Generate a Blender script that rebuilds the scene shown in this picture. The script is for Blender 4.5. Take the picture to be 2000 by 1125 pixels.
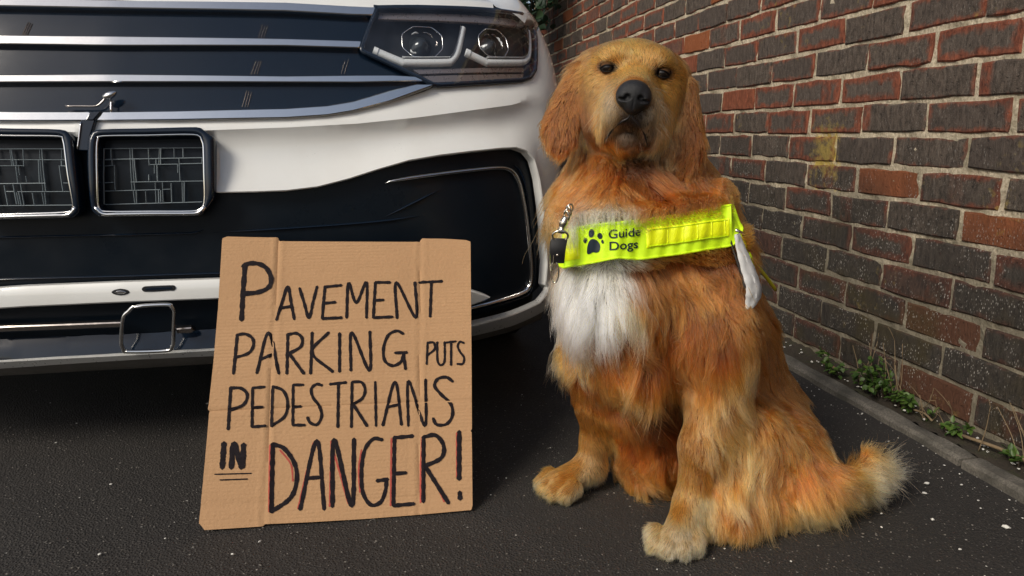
import bpy, bmesh, math, random
import numpy as np
from mathutils import Vector, Matrix, kdtree
from mathutils.bvhtree import BVHTree

for o in list(bpy.data.objects):
    bpy.data.objects.remove(o)
random.seed(7)
RNG = np.random.default_rng(11)
sc = bpy.context.scene
C = sc.collection
R = math.radians

# ------------------------------------------------------------------ camera
cam_d = bpy.data.cameras.new('camera')
cam = bpy.data.objects.new('camera', cam_d)
C.objects.link(cam)
cam_d.sensor_width = 36
cam_d.lens = 1420 / 2000 * 36
cam_d.clip_start = 0.05
cam_d.clip_end = 2000
cam.location = (0, 0, 0.64)
cam.rotation_euler = (R(90 - 12.07), R(0.13), R(-10.65))
sc.camera = cam

# ------------------------------------------------------------------ sky and sun (bright overcast)
SUN_EL, SUN_AZ = 38, 233          # azimuth clockwise from +Y
world = bpy.data.worlds.new('World')
sc.world = world
world.use_nodes = True
wn = world.node_tree
bg = wn.nodes['Background']
sky = wn.nodes.new('ShaderNodeTexSky')
sky.sky_type = 'NISHITA'
sky.sun_disc = False
sky.sun_elevation = R(SUN_EL)
sky.sun_rotation = R(SUN_AZ)
sky.air_density = 1.0
sky.dust_density = 2.5
hsv = wn.nodes.new('ShaderNodeHueSaturation')       # thin high cloud greys the blue
hsv.inputs['Saturation'].default_value = 0.75
wn.links.new(sky.outputs[0], hsv.inputs['Color'])
wn.links.new(hsv.outputs[0], bg.inputs[0])
bg.inputs[1].default_value = 0.10
sun_d = bpy.data.lights.new('sun', 'SUN')
sun_d.energy = 2.5
sun_d.angle = R(20)
sun_d.color = (1, 0.92, 0.80)
sun = bpy.data.objects.new('sun', sun_d)
C.objects.link(sun)
sv = Vector((math.sin(R(SUN_AZ)) * math.cos(R(SUN_EL)), math.cos(R(SUN_AZ)) * math.cos(R(SUN_EL)), math.sin(R(SUN_EL))))
sun.rotation_euler = sv.to_track_quat('Z', 'Y').to_euler()
sun.location = sv * 20
sc.view_settings.view_transform = 'Standard'
sc.view_settings.look = 'None'
sc.view_settings.exposure = 0.1
sc.view_settings.gamma = 1.0
sc.view_settings.use_curve_mapping = False
sc.render.engine = 'CYCLES'
sc.cycles.use_denoising = True
sc.cycles.max_bounces = 20
sc.cycles.transmission_bounces = 20
sc.cycles.glossy_bounces = 8
sc.cycles.diffuse_bounces = 4
sc.cycles.transparent_max_bounces = 16
sc.cycles_curves.shape = 'RIBBONS'

# ------------------------------------------------------------------ node helpers
class NT:
    def __init__(self, name):
        self.m = bpy.data.materials.new(name)
        self.m.use_nodes = True
        self.t = self.m.node_tree
        self.b = self.t.nodes['Principled BSDF']
        self.out = self.t.nodes['Material Output']
    def n(self, typ, **kw):
        nd = self.t.nodes.new(typ)
        ins = kw.pop('ins', {})
        for k, v in kw.items():
            setattr(nd, k, v)
        for k, v in ins.items():
            self.set(nd.inputs[k], v)
        return nd
    def set(self, sock, v):
        if isinstance(v, bpy.types.NodeSocket):
            self.t.links.new(v, sock)
        else:
            if sock.type == 'RGBA' and not isinstance(v, (int, float)) and len(v) == 3:
                v = tuple(v) + (1,)
            sock.default_value = v
    def p(self, **kw):
        for k, v in kw.items():
            self.set(self.b.inputs[k.replace('_', ' ')], v)
    def pos(self):
        return self.n('ShaderNodeNewGeometry').outputs['Position']
    def obj(self):
        return self.n('ShaderNodeTexCoord').outputs['Object']
    def attr(self, name, out='Fac'):
        return self.n('ShaderNodeAttribute', attribute_name=name).outputs[out]
    def noise(self, vec, scale, detail=4, rough=0.55, out='Fac', dist=0):
        return self.n('ShaderNodeTexNoise', ins={'Vector': vec, 'Scale': scale, 'Detail': detail, 'Roughness': rough, 'Distortion': dist}).outputs[out]
    def voro(self, vec, scale, out='Distance', feature='F1'):
        return self.n('ShaderNodeTexVoronoi', feature=feature, ins={'Vector': vec, 'Scale': scale}).outputs[out]
    def math(self, op, a, b=0.0, c=0.0, clamp=False):
        nd = self.n('ShaderNodeMath', operation=op, use_clamp=clamp)
        self.set(nd.inputs[0], a); self.set(nd.inputs[1], b); self.set(nd.inputs[2], c)
        return nd.outputs[0]
    def map(self, v, a, b, c=0.0, d=1.0):
        return self.n('ShaderNodeMapRange', ins={0: v, 1: a, 2: b, 3: c, 4: d}).outputs[0]
    def mix(self, f, a, b, blend='MIX'):
        nd = self.n('ShaderNodeMix', data_type='RGBA', blend_type=blend)
        self.set(nd.inputs[0], f); self.set(nd.inputs[6], a); self.set(nd.inputs[7], b)
        return nd.outputs[2]
    def sep(self, v):
        return self.n('ShaderNodeSeparateXYZ', ins={0: v}).outputs
    def mapping(self, v, scale=(1, 1, 1), loc=(0, 0, 0), rot=(0, 0, 0)):
        return self.n('ShaderNodeMapping', ins={0: v, 'Location': loc, 'Rotation': rot, 'Scale': scale}).outputs[0]
    def bump(self, h, strength=0.5, dist=0.002, normal=None):
        nd = self.n('ShaderNodeBump', ins={'Height': h, 'Strength': strength, 'Distance': dist})
        if normal is not None:
            self.set(nd.inputs['Normal'], normal)
        self.set(self.b.inputs['Normal'], nd.outputs[0])
        return nd.outputs[0]

def plain(name, col, rough=0.5, metal=0.0, coat=0.0, noise_amt=0.12, noise_scale=30, bump=0.0, spec=0.5):
    t = NT(name)
    nz = t.noise(t.pos(), noise_scale, 5)
    lo = tuple(c * (1 - noise_amt) for c in col)
    hi = tuple(min(1, c * (1 + noise_amt)) for c in col)
    t.p(Base_Color=t.mix(nz, lo, hi), Metallic=metal, Coat_Weight=coat)
    t.set(t.b.inputs['Specular IOR Level'], spec)
    n2 = t.noise(t.pos(), noise_scale * 4, 3)
    t.p(Roughness=t.map(n2, 0.3, 0.7, max(0.0, rough * 0.8), min(1, rough * 1.25)))
    if bump:
        t.bump(t.noise(t.pos(), noise_scale * 8, 4), bump, 0.001)
    return t.m

M = {}
def car_paint(name, col, rough, coat, dirt, dirt_col):
    t = NT(name)
    P = t.pos()
    g = t.noise(P, 9, 6, 0.6)
    specks = t.map(t.voro(P, 130), 0.05, 0.09, 1, 0)
    sp2 = t.math('MULTIPLY', specks, t.map(t.noise(P, 22, 2), 0.56, 0.62, 0, 1))
    c = t.mix(t.math('MULTIPLY', t.map(g, 0.4, 0.75, 0, 1), dirt), col, dirt_col)
    c = t.mix(t.math('MULTIPLY', sp2, min(1, dirt * 3)), c, (0.05, 0.045, 0.04))
    t.p(Base_Color=c, Roughness=t.map(g, 0.3, 0.8, rough * 0.8, rough * 1.6), Coat_Weight=coat, Coat_Roughness=0.03)
    return t.m
M['white_paint'] = car_paint('white_car_paint', (0.74, 0.75, 0.73), 0.35, 1.0, 0.16, (0.42, 0.38, 0.32))
M['black_gloss'] = car_paint('gloss_black_plastic', (0.004, 0.010, 0.021), 0.10, 0.0, 0.05, (0.05, 0.048, 0.045))  # sky reflection put into the base colour as a navy tint
_bp = M['black_panel'] = car_paint('semi_gloss_black_plastic', (0.0035, 0.007, 0.012), 0.30, 0.0, 0.05, (0.04, 0.038, 0.036))
_bp.node_tree.nodes['Principled BSDF'].inputs['Specular IOR Level'].default_value = 0.25
M['black_satin'] = plain('satin_black_plastic', (0.012, 0.013, 0.015), 0.42, noise_amt=0.25)
M['chrome'] = plain('brushed_chrome', (0.78, 0.78, 0.77), 0.12, 1.0, noise_amt=0.05, noise_scale=60)
M['dark_chrome'] = plain('smoked_chrome', (0.42, 0.38, 0.35), 0.18, 1.0, noise_amt=0.1)
M['silver'] = plain('satin_silver', (0.62, 0.62, 0.60), 0.32, 0.55, noise_amt=0.06)
M['under'] = plain('reflection_toned_underside', (0.16, 0.15, 0.135), 0.55, 0.2, noise_amt=0.25, noise_scale=14)  # silver underside; the asphalt's reflection is put into this grey-brown colour
M['rubber'] = plain('tyre_rubber', (0.018, 0.018, 0.018), 0.8, noise_amt=0.3, bump=0.3)
M['alloy'] = plain('wheel_alloy', (0.35, 0.35, 0.36), 0.3, 0.9)
M['grey_light'] = plain('light_guide_plastic', (0.66, 0.68, 0.68), 0.3, 0.1, coat=0.4, noise_amt=0.1)
M['lamp_bronze'] = plain('lamp_reflector', (0.30, 0.26, 0.25), 0.3, 0.7)
M['cap_white'] = plain('white_lamp_cap', (0.72, 0.74, 0.74), 0.3)
def glass(name, tint=(1, 1, 1), rough=0.0, alpha=0.12):
    t = NT(name)
    tr = t.n('ShaderNodeBsdfTransparent', ins={0: tint + (1,)})
    gl = t.n('ShaderNodeBsdfGlossy', ins={'Color': (1, 1, 1, 1), 'Roughness': rough})
    fr = t.n('ShaderNodeFresnel', ins={'IOR': 1.5})
    sm = t.map(t.noise(t.pos(), 16, 4), 0.35, 0.8, 0.0, 0.05)
    bf = t.math('SUBTRACT', 1, t.n('ShaderNodeNewGeometry').outputs['Backfacing'])
    mx = t.n('ShaderNodeMixShader', ins={0: t.math('MULTIPLY', t.math('ADD', fr.outputs[0], sm, clamp=True), bf), 1: tr.outputs[0], 2: gl.outputs[0]})
    t.t.links.new(mx.outputs[0], t.out.inputs[0])
    return t.m
M['lens'] = glass('headlight_lens', (0.95, 0.96, 0.97), 0.02)
M['window'] = plain('tinted_window', (0.008, 0.01, 0.012), 0.04, noise_amt=0.1)

# ------------------------------------------------------------------ object helpers
def tag(o, label=None, cat=None, group=None, kind=None):
    if label: o['label'] = label
    if cat: o['category'] = cat
    if group: o['group'] = group
    if kind: o['kind'] = kind
    return o
def link(name, data, parent=None, mat=None):
    o = bpy.data.objects.new(name, data)
    C.objects.link(o)
    if parent is not None:
        o.parent = parent
        o.matrix_parent_inverse = parent.matrix_world.inverted()
    if mat is not None:
        data.materials.append(M[mat] if isinstance(mat, str) else mat)
    return o
def mesh(name, V, F, mat=None, parent=None, smooth=False):
    me = bpy.data.meshes.new(name)
    me.from_pydata([tuple(map(float, v)) for v in V], [], [tuple(int(i) for i in f) for f in F])
    if smooth:
        me.polygons.foreach_set('use_smooth', [True] * len(me.polygons))
    me.update()
    return link(name, me, parent, mat)
def empty(name, loc):
    o = bpy.data.objects.new(name, None)
    C.objects.link(o)
    o.location = loc
    o.empty_display_size = 0.1
    bpy.context.view_layer.update()
    return o
def bm_obj(name, bm, mat=None, parent=None, smooth=False, autosmooth=None):
    me = bpy.data.meshes.new(name)
    bmesh.ops.recalc_face_normals(bm, faces=bm.faces[:])
    bm.to_mesh(me)
    bm.free()
    if smooth:
        me.polygons.foreach_set('use_smooth', [True] * len(me.polygons))
        if autosmooth:
            try:
                me.set_sharp_from_angle(angle=R(autosmooth))
            except Exception:
                pass
    return link(name, me, parent, mat)
def crom(pts, n=6, closed=False):
    P = [np.array(p, float) for p in pts]
    if closed:
        P = [P[-1]] + P + [P[0], P[1]]
    else:
        P = [2 * P[0] - P[1]] + P + [2 * P[-1] - P[-2]]
    o = []
    for i in range(1, len(P) - 2):
        a, b, c, d = P[i - 1:i + 3]
        for k in range(n):
            t = k / n
            o.append(.5 * ((2 * b) + (-a + c) * t + (2 * a - 5 * b + 4 * c - d) * t * t + (-a + 3 * b - 3 * c + d) * t ** 3))
    if not closed:
        o.append(P[-2])
    return o
def tube(path, rad, seg=8, closed=False, caps=True, bm=None):
    own = bm is None
    if own: bm = bmesh.new()
    P = [np.array(p, float) for p in path]
    n = len(P)
    rads = rad if isinstance(rad, (list, tuple, np.ndarray)) else [rad] * n
    up = np.array([0.0, 0, 1])
    rings = []
    for i in range(n):
        a = P[i - 1] if (i > 0 or closed) else P[i]
        b = P[(i + 1) % n] if (i < n - 1 or closed) else P[i]
        t = b - a
        t = t / (np.linalg.norm(t) + 1e-12)
        if abs(t @ up) > 0.95 and i == 0:
            up = np.array([0, 1.0, 0])
        s = np.cross(t, up); s = s / (np.linalg.norm(s) + 1e-12)
        u = np.cross(s, t)
        up = u
        rings.append([bm.verts.new(P[i] + rads[i] * (s * math.cos(2 * math.pi * k / seg) + u * math.sin(2 * math.pi * k / seg))) for k in range(seg)])
    m = n if closed else n - 1
    for i in range(m):
        r0, r1 = rings[i], rings[(i + 1) % n]
        for k in range(seg):
            bm.faces.new((r0[k], r0[(k + 1) % seg], r1[(k + 1) % seg], r1[k]))
    if caps and not closed:
        bm.faces.new(rings[0][::-1]); bm.faces.new(rings[-1])
    return bm
def box_bm(bm, c, s, rot=None):
    vs = []
    for z in (-1, 1):
        for y in (-1, 1):
            for x in (-1, 1):
                v = Vector((x * s[0] / 2, y * s[1] / 2, z * s[2] / 2))
                if rot is not None: v = rot @ v
                vs.append(bm.verts.new(v + Vector(c)))
    for f in ((0, 2, 3, 1), (4, 5, 7, 6), (0, 1, 5, 4), (2, 6, 7, 3), (0, 4, 6, 2), (1, 3, 7, 5)):
        bm.faces.new([vs[i] for i in f])

# ------------------------------------------------------------------ ground
t = NT('asphalt')
P = t.pos()
big = t.noise(P, 1.3, 5, 0.6)
fine = t.noise(P, 330, 4, 0.65)
st = t.voro(P, 230)
stc = t.voro(P, 230, 'Color')
stv = t.sep(stc)[0]
base = t.mix(t.map(big, .3, .7), (0.007, 0.0062, 0.0056), (0.022, 0.0185, 0.016))
base = t.mix(t.map(fine, 0.42, 0.68), base, (0.040, 0.034, 0.029))
lite = t.math('MULTIPLY', t.map(stv, 0.86, 0.9), t.map(st, 0.35, 0.15))
base = t.mix(lite, base, (0.13, 0.12, 0.105))
vl = t.math('MULTIPLY', t.map(t.voro(P, 75), 0.16, 0.10), t.map(t.sep(t.voro(P, 75, 'Color'))[1], 0.965, 0.975))
base = t.mix(vl, base, (0.34, 0.32, 0.29))
t.p(Base_Color=base, Roughness=t.map(fine, 0.3, 0.7, 0.72, 0.95))
h = t.math('ADD', t.math('MULTIPLY', t.map(st, 0.0, 0.6, 1, 0), 0.9), t.math('MULTIPLY', fine, 0.7))
h = t.math('ADD', h, t.math('MULTIPLY', t.noise(P, 60, 3), 0.9))
t.bump(h, 1.0, 0.0022)
M['asphalt'] = t.m
# ground sheet, finely divided near the camera with a slightly uneven surface
def axis(lo, hi, near0, near1, step):
    a = list(np.arange(near0, near1 + 1e-6, step))
    x = near1; s = step
    while x < hi:
        s *= 1.5; x += s; a.append(min(x, hi))
    x = near0; s = step
    while x > lo:
        s *= 1.5; x -= s; a.insert(0, max(x, lo))
    return np.array(a)
gx = axis(-600, 600, -1.2, 1.2, 0.02)
gy = axis(-600, 600, 0.5, 2.6, 0.02)
GX, GY = np.meshgrid(gx, gy)
def wobble(x, y):
    return 0.0016 * np.sin(x * 7.1 + 1.3 * np.sin(y * 5.3)) + 0.0012 * np.sin(y * 11.7 + x * 4.1) + 0.0006 * np.sin(x * 37 + y * 29)
GZ = np.where((np.abs(GX) < 1.3) & (GY > .4) & (GY < 2.7), wobble(GX, GY) - 0.002, -0.003)
nx, ny = len(gx), len(gy)
Fg = [(j * nx + i, j * nx + i + 1, (j + 1) * nx + i + 1, (j + 1) * nx + i) for j in range(ny - 1) for i in range(nx - 1)]
g = mesh('ground', np.stack([GX.ravel(), GY.ravel(), GZ.ravel()], 1), Fg, 'asphalt', smooth=True)
tag(g, 'dark worn asphalt surface under the car and the dog', kind='structure')

# ------------------------------------------------------------------ brick wall
XW = 1.215
COURSE, BL_, JT = 0.075, 0.225, 0.010
ZD = 0.637                 # underside of one course, level with the lens
K0 = -8
t = NT('brick')
P = t.pos()
loc = t.sep(t.attr('bl', 'Vector'))
rnd = t.attr('rnd')
rnd2 = t.math('FRACT', t.math('MULTIPLY', rnd, 7.31))
rnd3 = t.math('FRACT', t.math('MULTIPLY', rnd, 13.77))
ax = t.math('SUBTRACT', 0.1075, t.math('ABSOLUTE', loc[0]))
az = t.math('SUBTRACT', 0.0325, t.math('ABSOLUTE', loc[1]))
de = t.math('MINIMUM', ax, t.math('MULTIPLY', az, 1.25))
nz = t.noise(P, 34, 5, 0.6)
de = t.math('ADD', de, t.math('MULTIPLY', t.math('SUBTRACT', nz, 0.5), 0.050))
wid = t.map(rnd2, 0, 1, -0.006, 0.023)
red = t.map(t.math('SUBTRACT', wid, de), -0.006, 0.008)
red = t.math('MAXIMUM', red, t.map(rnd3, 0.88, 0.93))
band = t.math('MULTIPLY', t.map(t.math('ABSOLUTE', t.math('SUBTRACT', loc[0], t.map(rnd2, 0, 1, -.1, .1))), 0.028, 0.016), t.map(rnd3, 0.70, 0.72))
red = t.math('MAXIMUM', red, t.math('MULTIPLY', band, t.map(nz, .35, .6)))
fine = t.noise(P, 420, 5, 0.7)
med = t.noise(t.mapping(P, (1, 1, 0.45)), 90, 5, 0.65)
dark = t.mix(t.map(med, .3, .7), (0.028, 0.021, 0.017), (0.150, 0.116, 0.090))
dark = t.mix(t.map(fine, 0.54, 0.76), dark, (0.30, 0.25, 0.20))
dark = t.mix(t.map(rnd, 0, 1, 0, 0.45), dark, (0.070, 0.054, 0.047))
dark = t.mix(t.map(rnd2, .55, 1, 0, 0.18), dark, (0.19, 0.155, 0.125))
stk = t.noise(t.mapping(P, (1, 1, .12)), 150, 4, .6)
dark = t.mix(t.math('MULTIPLY', t.map(stk, .55, .7), .22), dark, (0.25, 0.22, 0.19))
redc = t.mix(t.map(med, .3, .7), (0.10, 0.031, 0.018), (0.34, 0.10, 0.052))
redc = t.mix(t.math('MULTIPLY', t.map(rnd3, 0.93, 0.95), 0.7), redc, (0.34, 0.105, 0.03))
col = t.mix(t.math('MULTIPLY', red, t.map(fine, 0.2, 0.6, 0.55, 1)), dark, redc)
# damp, algae-stained foot of the wall: an uneven tide mark
z = t.sep(P)[2]
tide = t.math('ADD', z, t.math('MULTIPLY', t.math('SUBTRACT', t.noise(P, 5, 5, 0.6), 0.5), 0.55))
tide = t.math('ADD', tide, t.math('MULTIPLY', t.math('SUBTRACT', t.sep(P)[1], 1.2), -0.09))
wet = t.map(tide, 0.62, 0.30)
col = t.mix(t.math('MULTIPLY', wet, 0.72), col, t.mix(med, (0.016, 0.015, 0.014), (0.038, 0.036, 0.030)))
moss = t.math('MULTIPLY', t.map(t.noise(P, 7, 4), 0.52, 0.7), t.map(tide, 0.42, 0.12))
col = t.mix(t.math('MULTIPLY', moss, 0.7), col, (0.060, 0.045, 0.016))
# white efflorescence flecks
fl = t.voro(t.mapping(P, (1, 1, 0.45)), 230)
flm = t.math('MULTIPLY', t.map(fl, 0.34, 0.20), t.map(t.noise(P, 15, 4, 0.65), 0.47, 0.60))
flm = t.math('MULTIPLY', flm, t.map(t.noise(P, 260, 2), 0.42, 0.55))
flm = t.math('MULTIPLY', flm, t.map(wet, 0, 1, 0.22, 0.9))
col = t.mix(flm, col, (0.52, 0.49, 0.44))
# yellow lichen run
yy = t.sep(P)[1]
ly = t.math('SUBTRACT', 1, t.math('MULTIPLY', t.math('ABSOLUTE', t.math('SUBTRACT', yy, 1.83)), 9))
lz = t.math('SUBTRACT', 1, t.math('MULTIPLY', t.math('ABSOLUTE', t.math('SUBTRACT', z, 0.585)), 7))
lich = t.math('ADD', t.math('MINIMUM', ly, lz), t.math('MULTIPLY', t.math('SUBTRACT', t.noise(P, 42, 6, 0.7), 0.5), 2.2))
lichm = t.map(lich, 0.45, 0.95)
lic2 = t.math('MULTIPLY', t.map(t.noise(P, 3.1, 3), 0.60, 0.66), t.map(t.noise(P, 60, 4), 0.55, 0.68))
lichm = t.math('MAXIMUM', lichm, t.math('MULTIPLY', lic2, 0.6))
col = t.mix(t.math('MULTIPLY', lichm, 0.85), col, t.mix(fine, (0.22, 0.15, 0.03), (0.48, 0.36, 0.10)))
t.p(Base_Color=col, Roughness=0.85)
t.set(t.b.inputs['Specular IOR Level'], 0.25)
h = t.math('ADD', t.math('MULTIPLY', fine, 0.8), t.math('MULTIPLY', med, 1.5))
h = t.math('SUBTRACT', h, t.map(t.noise(P, 130, 3), 0.62, 0.75))
t.bump(h, 1.0, 0.0045)
M['brick'] = t.m

t = NT('lime_mortar')
P = t.pos()
f1 = t.noise(P, 160, 6, 0.7); f2 = t.noise(P, 14, 5, 0.6)
z = t.sep(P)[2]
tide = t.math('ADD', z, t.math('MULTIPLY', t.math('SUBTRACT', t.noise(P, 5, 5, 0.6), 0.5), 0.55))
tide = t.math('ADD', tide, t.math('MULTIPLY', t.math('SUBTRACT', t.sep(P)[1], 1.2), -0.09))
c = t.mix(t.map(f1, .3, .7), (0.27, 0.22, 0.145), (0.70, 0.61, 0.46))
c = t.mix(t.math('MULTIPLY', t.map(f2, 0.48, 0.68), 0.6), c, (0.14, 0.125, 0.075))
c = t.mix(t.math('MULTIPLY', t.map(tide, 0.55, 0.25), 0.72), c, (0.11, 0.10, 0.075))
yy = t.sep(P)[1]
ly = t.math('SUBTRACT', 1, t.math('MULTIPLY', t.math('ABSOLUTE', t.math('SUBTRACT', yy, 1.83)), 9))
lz = t.math('SUBTRACT', 1, t.math('MULTIPLY', t.math('ABSOLUTE', t.math('SUBTRACT', z, 0.585)), 7))
lich = t.math('ADD', t.math('MINIMUM', ly, lz), t.math('MULTIPLY', t.math('SUBTRACT', t.noise(P, 42, 6, 0.7), 0.5), 2.2))
c = t.mix(t.map(lich, 0.35, 0.8), c, (0.46, 0.34, 0.09))
t.p(Base_Color=c, Roughness=0.95)
t.set(t.b.inputs['Specular IOR Level'], 0.1)
t.bump(t.math('ADD', f1, t.math('MULTIPLY', t.noise(P, 55, 4), 1.2)), 1.0, 0.005)
M['mortar'] = t.m

WY0, WY1, WTOP = -2.5, 5.6, 1.95
wall = empty('brick_wall', (XW + 0.1, 2.0, 0))
tag(wall, 'weathered brick garden wall with dark bricks, red edges and pale mortar', 'wall')
# mortar bed: an uneven sheet a little behind the brick faces
my = np.concatenate([np.arange(WY0, 0.75, 0.15), np.arange(0.75, 3.2, 0.02), np.arange(3.2, WY1 + .01, 0.06)])
mz = np.arange(-0.05, WTOP + 0.001, 0.025)
MY, MZ = np.meshgrid(my, mz)
nzm = 0.0016 * np.sin(MY * 61 + 3 * np.sin(MZ * 43)) + 0.0013 * np.sin(MZ * 97 + MY * 23) + RNG.normal(0, 0.0008, MY.shape)
n1 = len(my)
Fm = [(j * n1 + i, (j + 1) * n1 + i, (j + 1) * n1 + i + 1, j * n1 + i + 1) for j in range(len(mz) - 1) for i in range(n1 - 1)]
mesh('mortar_bed', np.stack([XW + 0.0048 + nzm.ravel(), MY.ravel(), MZ.ravel()], 1), Fm, 'mortar', wall)
bmw = bmesh.new()
box_bm(bmw, (XW + 0.12, (WY0 + WY1) / 2, WTOP / 2), (0.19, WY1 - WY0, WTOP - 0.01))
bm_obj('wall_core', bmw, 'mortar', wall)

def brick_geo(seed):
    rg = np.random.default_rng(seed)
    L2, H2 = 0.1077, 0.0327
    ou = []
    nxp = [-1, -.5, 0, .5, 1]
    for a in nxp: ou.append((a * L2, -H2))
    ou.append((L2, 0))
    for a in nxp[::-1]: ou.append((a * L2, H2))
    ou.append((-L2, 0))
    ou = np.array(ou)
    ou += rg.normal(0, 0.0014, ou.shape)
    for i in (0, 4, 6, 10):
        ou[i] *= (1 - abs(rg.normal(0, 0.012)), 1 - abs(rg.normal(0, 0.035)))
    n = len(ou)
    tilt = rg.normal(0, 0.006, 2); pr = rg.normal(0, 0.0012)
    def X(p, d): return d - pr + p[0] * tilt[0] + p[1] * tilt[1] * 3
    V = []; B = []
    for p in ou * np.array([0.968, 0.90]):     # front ring
        V.append((X(p, 0.0), p[0], p[1])); B.append((p[0], p[1], 1))
    for p in ou:                                # bevel ring
        V.append((X(p, 0.0032), p[0], p[1])); B.append((p[0], p[1], 0.5))
    for p in ou:
        V.append((0.022, p[0], p[1])); B.append((p[0], p[1], 0))
    V.append((X((0, 0), -0.0004), 0, 0)); B.append((0, 0, 1))
    F = []
    for k in range(n):
        j = (k + 1) % n
        F.append((3 * n, j, k))
        F.append((k, j, n + j, n + k)); F.append((n + k, n + j, 2 * n + j, 2 * n + k))
    return np.array(V), F, np.array(B)
def brick_mesh(name, V, F, B, r):
    me = bpy.data.meshes.new(name)
    me.from_pydata([tuple(v) for v in V.tolist()], [], F)
    a = me.attributes.new('bl', 'FLOAT_VECTOR', 'POINT'); a.data.foreach_set('vector', np.asarray(B, np.float32).ravel())
    b = me.attributes.new('rnd', 'FLOAT', 'POINT'); b.data.foreach_set('value', np.asarray(r, np.float32))
    me.materials.append(M['brick'])
    me.update()
    return me
NVAR = 60
variants = []
for s in range(NVAR):
    V, F, B = brick_geo(100 + s)
    variants.append((V, F, B, (s + 0.5) / NVAR))
vmesh = [brick_mesh('brick', v[0], v[1], v[2], np.full(len(v[0]), v[3])) for v in variants]
cells = []
for k in range(K0, int((WTOP - ZD) / COURSE)):
    zc = ZD + k * COURSE + 0.0325 + 0.0
    off = {0: 1.239, 1: 1.337}[k % 2]
    i0 = int((WY0 - off) / BL_) - 1
    y = off + i0 * BL_ + BL_ / 2
    while y < WY1 - 0.1:
        if y > WY0 + 0.1:
            cells.append((y + random.gauss(0, .002), zc + random.gauss(0, .0012)))
        y += BL_
camR = cam.matrix_world
bpy.context.view_layer.update()
from bpy_extras.object_utils import world_to_camera_view
seen, rest = [], []
for (y, zc) in cells:
    q = world_to_camera_view(sc, cam, Vector((XW, y, zc)))
    vis = q.z > 0 and -0.02 < q.x < 1.07 and -0.03 < q.y < 1.05
    (seen if vis else rest).append((y, zc))
seen.sort(key=lambda c: c[0])
rest += seen[300:]
seen = seen[:300]
for (y, zc) in seen:
    o = link('brick', random.choice(vmesh), wall)
    o.location = (XW, y, zc)
    o.rotation_euler = (random.gauss(0, .003) + (math.pi if random.random() < .5 else 0), 0, 0)
AV, AF, AB, AR = [], [], [], []
nv = 0
for (y, zc) in rest:
    v = random.choice(variants)
    AV.append(v[0] + np.array([XW, y, zc])); AF += [tuple(i + nv for i in f) for f in v[1]]
    AB.append(v[2]); AR.append(np.full(len(v[0]), random.random())); nv += len(v[0])
me = brick_mesh('distant_bricks', np.vstack(AV), AF, np.vstack(AB), np.concatenate(AR))
o = link('distant_bricks', me, wall)
o['kind'] = 'stuff'
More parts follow.
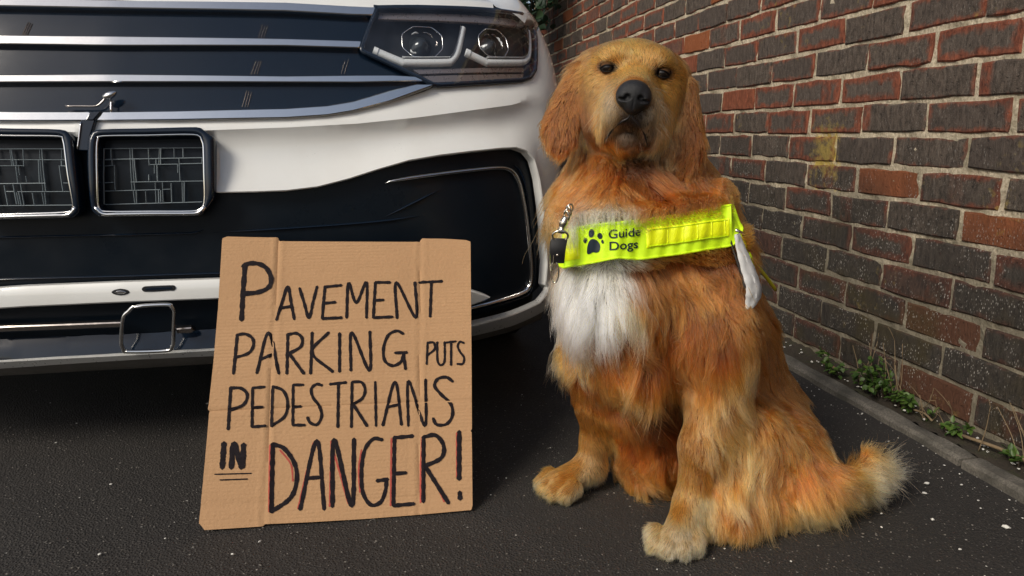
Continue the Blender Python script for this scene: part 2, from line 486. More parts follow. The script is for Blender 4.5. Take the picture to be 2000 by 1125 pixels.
CAR = {"bar":[[[-0.3951,0.8724],[-0.1849,0.8754],[0.0203,0.8773],[0.3088,0.8852],[0.4346,0.8835],[0.4799,0.884],[0.4732,0.8698],[0.4342,0.8688],[0.3089,0.8708],[0.0211,0.8657],[-0.1833,0.8622],[-0.393,0.8595]],[[-0.3877,0.8063],[-0.1798,0.8089],[0.023,0.811],[0.3083,0.8143],[0.4483,0.8146],[0.4449,0.8035],[0.3081,0.8036],[0.0233,0.7971],[-0.1792,0.7953],[-0.3867,0.7929]],[[-0.3839,0.7411],[-0.1775,0.7426],[0.0238,0.7429],[0.3069,0.7439],[0.4401,0.748],[0.5098,0.7498],[0.5561,0.7482],[0.5706,0.7425],[0.4397,0.7372],[0.3067,0.7353],[0.0238,0.732],[-0.1773,0.731],[-0.3835,0.7298]],[[-0.0062,0.6749],[0.109,0.6767],[0.3053,0.6822],[0.3803,0.6878],[0.4285,0.6961],[0.4984,0.7168],[0.5553,0.7311],[0.586,0.7319],[0.4977,0.7001],[0.428,0.6816],[0.3798,0.6735],[0.3049,0.6681],[0.1087,0.664],[-0.0217,0.6623]]],
 "bumper":[[-0.02,0.6596],[0.0231,0.6608],[0.161,0.6625],[0.3048,0.6653],[0.3797,0.6696],[0.4279,0.6778],[0.4975,0.6962],[0.5706,0.7214],[0.5946,0.7311],[0.6142,0.7326],[0.7867,0.7461],[0.8281,0.7536],[0.8504,0.767],[0.8674,0.7894],[0.8847,0.819],[0.9194,0.8662],[1.098,0.9054]],
 "bumper_low":[[0.8759,0.2971],[0.8818,0.3522],[0.8719,0.4243],[0.8599,0.4829],[0.8461,0.5399],[0.8293,0.5823],[0.8063,0.6022],[0.7772,0.6101],[0.7367,0.6094],[0.6641,0.6039],[0.5973,0.5974],[0.5339,0.5881],[0.4729,0.5721],[0.4136,0.5544],[0.3557,0.5408],[0.2994,0.5351],[0.2445,0.5341],[0.1737,0.5344],[0.1722,0.601],[0.1686,0.623],[0.1567,0.6359],[0.1455,0.6413],[0.065,0.6402],[-0.0044,0.6392],[-0.0155,0.6365],[-0.0233,0.6302],[-0.0278,0.6231]],
 "crease":[[-0.0196,0.6409],[0.1605,0.645],[0.3043,0.6502],[0.4368,0.6575],[0.5589,0.6703],[0.6794,0.686],[0.7682,0.6972],[0.821,0.7094]],
 "head":[[0.483,0.8863],[0.5691,0.892],[0.6756,0.8969],[0.7884,0.9018],[0.8769,0.9046],[1.1308,0.9231],[0.9181,0.8731],[0.8771,0.8184],[0.8548,0.7762],[0.8343,0.7594],[0.8053,0.7513],[0.7451,0.7464],[0.6034,0.7344],[0.5884,0.736],[0.5207,0.7661],[0.4536,0.7958],[0.4488,0.7996],[0.4542,0.8128]],
 "drl1":[[0.4757,0.8036],[0.5276,0.7835],[0.542,0.782],[0.6237,0.7853],[0.6375,0.7901],[0.6502,0.8064],[0.6698,0.8597]],
 "drl2":[[0.6727,0.8076],[0.7166,0.7909],[0.7307,0.7895],[0.8197,0.795],[0.8408,0.801],[0.8552,0.8133],[0.8924,0.8704]],
 "lens1":[0.5758,0.8255],
 "lens2":[0.7483,0.8327],
 "lenspx":[0.04390000000000005,0.030399999999999983,0.060900000000000065],
 "hstripe":[[[0.554,0.7693],[0.832,0.7848],[0.8295,0.7758],[0.5662,0.7616]],[[0.5745,0.7568],[0.8282,0.7701],[0.8192,0.7586],[0.5931,0.7452]]],
 "htop":[[0.49,0.8824],[0.6678,0.8906],[0.8437,0.8951],[0.8849,0.8838],[0.8114,0.8785],[0.6591,0.8743],[0.4864,0.8695]],
 "frame_o":[[-0.0111,0.6445],[0.0652,0.6465],[0.1457,0.6486],[0.1579,0.6459],[0.1759,0.6304],[0.1792,0.6221],[0.1754,0.5325],[0.1679,0.5148],[0.1553,0.5009],[0.1431,0.4917],[0.0644,0.4924],[-0.0127,0.493],[-0.0267,0.4988],[-0.034,0.5117],[-0.0341,0.566],[-0.0312,0.6213],[-0.0257,0.6355]],
 "frame_i":[[-0.008,0.632],[0.0648,0.633],[0.1462,0.634],[0.1547,0.6267],[0.1586,0.6139],[0.1571,0.5643],[0.1547,0.5159],[0.1468,0.5048],[0.135,0.5013],[0.0653,0.5026],[-0.0099,0.504],[-0.0189,0.5087],[-0.0215,0.517],[-0.018,0.5659],[-0.0155,0.6106],[-0.0133,0.6267]],
 "grid":[[-0.0135,0.6156,0.1543,0.6162],[-0.0122,0.596,0.1528,0.5978],[-0.0164,0.554,-0.0008,0.5545],[0.0284,0.5545,0.1527,0.5545],[-0.0177,0.5388,0.0762,0.5398],[-0.0186,0.5145,0.1477,0.5157],[-0.0128,0.5845,0.0013,0.5854],[0.0629,0.5861,0.11,0.5863],[0.0822,0.5401,0.0942,0.5405],[0.1137,0.5869,0.1523,0.5873],[-0.0017,0.6156,-0.0018,0.5962],[-0.0004,0.5947,-0.0005,0.5854],[0.0035,0.5861,0.0012,0.54],[0.0306,0.6155,0.0296,0.5404],[0.0344,0.6155,0.0341,0.5396],[0.0369,0.5961,0.0382,0.5537],[0.0315,0.538,0.0318,0.5166],[0.0362,0.538,0.0351,0.5165],[0.0613,0.6155,0.0614,0.585],[0.0803,0.6155,0.0778,0.5865],[0.0825,0.6155,0.0808,0.5864],[0.0735,0.5967,0.0733,0.5865],[0.0703,0.5849,0.0694,0.57],[0.0747,0.5849,0.0735,0.5557],[0.0695,0.5534,0.0679,0.516],[0.0739,0.5391,0.0727,0.5159],[0.0776,0.539,0.0761,0.5174],[0.0817,0.5533,0.08,0.5174],[0.0519,0.5378,0.0511,0.5162],[0.0965,0.5515,0.0946,0.5163],[0.1049,0.6154,0.1046,0.5989],[0.1202,0.6154,0.12,0.5989],[0.1127,0.5973,0.1122,0.5553],[0.1155,0.5529,0.1134,0.516],[0.1192,0.5528,0.1162,0.5159],[0.1528,0.5979,0.1515,0.5868],[0.1098,0.5863,0.1092,0.5704],[0.0596,0.5677,0.0591,0.5567],[-0.0133,0.6148,-0.0204,0.515]],
 "strap":[[-0.0403,0.6604],[-0.02,0.6614],[-0.0264,0.6418],[-0.031,0.6266],[-0.0325,0.6097],[-0.0476,0.6106],[-0.0461,0.6302]],
 "strap2":[[-0.024,0.6739],[-0.0096,0.6749],[-0.0217,0.6614],[-0.0319,0.6614]],
 "sliver":[[-0.0412,0.6569],[-0.0443,0.6355],[-0.0484,0.6106]],
 "hookarm":[[-0.0693,0.6869],[-0.0441,0.6871],[-0.0196,0.6873],[-0.0102,0.6937],[-0.0024,0.7027]],
 "hookstem":[[0.0065,0.6759],[0.0068,0.6957]],
 "knob":[0.006,0.7028],
 "strip":[[-0.4621,0.3695],[-0.2065,0.3695],[-0.0524,0.3688],[0.1671,0.3672],[0.3271,0.3604],[0.5268,0.3379],[0.6605,0.3108],[0.7022,0.2935],[0.6608,0.283],[0.5261,0.3073],[0.3252,0.3295],[0.1643,0.3352],[-0.0563,0.3378],[-0.2112,0.34],[-0.4685,0.3395]],
 "oval":[[-0.0209,0.3552],[-0.0151,0.3589],[-0.0044,0.3605],[0.0058,0.3581],[0.0106,0.354],[0.0049,0.3504],[-0.0058,0.3488],[-0.0161,0.3511]],
 "slot":[[0.0313,0.359],[0.0352,0.3628],[0.0519,0.363],[0.0785,0.3629],[0.0874,0.3626],[0.0896,0.3585],[0.0865,0.3537],[0.0776,0.3541],[0.0509,0.3533],[0.0342,0.354]],
 "ring":[[0.0226,0.3298],[0.0742,0.3303],[0.0818,0.326],[0.0852,0.3167],[0.0846,0.3116],[0.076,0.2613],[0.0712,0.2492],[0.0597,0.2419],[-0.007,0.244],[-0.0132,0.2489],[-0.0147,0.259],[-0.0129,0.2687],[-0.003,0.3089],[0.0076,0.3215]],
 "lowbar":[[[-0.4807,0.292],[-0.2195,0.295],[-0.0132,0.2939],[-0.0143,0.2867],[-0.2212,0.2869],[-0.4832,0.284]],[[0.0817,0.2751],[0.1065,0.2759],[0.1114,0.2713],[0.1053,0.2672],[0.0806,0.2676]]],
 "lip":[[-0.2369,0.2321],[-0.0771,0.2298],[0.1416,0.2287],[0.3172,0.2252],[0.5251,0.224],[0.6627,0.2332],[0.7667,0.245],[0.8462,0.2594],[0.8777,0.2791],[0.8963,0.3008]],
 "lipb":[[-0.2419,0.2209],[-0.0806,0.2197],[0.1386,0.2155],[0.3151,0.2084],[0.5255,0.1997],[0.6654,0.2064],[0.7706,0.2176],[0.8601,0.2351],[0.8972,0.2557],[0.9109,0.2854]],
 "under":[[-0.2712,0.1719],[-0.1018,0.1733],[0.1259,0.1704],[0.3085,0.1626],[0.5268,0.1543],[0.6715,0.1638],[0.7798,0.1803],[0.8694,0.2055]],
 "cstrip":[[0.4868,0.5433],[0.5071,0.5489],[0.5535,0.555],[0.6402,0.5633],[0.7102,0.5681],[0.7484,0.5682],[0.77,0.5634],[0.787,0.5499],[0.8017,0.5221],[0.8175,0.4635],[0.8321,0.3824],[0.8389,0.3346],[0.8368,0.3036],[0.8256,0.2883],[0.8001,0.28],[0.7367,0.2724],[0.6613,0.2614],[0.5691,0.2463]],
 "ribs":[[[-0.3618,0.4545],[-0.1941,0.4576],[0.0611,0.4569],[0.1244,0.4571],[0.1453,0.4632]],[[0.1536,0.4563],[0.2951,0.4598],[0.4691,0.4669],[0.562,0.4755]],[[-0.375,0.3777],[-0.205,0.3799],[-0.0338,0.3788],[0.1679,0.377],[0.3277,0.3706]],[[0.4844,0.4754],[0.5416,0.5008],[0.604,0.5274]]],
 "bonnet_edge":[[-0.1873,0.8909],[0.0715,0.8905],[0.3086,0.8957],[0.4855,0.8963],[0.6633,0.9028],[0.8012,0.9093]],
 "shut":[[0.8033,0.9095],[0.8319,0.9386]],
 "fender":[[0.8123,0.9106],[0.887,0.9081],[0.9251,0.9003],[0.9329,0.8843]],
 "vanes":[[[-0.15,0.8132],[-0.1397,0.841]],[[-0.1458,0.8133],[-0.1363,0.8402]],[[-0.1416,0.8134],[-0.1328,0.8384]],[[0.2565,0.8173],[0.265,0.8469]],[[0.2611,0.8175],[0.2696,0.8451]],[[0.2657,0.8176],[0.2742,0.8453]],[[0.243,0.7519],[0.2524,0.7769]],[[0.2484,0.7521],[0.2579,0.777]],[[0.2539,0.7522],[0.2616,0.7771]],[[0.2256,0.6907],[0.2352,0.7217]],[[0.231,0.6908],[0.2388,0.7199]],[[0.2355,0.6908],[0.2433,0.7181]],[[0.4093,0.756],[0.4178,0.7817]],[[0.4151,0.7561],[0.4237,0.7819]]],
 "side":[]}
SIGN = {"origin":[-0.3055,1.1651,0.0],
 "ex":[0.99823,-0.05944,0.0],
 "ey":[0.02889,0.48518,0.87394],
 "n":[-0.05195,-0.87239,0.48604],
 "outline":[[-0.0012,0.008],[0.0031,0.0033],[0.008,-0.0032],[0.0473,-0.0034],[0.0997,-0.0035],[0.1032,-0.0002],[0.1747,-0.0018],[0.2677,-0.0025],[0.3578,-0.0015],[0.4471,0.0006],[0.4498,0.0074],[0.4534,0.1028],[0.4542,0.1322],[0.4523,0.1348],[0.455,0.1381],[0.4599,0.254],[0.464,0.3609],[0.469,0.4924],[0.4599,0.4961],[0.4168,0.5003],[0.3771,0.5021],[0.3738,0.4987],[0.3721,0.4953],[0.2942,0.4972],[0.2052,0.4994],[0.1135,0.5021],[0.1114,0.5055],[0.1102,0.5095],[0.0613,0.5109],[0.0198,0.5127],[0.0114,0.5095],[0.0107,0.5039],[0.0104,0.374],[0.0075,0.2712],[0.0039,0.2021],[0.003,0.1948],[0.0055,0.1913],[0.0027,0.1069]],
 "crease":[[[0.1113,0.5078],[0.1066,0.2372],[0.1016,-0.0045]],[[0.3739,0.5004],[0.3654,0.237],[0.3578,-0.002]],[[0.0036,0.1914],[0.0988,0.1906],[0.2189,0.1926],[0.3619,0.1904],[0.4571,0.1872]],[[0.0104,0.374],[0.1667,0.3668],[0.4638,0.3445]]],
 "red":[[[0.1076,0.1289],[0.1098,0.0192]],[[0.1249,0.1194],[0.1434,0.0948],[0.1475,0.0666]],[[0.1566,0.021],[0.1804,0.1286]],[[0.2086,0.0216],[0.2109,0.1304]],[[0.262,0.1125],[0.2572,0.0794],[0.2592,0.0417]],[[0.3135,0.1293],[0.3104,0.0165]],[[0.364,0.1278],[0.3611,0.0182]],[[0.4277,0.1325],[0.4249,0.056]],[[0.3857,0.0558],[0.4016,0.0172]],[[0.21,0.1295],[0.2395,0.0244]]],
 "words":[["P",0.0085,[[[0.052,0.3517],[0.0522,0.3993],[0.0536,0.4561]],[[0.0498,0.4534],[0.061,0.4587],[0.0787,0.4572],[0.0931,0.447],[0.1008,0.4277],[0.0964,0.4116],[0.0783,0.4029],[0.0536,0.4009]]]],["A",0.0055,[[[0.1125,0.3499],[0.1205,0.3788],[0.1305,0.4124],[0.1374,0.381],[0.1437,0.35]],[[0.1182,0.3719],[0.139,0.3745]]]],["V",0.0055,[[[0.1517,0.4086],[0.1604,0.3803],[0.1695,0.3518],[0.1764,0.3826],[0.183,0.411]]]],["E",0.0055,[[[0.1972,0.409],[0.1947,0.3783],[0.1931,0.35]],[[0.1962,0.4096],[0.2268,0.4121]],[[0.1947,0.3783],[0.2159,0.3798]],[[0.1931,0.3495],[0.2273,0.3501]]]],["M",0.0055,[[[0.2364,0.3498],[0.2395,0.4162],[0.2535,0.3777],[0.272,0.4165],[0.2719,0.3487]]]],["E",0.0055,[[[0.2885,0.4161],[0.2841,0.3483]],[[0.2885,0.4161],[0.3155,0.4154]],[[0.2863,0.3811],[0.3028,0.3818]],[[0.2841,0.3483],[0.3189,0.3489]]]],["N",0.0055,[[[0.3271,0.346],[0.3269,0.4151],[0.3611,0.3465],[0.3614,0.4143]]]],["T",0.0055,[[[0.3693,0.4141],[0.412,0.4147]],[[0.3919,0.4135],[0.3875,0.3468]]]],["P",0.0055,[[[0.0426,0.2548],[0.046,0.3249]],[[0.045,0.3244],[0.0595,0.3255],[0.072,0.3173],[0.0741,0.3033],[0.0659,0.2903],[0.045,0.2839]]]],["A",0.0055,[[[0.0819,0.2542],[0.0995,0.3262],[0.1196,0.2518]],[[0.0867,0.2783],[0.1121,0.2886]]]],["R",0.0055,[[[0.1332,0.2512],[0.1331,0.323]],[[0.1331,0.322],[0.1478,0.3236],[0.158,0.3144],[0.1559,0.2989],[0.1365,0.2877]],[[0.1366,0.2867],[0.1624,0.2501]]]],["K",0.0055,[[[0.1741,0.2496],[0.1756,0.3242]],[[0.2045,0.3233],[0.1758,0.2879],[0.2124,0.2512]]]],["I",0.0055,[[[0.224,0.3211],[0.2242,0.2507]]]],["N",0.0055,[[[0.244,0.252],[0.2456,0.3219],[0.2763,0.2507],[0.2779,0.3225]]]],["G",0.0055,[[[0.3379,0.3163],[0.3262,0.322],[0.3109,0.3145],[0.302,0.2912],[0.3039,0.2677],[0.3179,0.2579],[0.3321,0.2641],[0.3373,0.2769]],[[0.3222,0.2811],[0.3435,0.2813]],[[0.3373,0.2795],[0.3404,0.2508]]]],["P",0.0042,[[[0.3786,0.2582],[0.3816,0.2989]],[[0.3816,0.2979],[0.3924,0.2975],[0.3936,0.2853],[0.381,0.2753]]]],["U",0.0042,[[[0.3991,0.2983],[0.3982,0.2668],[0.402,0.2562],[0.4081,0.257],[0.4115,0.2663],[0.4125,0.2979]]]],["T",0.0042,[[[0.4145,0.2967],[0.4332,0.2982]],[[0.4243,0.2964],[0.4224,0.2544]]]],["S",0.0042,[[[0.4476,0.2945],[0.4404,0.2969],[0.436,0.2891],[0.4397,0.2784],[0.4465,0.2676],[0.444,0.2562],[0.4337,0.2561]]]],["P",0.0055,[[[0.0381,0.159],[0.0391,0.231]],[[0.0391,0.23],[0.0568,0.2283],[0.0673,0.2165],[0.0614,0.1996],[0.0373,0.1909]]]],["E",0.005,[[[0.0758,0.2285],[0.0773,0.161]],[[0.0758,0.2285],[0.0963,0.2292]],[[0.0763,0.194],[0.0939,0.1942]],[[0.0773,0.161],[0.0998,0.1618]]]],["D",0.0052,[[[0.1093,0.2296],[0.1093,0.1609]],[[0.1093,0.2296],[0.1273,0.2214],[0.1356,0.2012],[0.1316,0.1769],[0.1093,0.1609]]]],["E",0.005,[[[0.1444,0.2307],[0.1454,0.1607]],[[0.1444,0.2307],[0.1619,0.23]],[[0.1445,0.192],[0.1584,0.1923]],[[0.1454,0.1607],[0.1654,0.1597]]]],["S",0.0052,[[[0.1941,0.2276],[0.1843,0.23],[0.1757,0.2219],[0.1789,0.2068],[0.1898,0.1914],[0.194,0.174],[0.1865,0.1597],[0.1749,0.1632],[0.1699,0.1727]]]],["T",0.0052,[[[0.2077,0.2291],[0.2357,0.231]],[[0.2224,0.2285],[0.2217,0.1532]]]],["R",0.0052,[[[0.246,0.2316],[0.2449,0.1521]],[[0.246,0.2316],[0.2628,0.2299],[0.2688,0.2155],[0.2629,0.2007],[0.2462,0.1914]],[[0.2482,0.1913],[0.2717,0.1528]]]],["I",0.0048,[[[0.2866,0.2299],[0.2873,0.152]]]],["A",0.0052,[[[0.299,0.1524],[0.3215,0.2285],[0.3314,0.1519]],[[0.3071,0.1838],[0.328,0.1878]]]],["N",0.0052,[[[0.3432,0.1494],[0.3456,0.2286],[0.3719,0.148],[0.3759,0.2304]]]],["S",0.0058,[[[0.4244,0.2243],[0.4135,0.2325],[0.3982,0.2305],[0.3917,0.218],[0.4024,0.2023],[0.4194,0.1838],[0.4213,0.1636],[0.4107,0.1492],[0.3933,0.149],[0.3871,0.1602]]]],["I",0.009,[[[0.0323,0.1359],[0.0313,0.0952]]]],["N",0.009,[[[0.046,0.0944],[0.0486,0.1347],[0.063,0.0944],[0.0645,0.132]]]],["underline",0.0022,[[[0.0199,0.0851],[0.0787,0.0833]],[[0.0287,0.0754],[0.0727,0.0744]]]],["D",0.0072,[[[0.1128,0.1305],[0.1135,0.019]],[[0.1128,0.1296],[0.1319,0.1215],[0.15,0.0945],[0.1536,0.0662],[0.1436,0.0391],[0.1135,0.019]]]],["A",0.0068,[[[0.1603,0.0199],[0.1861,0.1317],[0.1998,0.0175]],[[0.1708,0.0699],[0.191,0.0702]]]],["N",0.0075,[[[0.2133,0.0213],[0.2157,0.1316],[0.2451,0.0204],[0.2494,0.1314]]]],["G",0.0066,[[[0.2979,0.1276],[0.2823,0.1298],[0.2678,0.1122],[0.262,0.0791],[0.2639,0.0415],[0.2772,0.0199],[0.2938,0.0235],[0.302,0.0416],[0.3041,0.0589]],[[0.2878,0.0588],[0.306,0.0602]]]],["E",0.0066,[[[0.3189,0.13],[0.3151,0.0162]],[[0.3179,0.13],[0.3508,0.1313]],[[0.3167,0.069],[0.3375,0.0693]],[[0.3151,0.0162],[0.3495,0.017]]]],["R",0.0072,[[[0.3694,0.129],[0.3659,0.0193]],[[0.3694,0.1285],[0.3903,0.1304],[0.4036,0.1126],[0.399,0.091],[0.3683,0.0782]],[[0.3716,0.077],[0.4088,0.0145]]]],["exclamation",0.0085,[[[0.4322,0.1343],[0.4287,0.0534]],[[0.4288,0.0311],[0.4289,0.0203]]]]]}
# ------------------------------------------------------------------ kerb, soil and weeds at the foot of the wall
t = NT('concrete_edging')
P = t.pos()
f = t.noise(P, 240, 5, 0.7); b = t.noise(P, 11, 5, 0.6)
c = t.mix(t.map(f, .3, .7), (0.050, 0.045, 0.037), (0.20, 0.18, 0.15))
c = t.mix(t.math('MULTIPLY', t.map(b, 0.38, 0.62), 0.8), c, (0.035, 0.033, 0.026))
t.p(Base_Color=c, Roughness=0.9)
t.bump(f, 0.8, 0.002)
M['kerb'] = t.m
KX0, KX1 = 1.101, 1.143
kerb = empty('kerb', (1.125, 2, 0))
tag(kerb, 'narrow concrete edging kerb along the foot of the wall', kind='structure')
ky = 1.132 - 0.915 * 4
while ky < 5.4:
    bm = bmesh.new()
    n = 46
    rg = np.random.default_rng(int((ky + 9) * 100))
    dx, dz = rg.normal(0, .003), rg.normal(0, .0015)
    prev = None
    for i in range(n + 1):
        y = ky + 0.006 + (0.915 - 0.010) * i / n
        j = rg.normal(0, .0005, 4) + .0012 * np.sin(y * 31 + np.arange(4))
        end = 0.004 if i in (0, n) else 0
        chip = 0.006 * max(0, rg.normal(-1.9, 1))
        prof = [(KX0 + dx + j[0], -0.03), (KX0 + dx + j[0], 0.012 + dz - chip), (KX0 + dx + .006 + j[1] + chip, 0.019 + dz + j[2] - end),
                (KX1 + dx - .006, 0.019 + dz + j[3] - end), (KX1 + dx, 0.014 + dz), (KX1 + dx, -0.03)]
        ring = [bm.verts.new((p[0], y, p[1])) for p in prof]
        if prev:
            for k in range(5):
                bm.faces.new((prev[k], prev[k + 1], ring[k + 1], ring[k]))
        else:
            bm.faces.new(ring)
        prev = ring
    bm.faces.new(prev[::-1])
    bm_obj('kerb_stone', bm, 'kerb', kerb, smooth=True, autosmooth=35)
    ky += 0.915
t = NT('damp_soil')
P = t.pos()
f = t.noise(P, 180, 6, 0.7)
c = t.mix(f, (0.010, 0.008, 0.006), (0.065, 0.048, 0.030))
c = t.mix(t.math('MULTIPLY', t.map(t.noise(P, 18, 4), 0.5, 0.65), 0.6), c, (0.035, 0.038, 0.012))
t.p(Base_Color=c, Roughness=0.95)
t.bump(f, 1.0, 0.006)
M['soil'] = t.m
sy = np.arange(-2.4, 5.5, 0.02); sx = np.linspace(KX1 - 0.004, XW + 0.012, 7)
SX, SY = np.meshgrid(sx, sy)
SZ = 0.014 + RNG.normal(0, 0.0035, SX.shape) + 0.010 * ((SX - 1.15) / 0.065) ** 2
n1 = len(sx)
Fs = [(j * n1 + i, j * n1 + i + 1, (j + 1) * n1 + i + 1, (j + 1) * n1 + i) for j in range(len(sy) - 1) for i in range(n1 - 1)]
tag(mesh('soil_strip', np.stack([SX.ravel(), SY.ravel(), SZ.ravel()], 1), Fs, 'soil', smooth=True), 'dark strip of soil between kerb and wall', kind='structure')

# white chippings and grit: one scattered mass
M['stone'] = plain('white_stone_chips', (0.60, 0.585, 0.54), 0.8, noise_amt=0.3, noise_scale=300)
M['grey_stone'] = plain('grey_stone_chips', (0.17, 0.155, 0.135), 0.85, noise_amt=0.4, noise_scale=300)
def chip_mass(name, pts, mat, label):
    V, F = [], []
    base = np.array([(1, 0, 0), (-1, 0, 0), (0, 1, 0), (0, -1, 0), (0, 0, 1), (0, 0, -1), (.6, .6, .5), (-.6, .5, .55), (.5, -.6, .5), (-.6, -.55, .5)], float)
    bmx = bmesh.new()
    for p in base: bmx.verts.new(p)
    bmesh.ops.convex_hull(bmx, input=bmx.verts[:])
    bmx.verts.ensure_lookup_table()
    hv = np.array([v.co[:] for v in bmx.verts]); hf = [[v.index for v in f.verts] for f in bmx.faces]
    bmx.verts.index_update(); bmx.free()
    for (x, y, z, r) in pts:
        a = random.uniform(0, 6.28); ca, sa = math.cos(a), math.sin(a)
        s = np.array([r * random.uniform(.8, 1.3), r * random.uniform(.55, .95), r * random.uniform(.35, .7)])
        v = hv * s * RNG.uniform(.8, 1.15, hv.shape)
        v = np.stack([v[:, 0] * ca - v[:, 1] * sa, v[:, 0] * sa + v[:, 1] * ca, v[:, 2]], 1) + np.array([x, y, z + s[2] * .55])
        n = sum(len(q) for q in V)
        V.append(v); F += [[i + n for i in f] for f in hf]
        if len(V) > 200:
            V = [np.vstack(V)]
    o = mesh(name, np.vstack(V), F, mat)
    return tag(o, label, kind='stuff')
pts = []
for i in range(110):
    x, y = random.uniform(-1.0, 1.09), random.uniform(0.75, 2.0)
    if random.random() < 0.25: x = random.uniform(0.6, 1.09)
    if -0.33 < x < 0.17 and 1.13 < y < 1.5: continue
    pts.append((x, y, 0, random.choice([.0011, .0013, .0016, .0018, .0022, .003]) * 1.05))
for i in range(70):
    y = random.uniform(0.8, 2.0)
    pts.append((1.10 - abs(random.gauss(0, .035)), y, 0, random.uniform(.0008, .0026)))
for x, y, r in ((.447, .806, .0047), (.90, .965, .0042), (.955, 1.05, .005), (.985, 1.08, .0055), (.93, 1.12, .004), (.83, 1.0, .004), (.60, .90, .003), (-.16, 1.0, .004), (-.185, .99, .003), (-.24, 1.08, .0032), (.86, 1.3, .0046), (.87, 1.33, .003), (1.0, .92, .006)):
    pts.append((x, y, 0, r))
chip_mass('scattered_grit', pts, 'stone', 'small white stone chips scattered over the asphalt')
pts = [(random.uniform(1.153, 1.20), random.uniform(.85, 2.6), 0.022, random.uniform(.0015, .0052)) for i in range(120)]
chip_mass('soil_chippings', pts, 'stone', 'white chippings lying on the soil strip under the wall')
pts = [(random.uniform(-1.1, 1.09), random.uniform(.62, 1.7), -.0005, random.uniform(.0010, .0021)) for i in range(2600)]
chip_mass('asphalt_aggregate', pts, 'grey_stone', 'grey aggregate bits standing out of the asphalt')

# leaves, weeds and dead stems
def leaf_mat(name, a, b, trans=0.25):
    t = NT(name)
    r = t.attr('rnd')
    c = t.mix(t.math('ADD', t.math('MULTIPLY', r, 0.8), t.math('MULTIPLY', t.noise(t.pos(), 70, 3), 0.3)), a, b)
    t.p(Base_Color=c, Roughness=0.5)
    tl = t.n('ShaderNodeBsdfTranslucent', ins={0: c})
    mx = t.n('ShaderNodeMixShader', ins={0: trans, 1: t.b.outputs[0], 2: tl.outputs[0]})
    t.t.links.new(mx.outputs[0], t.out.inputs[0])
    return t.m
M['weed_leaf'] = leaf_mat('weed_leaf', (0.018, 0.050, 0.010), (0.085, 0.150, 0.022))
M['ivy_leaf'] = leaf_mat('ivy_leaf', (0.006, 0.018, 0.010), (0.026, 0.060, 0.022), 0.12)
M['dry_stem'] = plain('dry_stem', (0.19, 0.135, 0.075), 0.8, noise_amt=0.4, noise_scale=90)
M['ivy_stem'] = plain('ivy_stem', (0.05, 0.035, 0.022), 0.8, noise_amt=0.3)
def leaves(name, items, mat, parent, cup=0.25):
    """items: (pos, direction, normal, length, width)"""
    V, F, RR = [], [], []
    sh = [(0, 0, 0), (.18, .36, .02), (.45, .5, .05), (.78, .3, .02), (1, 0, -.06), (.78, -.3, .02), (.45, -.5, .05), (.18, -.36, .02), (.45, 0, -.05)]
    fc = [(0, 1, 8), (1, 2, 8), (2, 3, 8), (3, 4, 8), (4, 5, 8), (5, 6, 8), (6, 7, 8), (7, 0, 8)]
    for (p, d, nrm, L, W) in items:
        d = np.array(d, float); d /= np.linalg.norm(d) + 1e-9
        s = np.cross(d, nrm); s /= np.linalg.norm(s) + 1e-9
        u = np.cross(s, d)
        n = len(V)
        bend = random.uniform(-.3, .1)
        for (a, b, c_) in sh:
            V.append(np.array(p) + d * a * L + s * b * W + u * (c_ * L * cup * 4 + bend * L * a * a))
        F += [tuple(i + n for i in f) for f in fc]
        RR += [random.random()] * len(sh)
    o = mesh(name, V, F, mat, parent, smooth=True)
    at = o.data.attributes.new('rnd', 'FLOAT', 'POINT'); at.data.foreach_set('value', np.array(RR, np.float32))
    return o
def rdir(up=0.3):
    v = np.array([random.gauss(0, 1), random.gauss(0, 1), random.gauss(up, .7)])
    return v / np.linalg.norm(v)
def weed(x, y, h, n_st, n_lf, spread, label):
    w = empty('weed', (x, y, 0.022))
    tag(w, label, 'plant', 'weeds along the wall')
    it = []
    for k in range(n_st):
        a = random.uniform(0, 6.28); r = spread * random.random() ** .5
        bx, by = x + random.gauss(0, spread * .35) * .6, y + random.gauss(0, spread * .5)
        bx = min(max(bx, 1.156), 1.20)
        tip = np.array([bx + r * math.cos(a) * .6 - .012, by + r * math.sin(a), 0.022 + h * random.uniform(.35, 1)])
        tip[0] = min(tip[0], XW - .012)
        base = np.array([bx, by, 0.018])
        mid = (base + tip) / 2 + np.array([random.gauss(0, .006), random.gauss(0, .008), .008])
        path = crom([base, mid, tip], 4)
        bm_obj('stem', tube(path, [0.0011 * (1 - .6 * i / len(path)) for i in range(len(path))], 5), 'ivy_stem', w)
        for j in range(n_lf):
            q = path[random.randrange(2, len(path))]
            d = rdir(.25); d[0] -= .25
            it.append((q + d * .002, d, np.array([random.gauss(-.2, .35), random.gauss(0, .35), 1.0]), random.uniform(.009, .021), random.uniform(.007, .014)))
    leaves('foliage', it, 'weed_leaf', w)
weed(1.172, 1.475, .085, 24, 9, .052, 'largest leafy green weed beside the kerb behind the dog')
weed(1.172, 1.375, .05, 15, 8, .042, 'low green weed next to the dead stems at the wall foot')
weed(1.168, 1.62, .06, 9, 7, .035, 'small yellowish green weed closest to the dog\'s back')
weed(1.176, 1.235, .03, 7, 6, .03, 'tiny green sprout on the soil strip near the twig')
weed(1.18, 1.08, .025, 5, 6, .02, 'small grassy green tuft by the wall near the right edge')
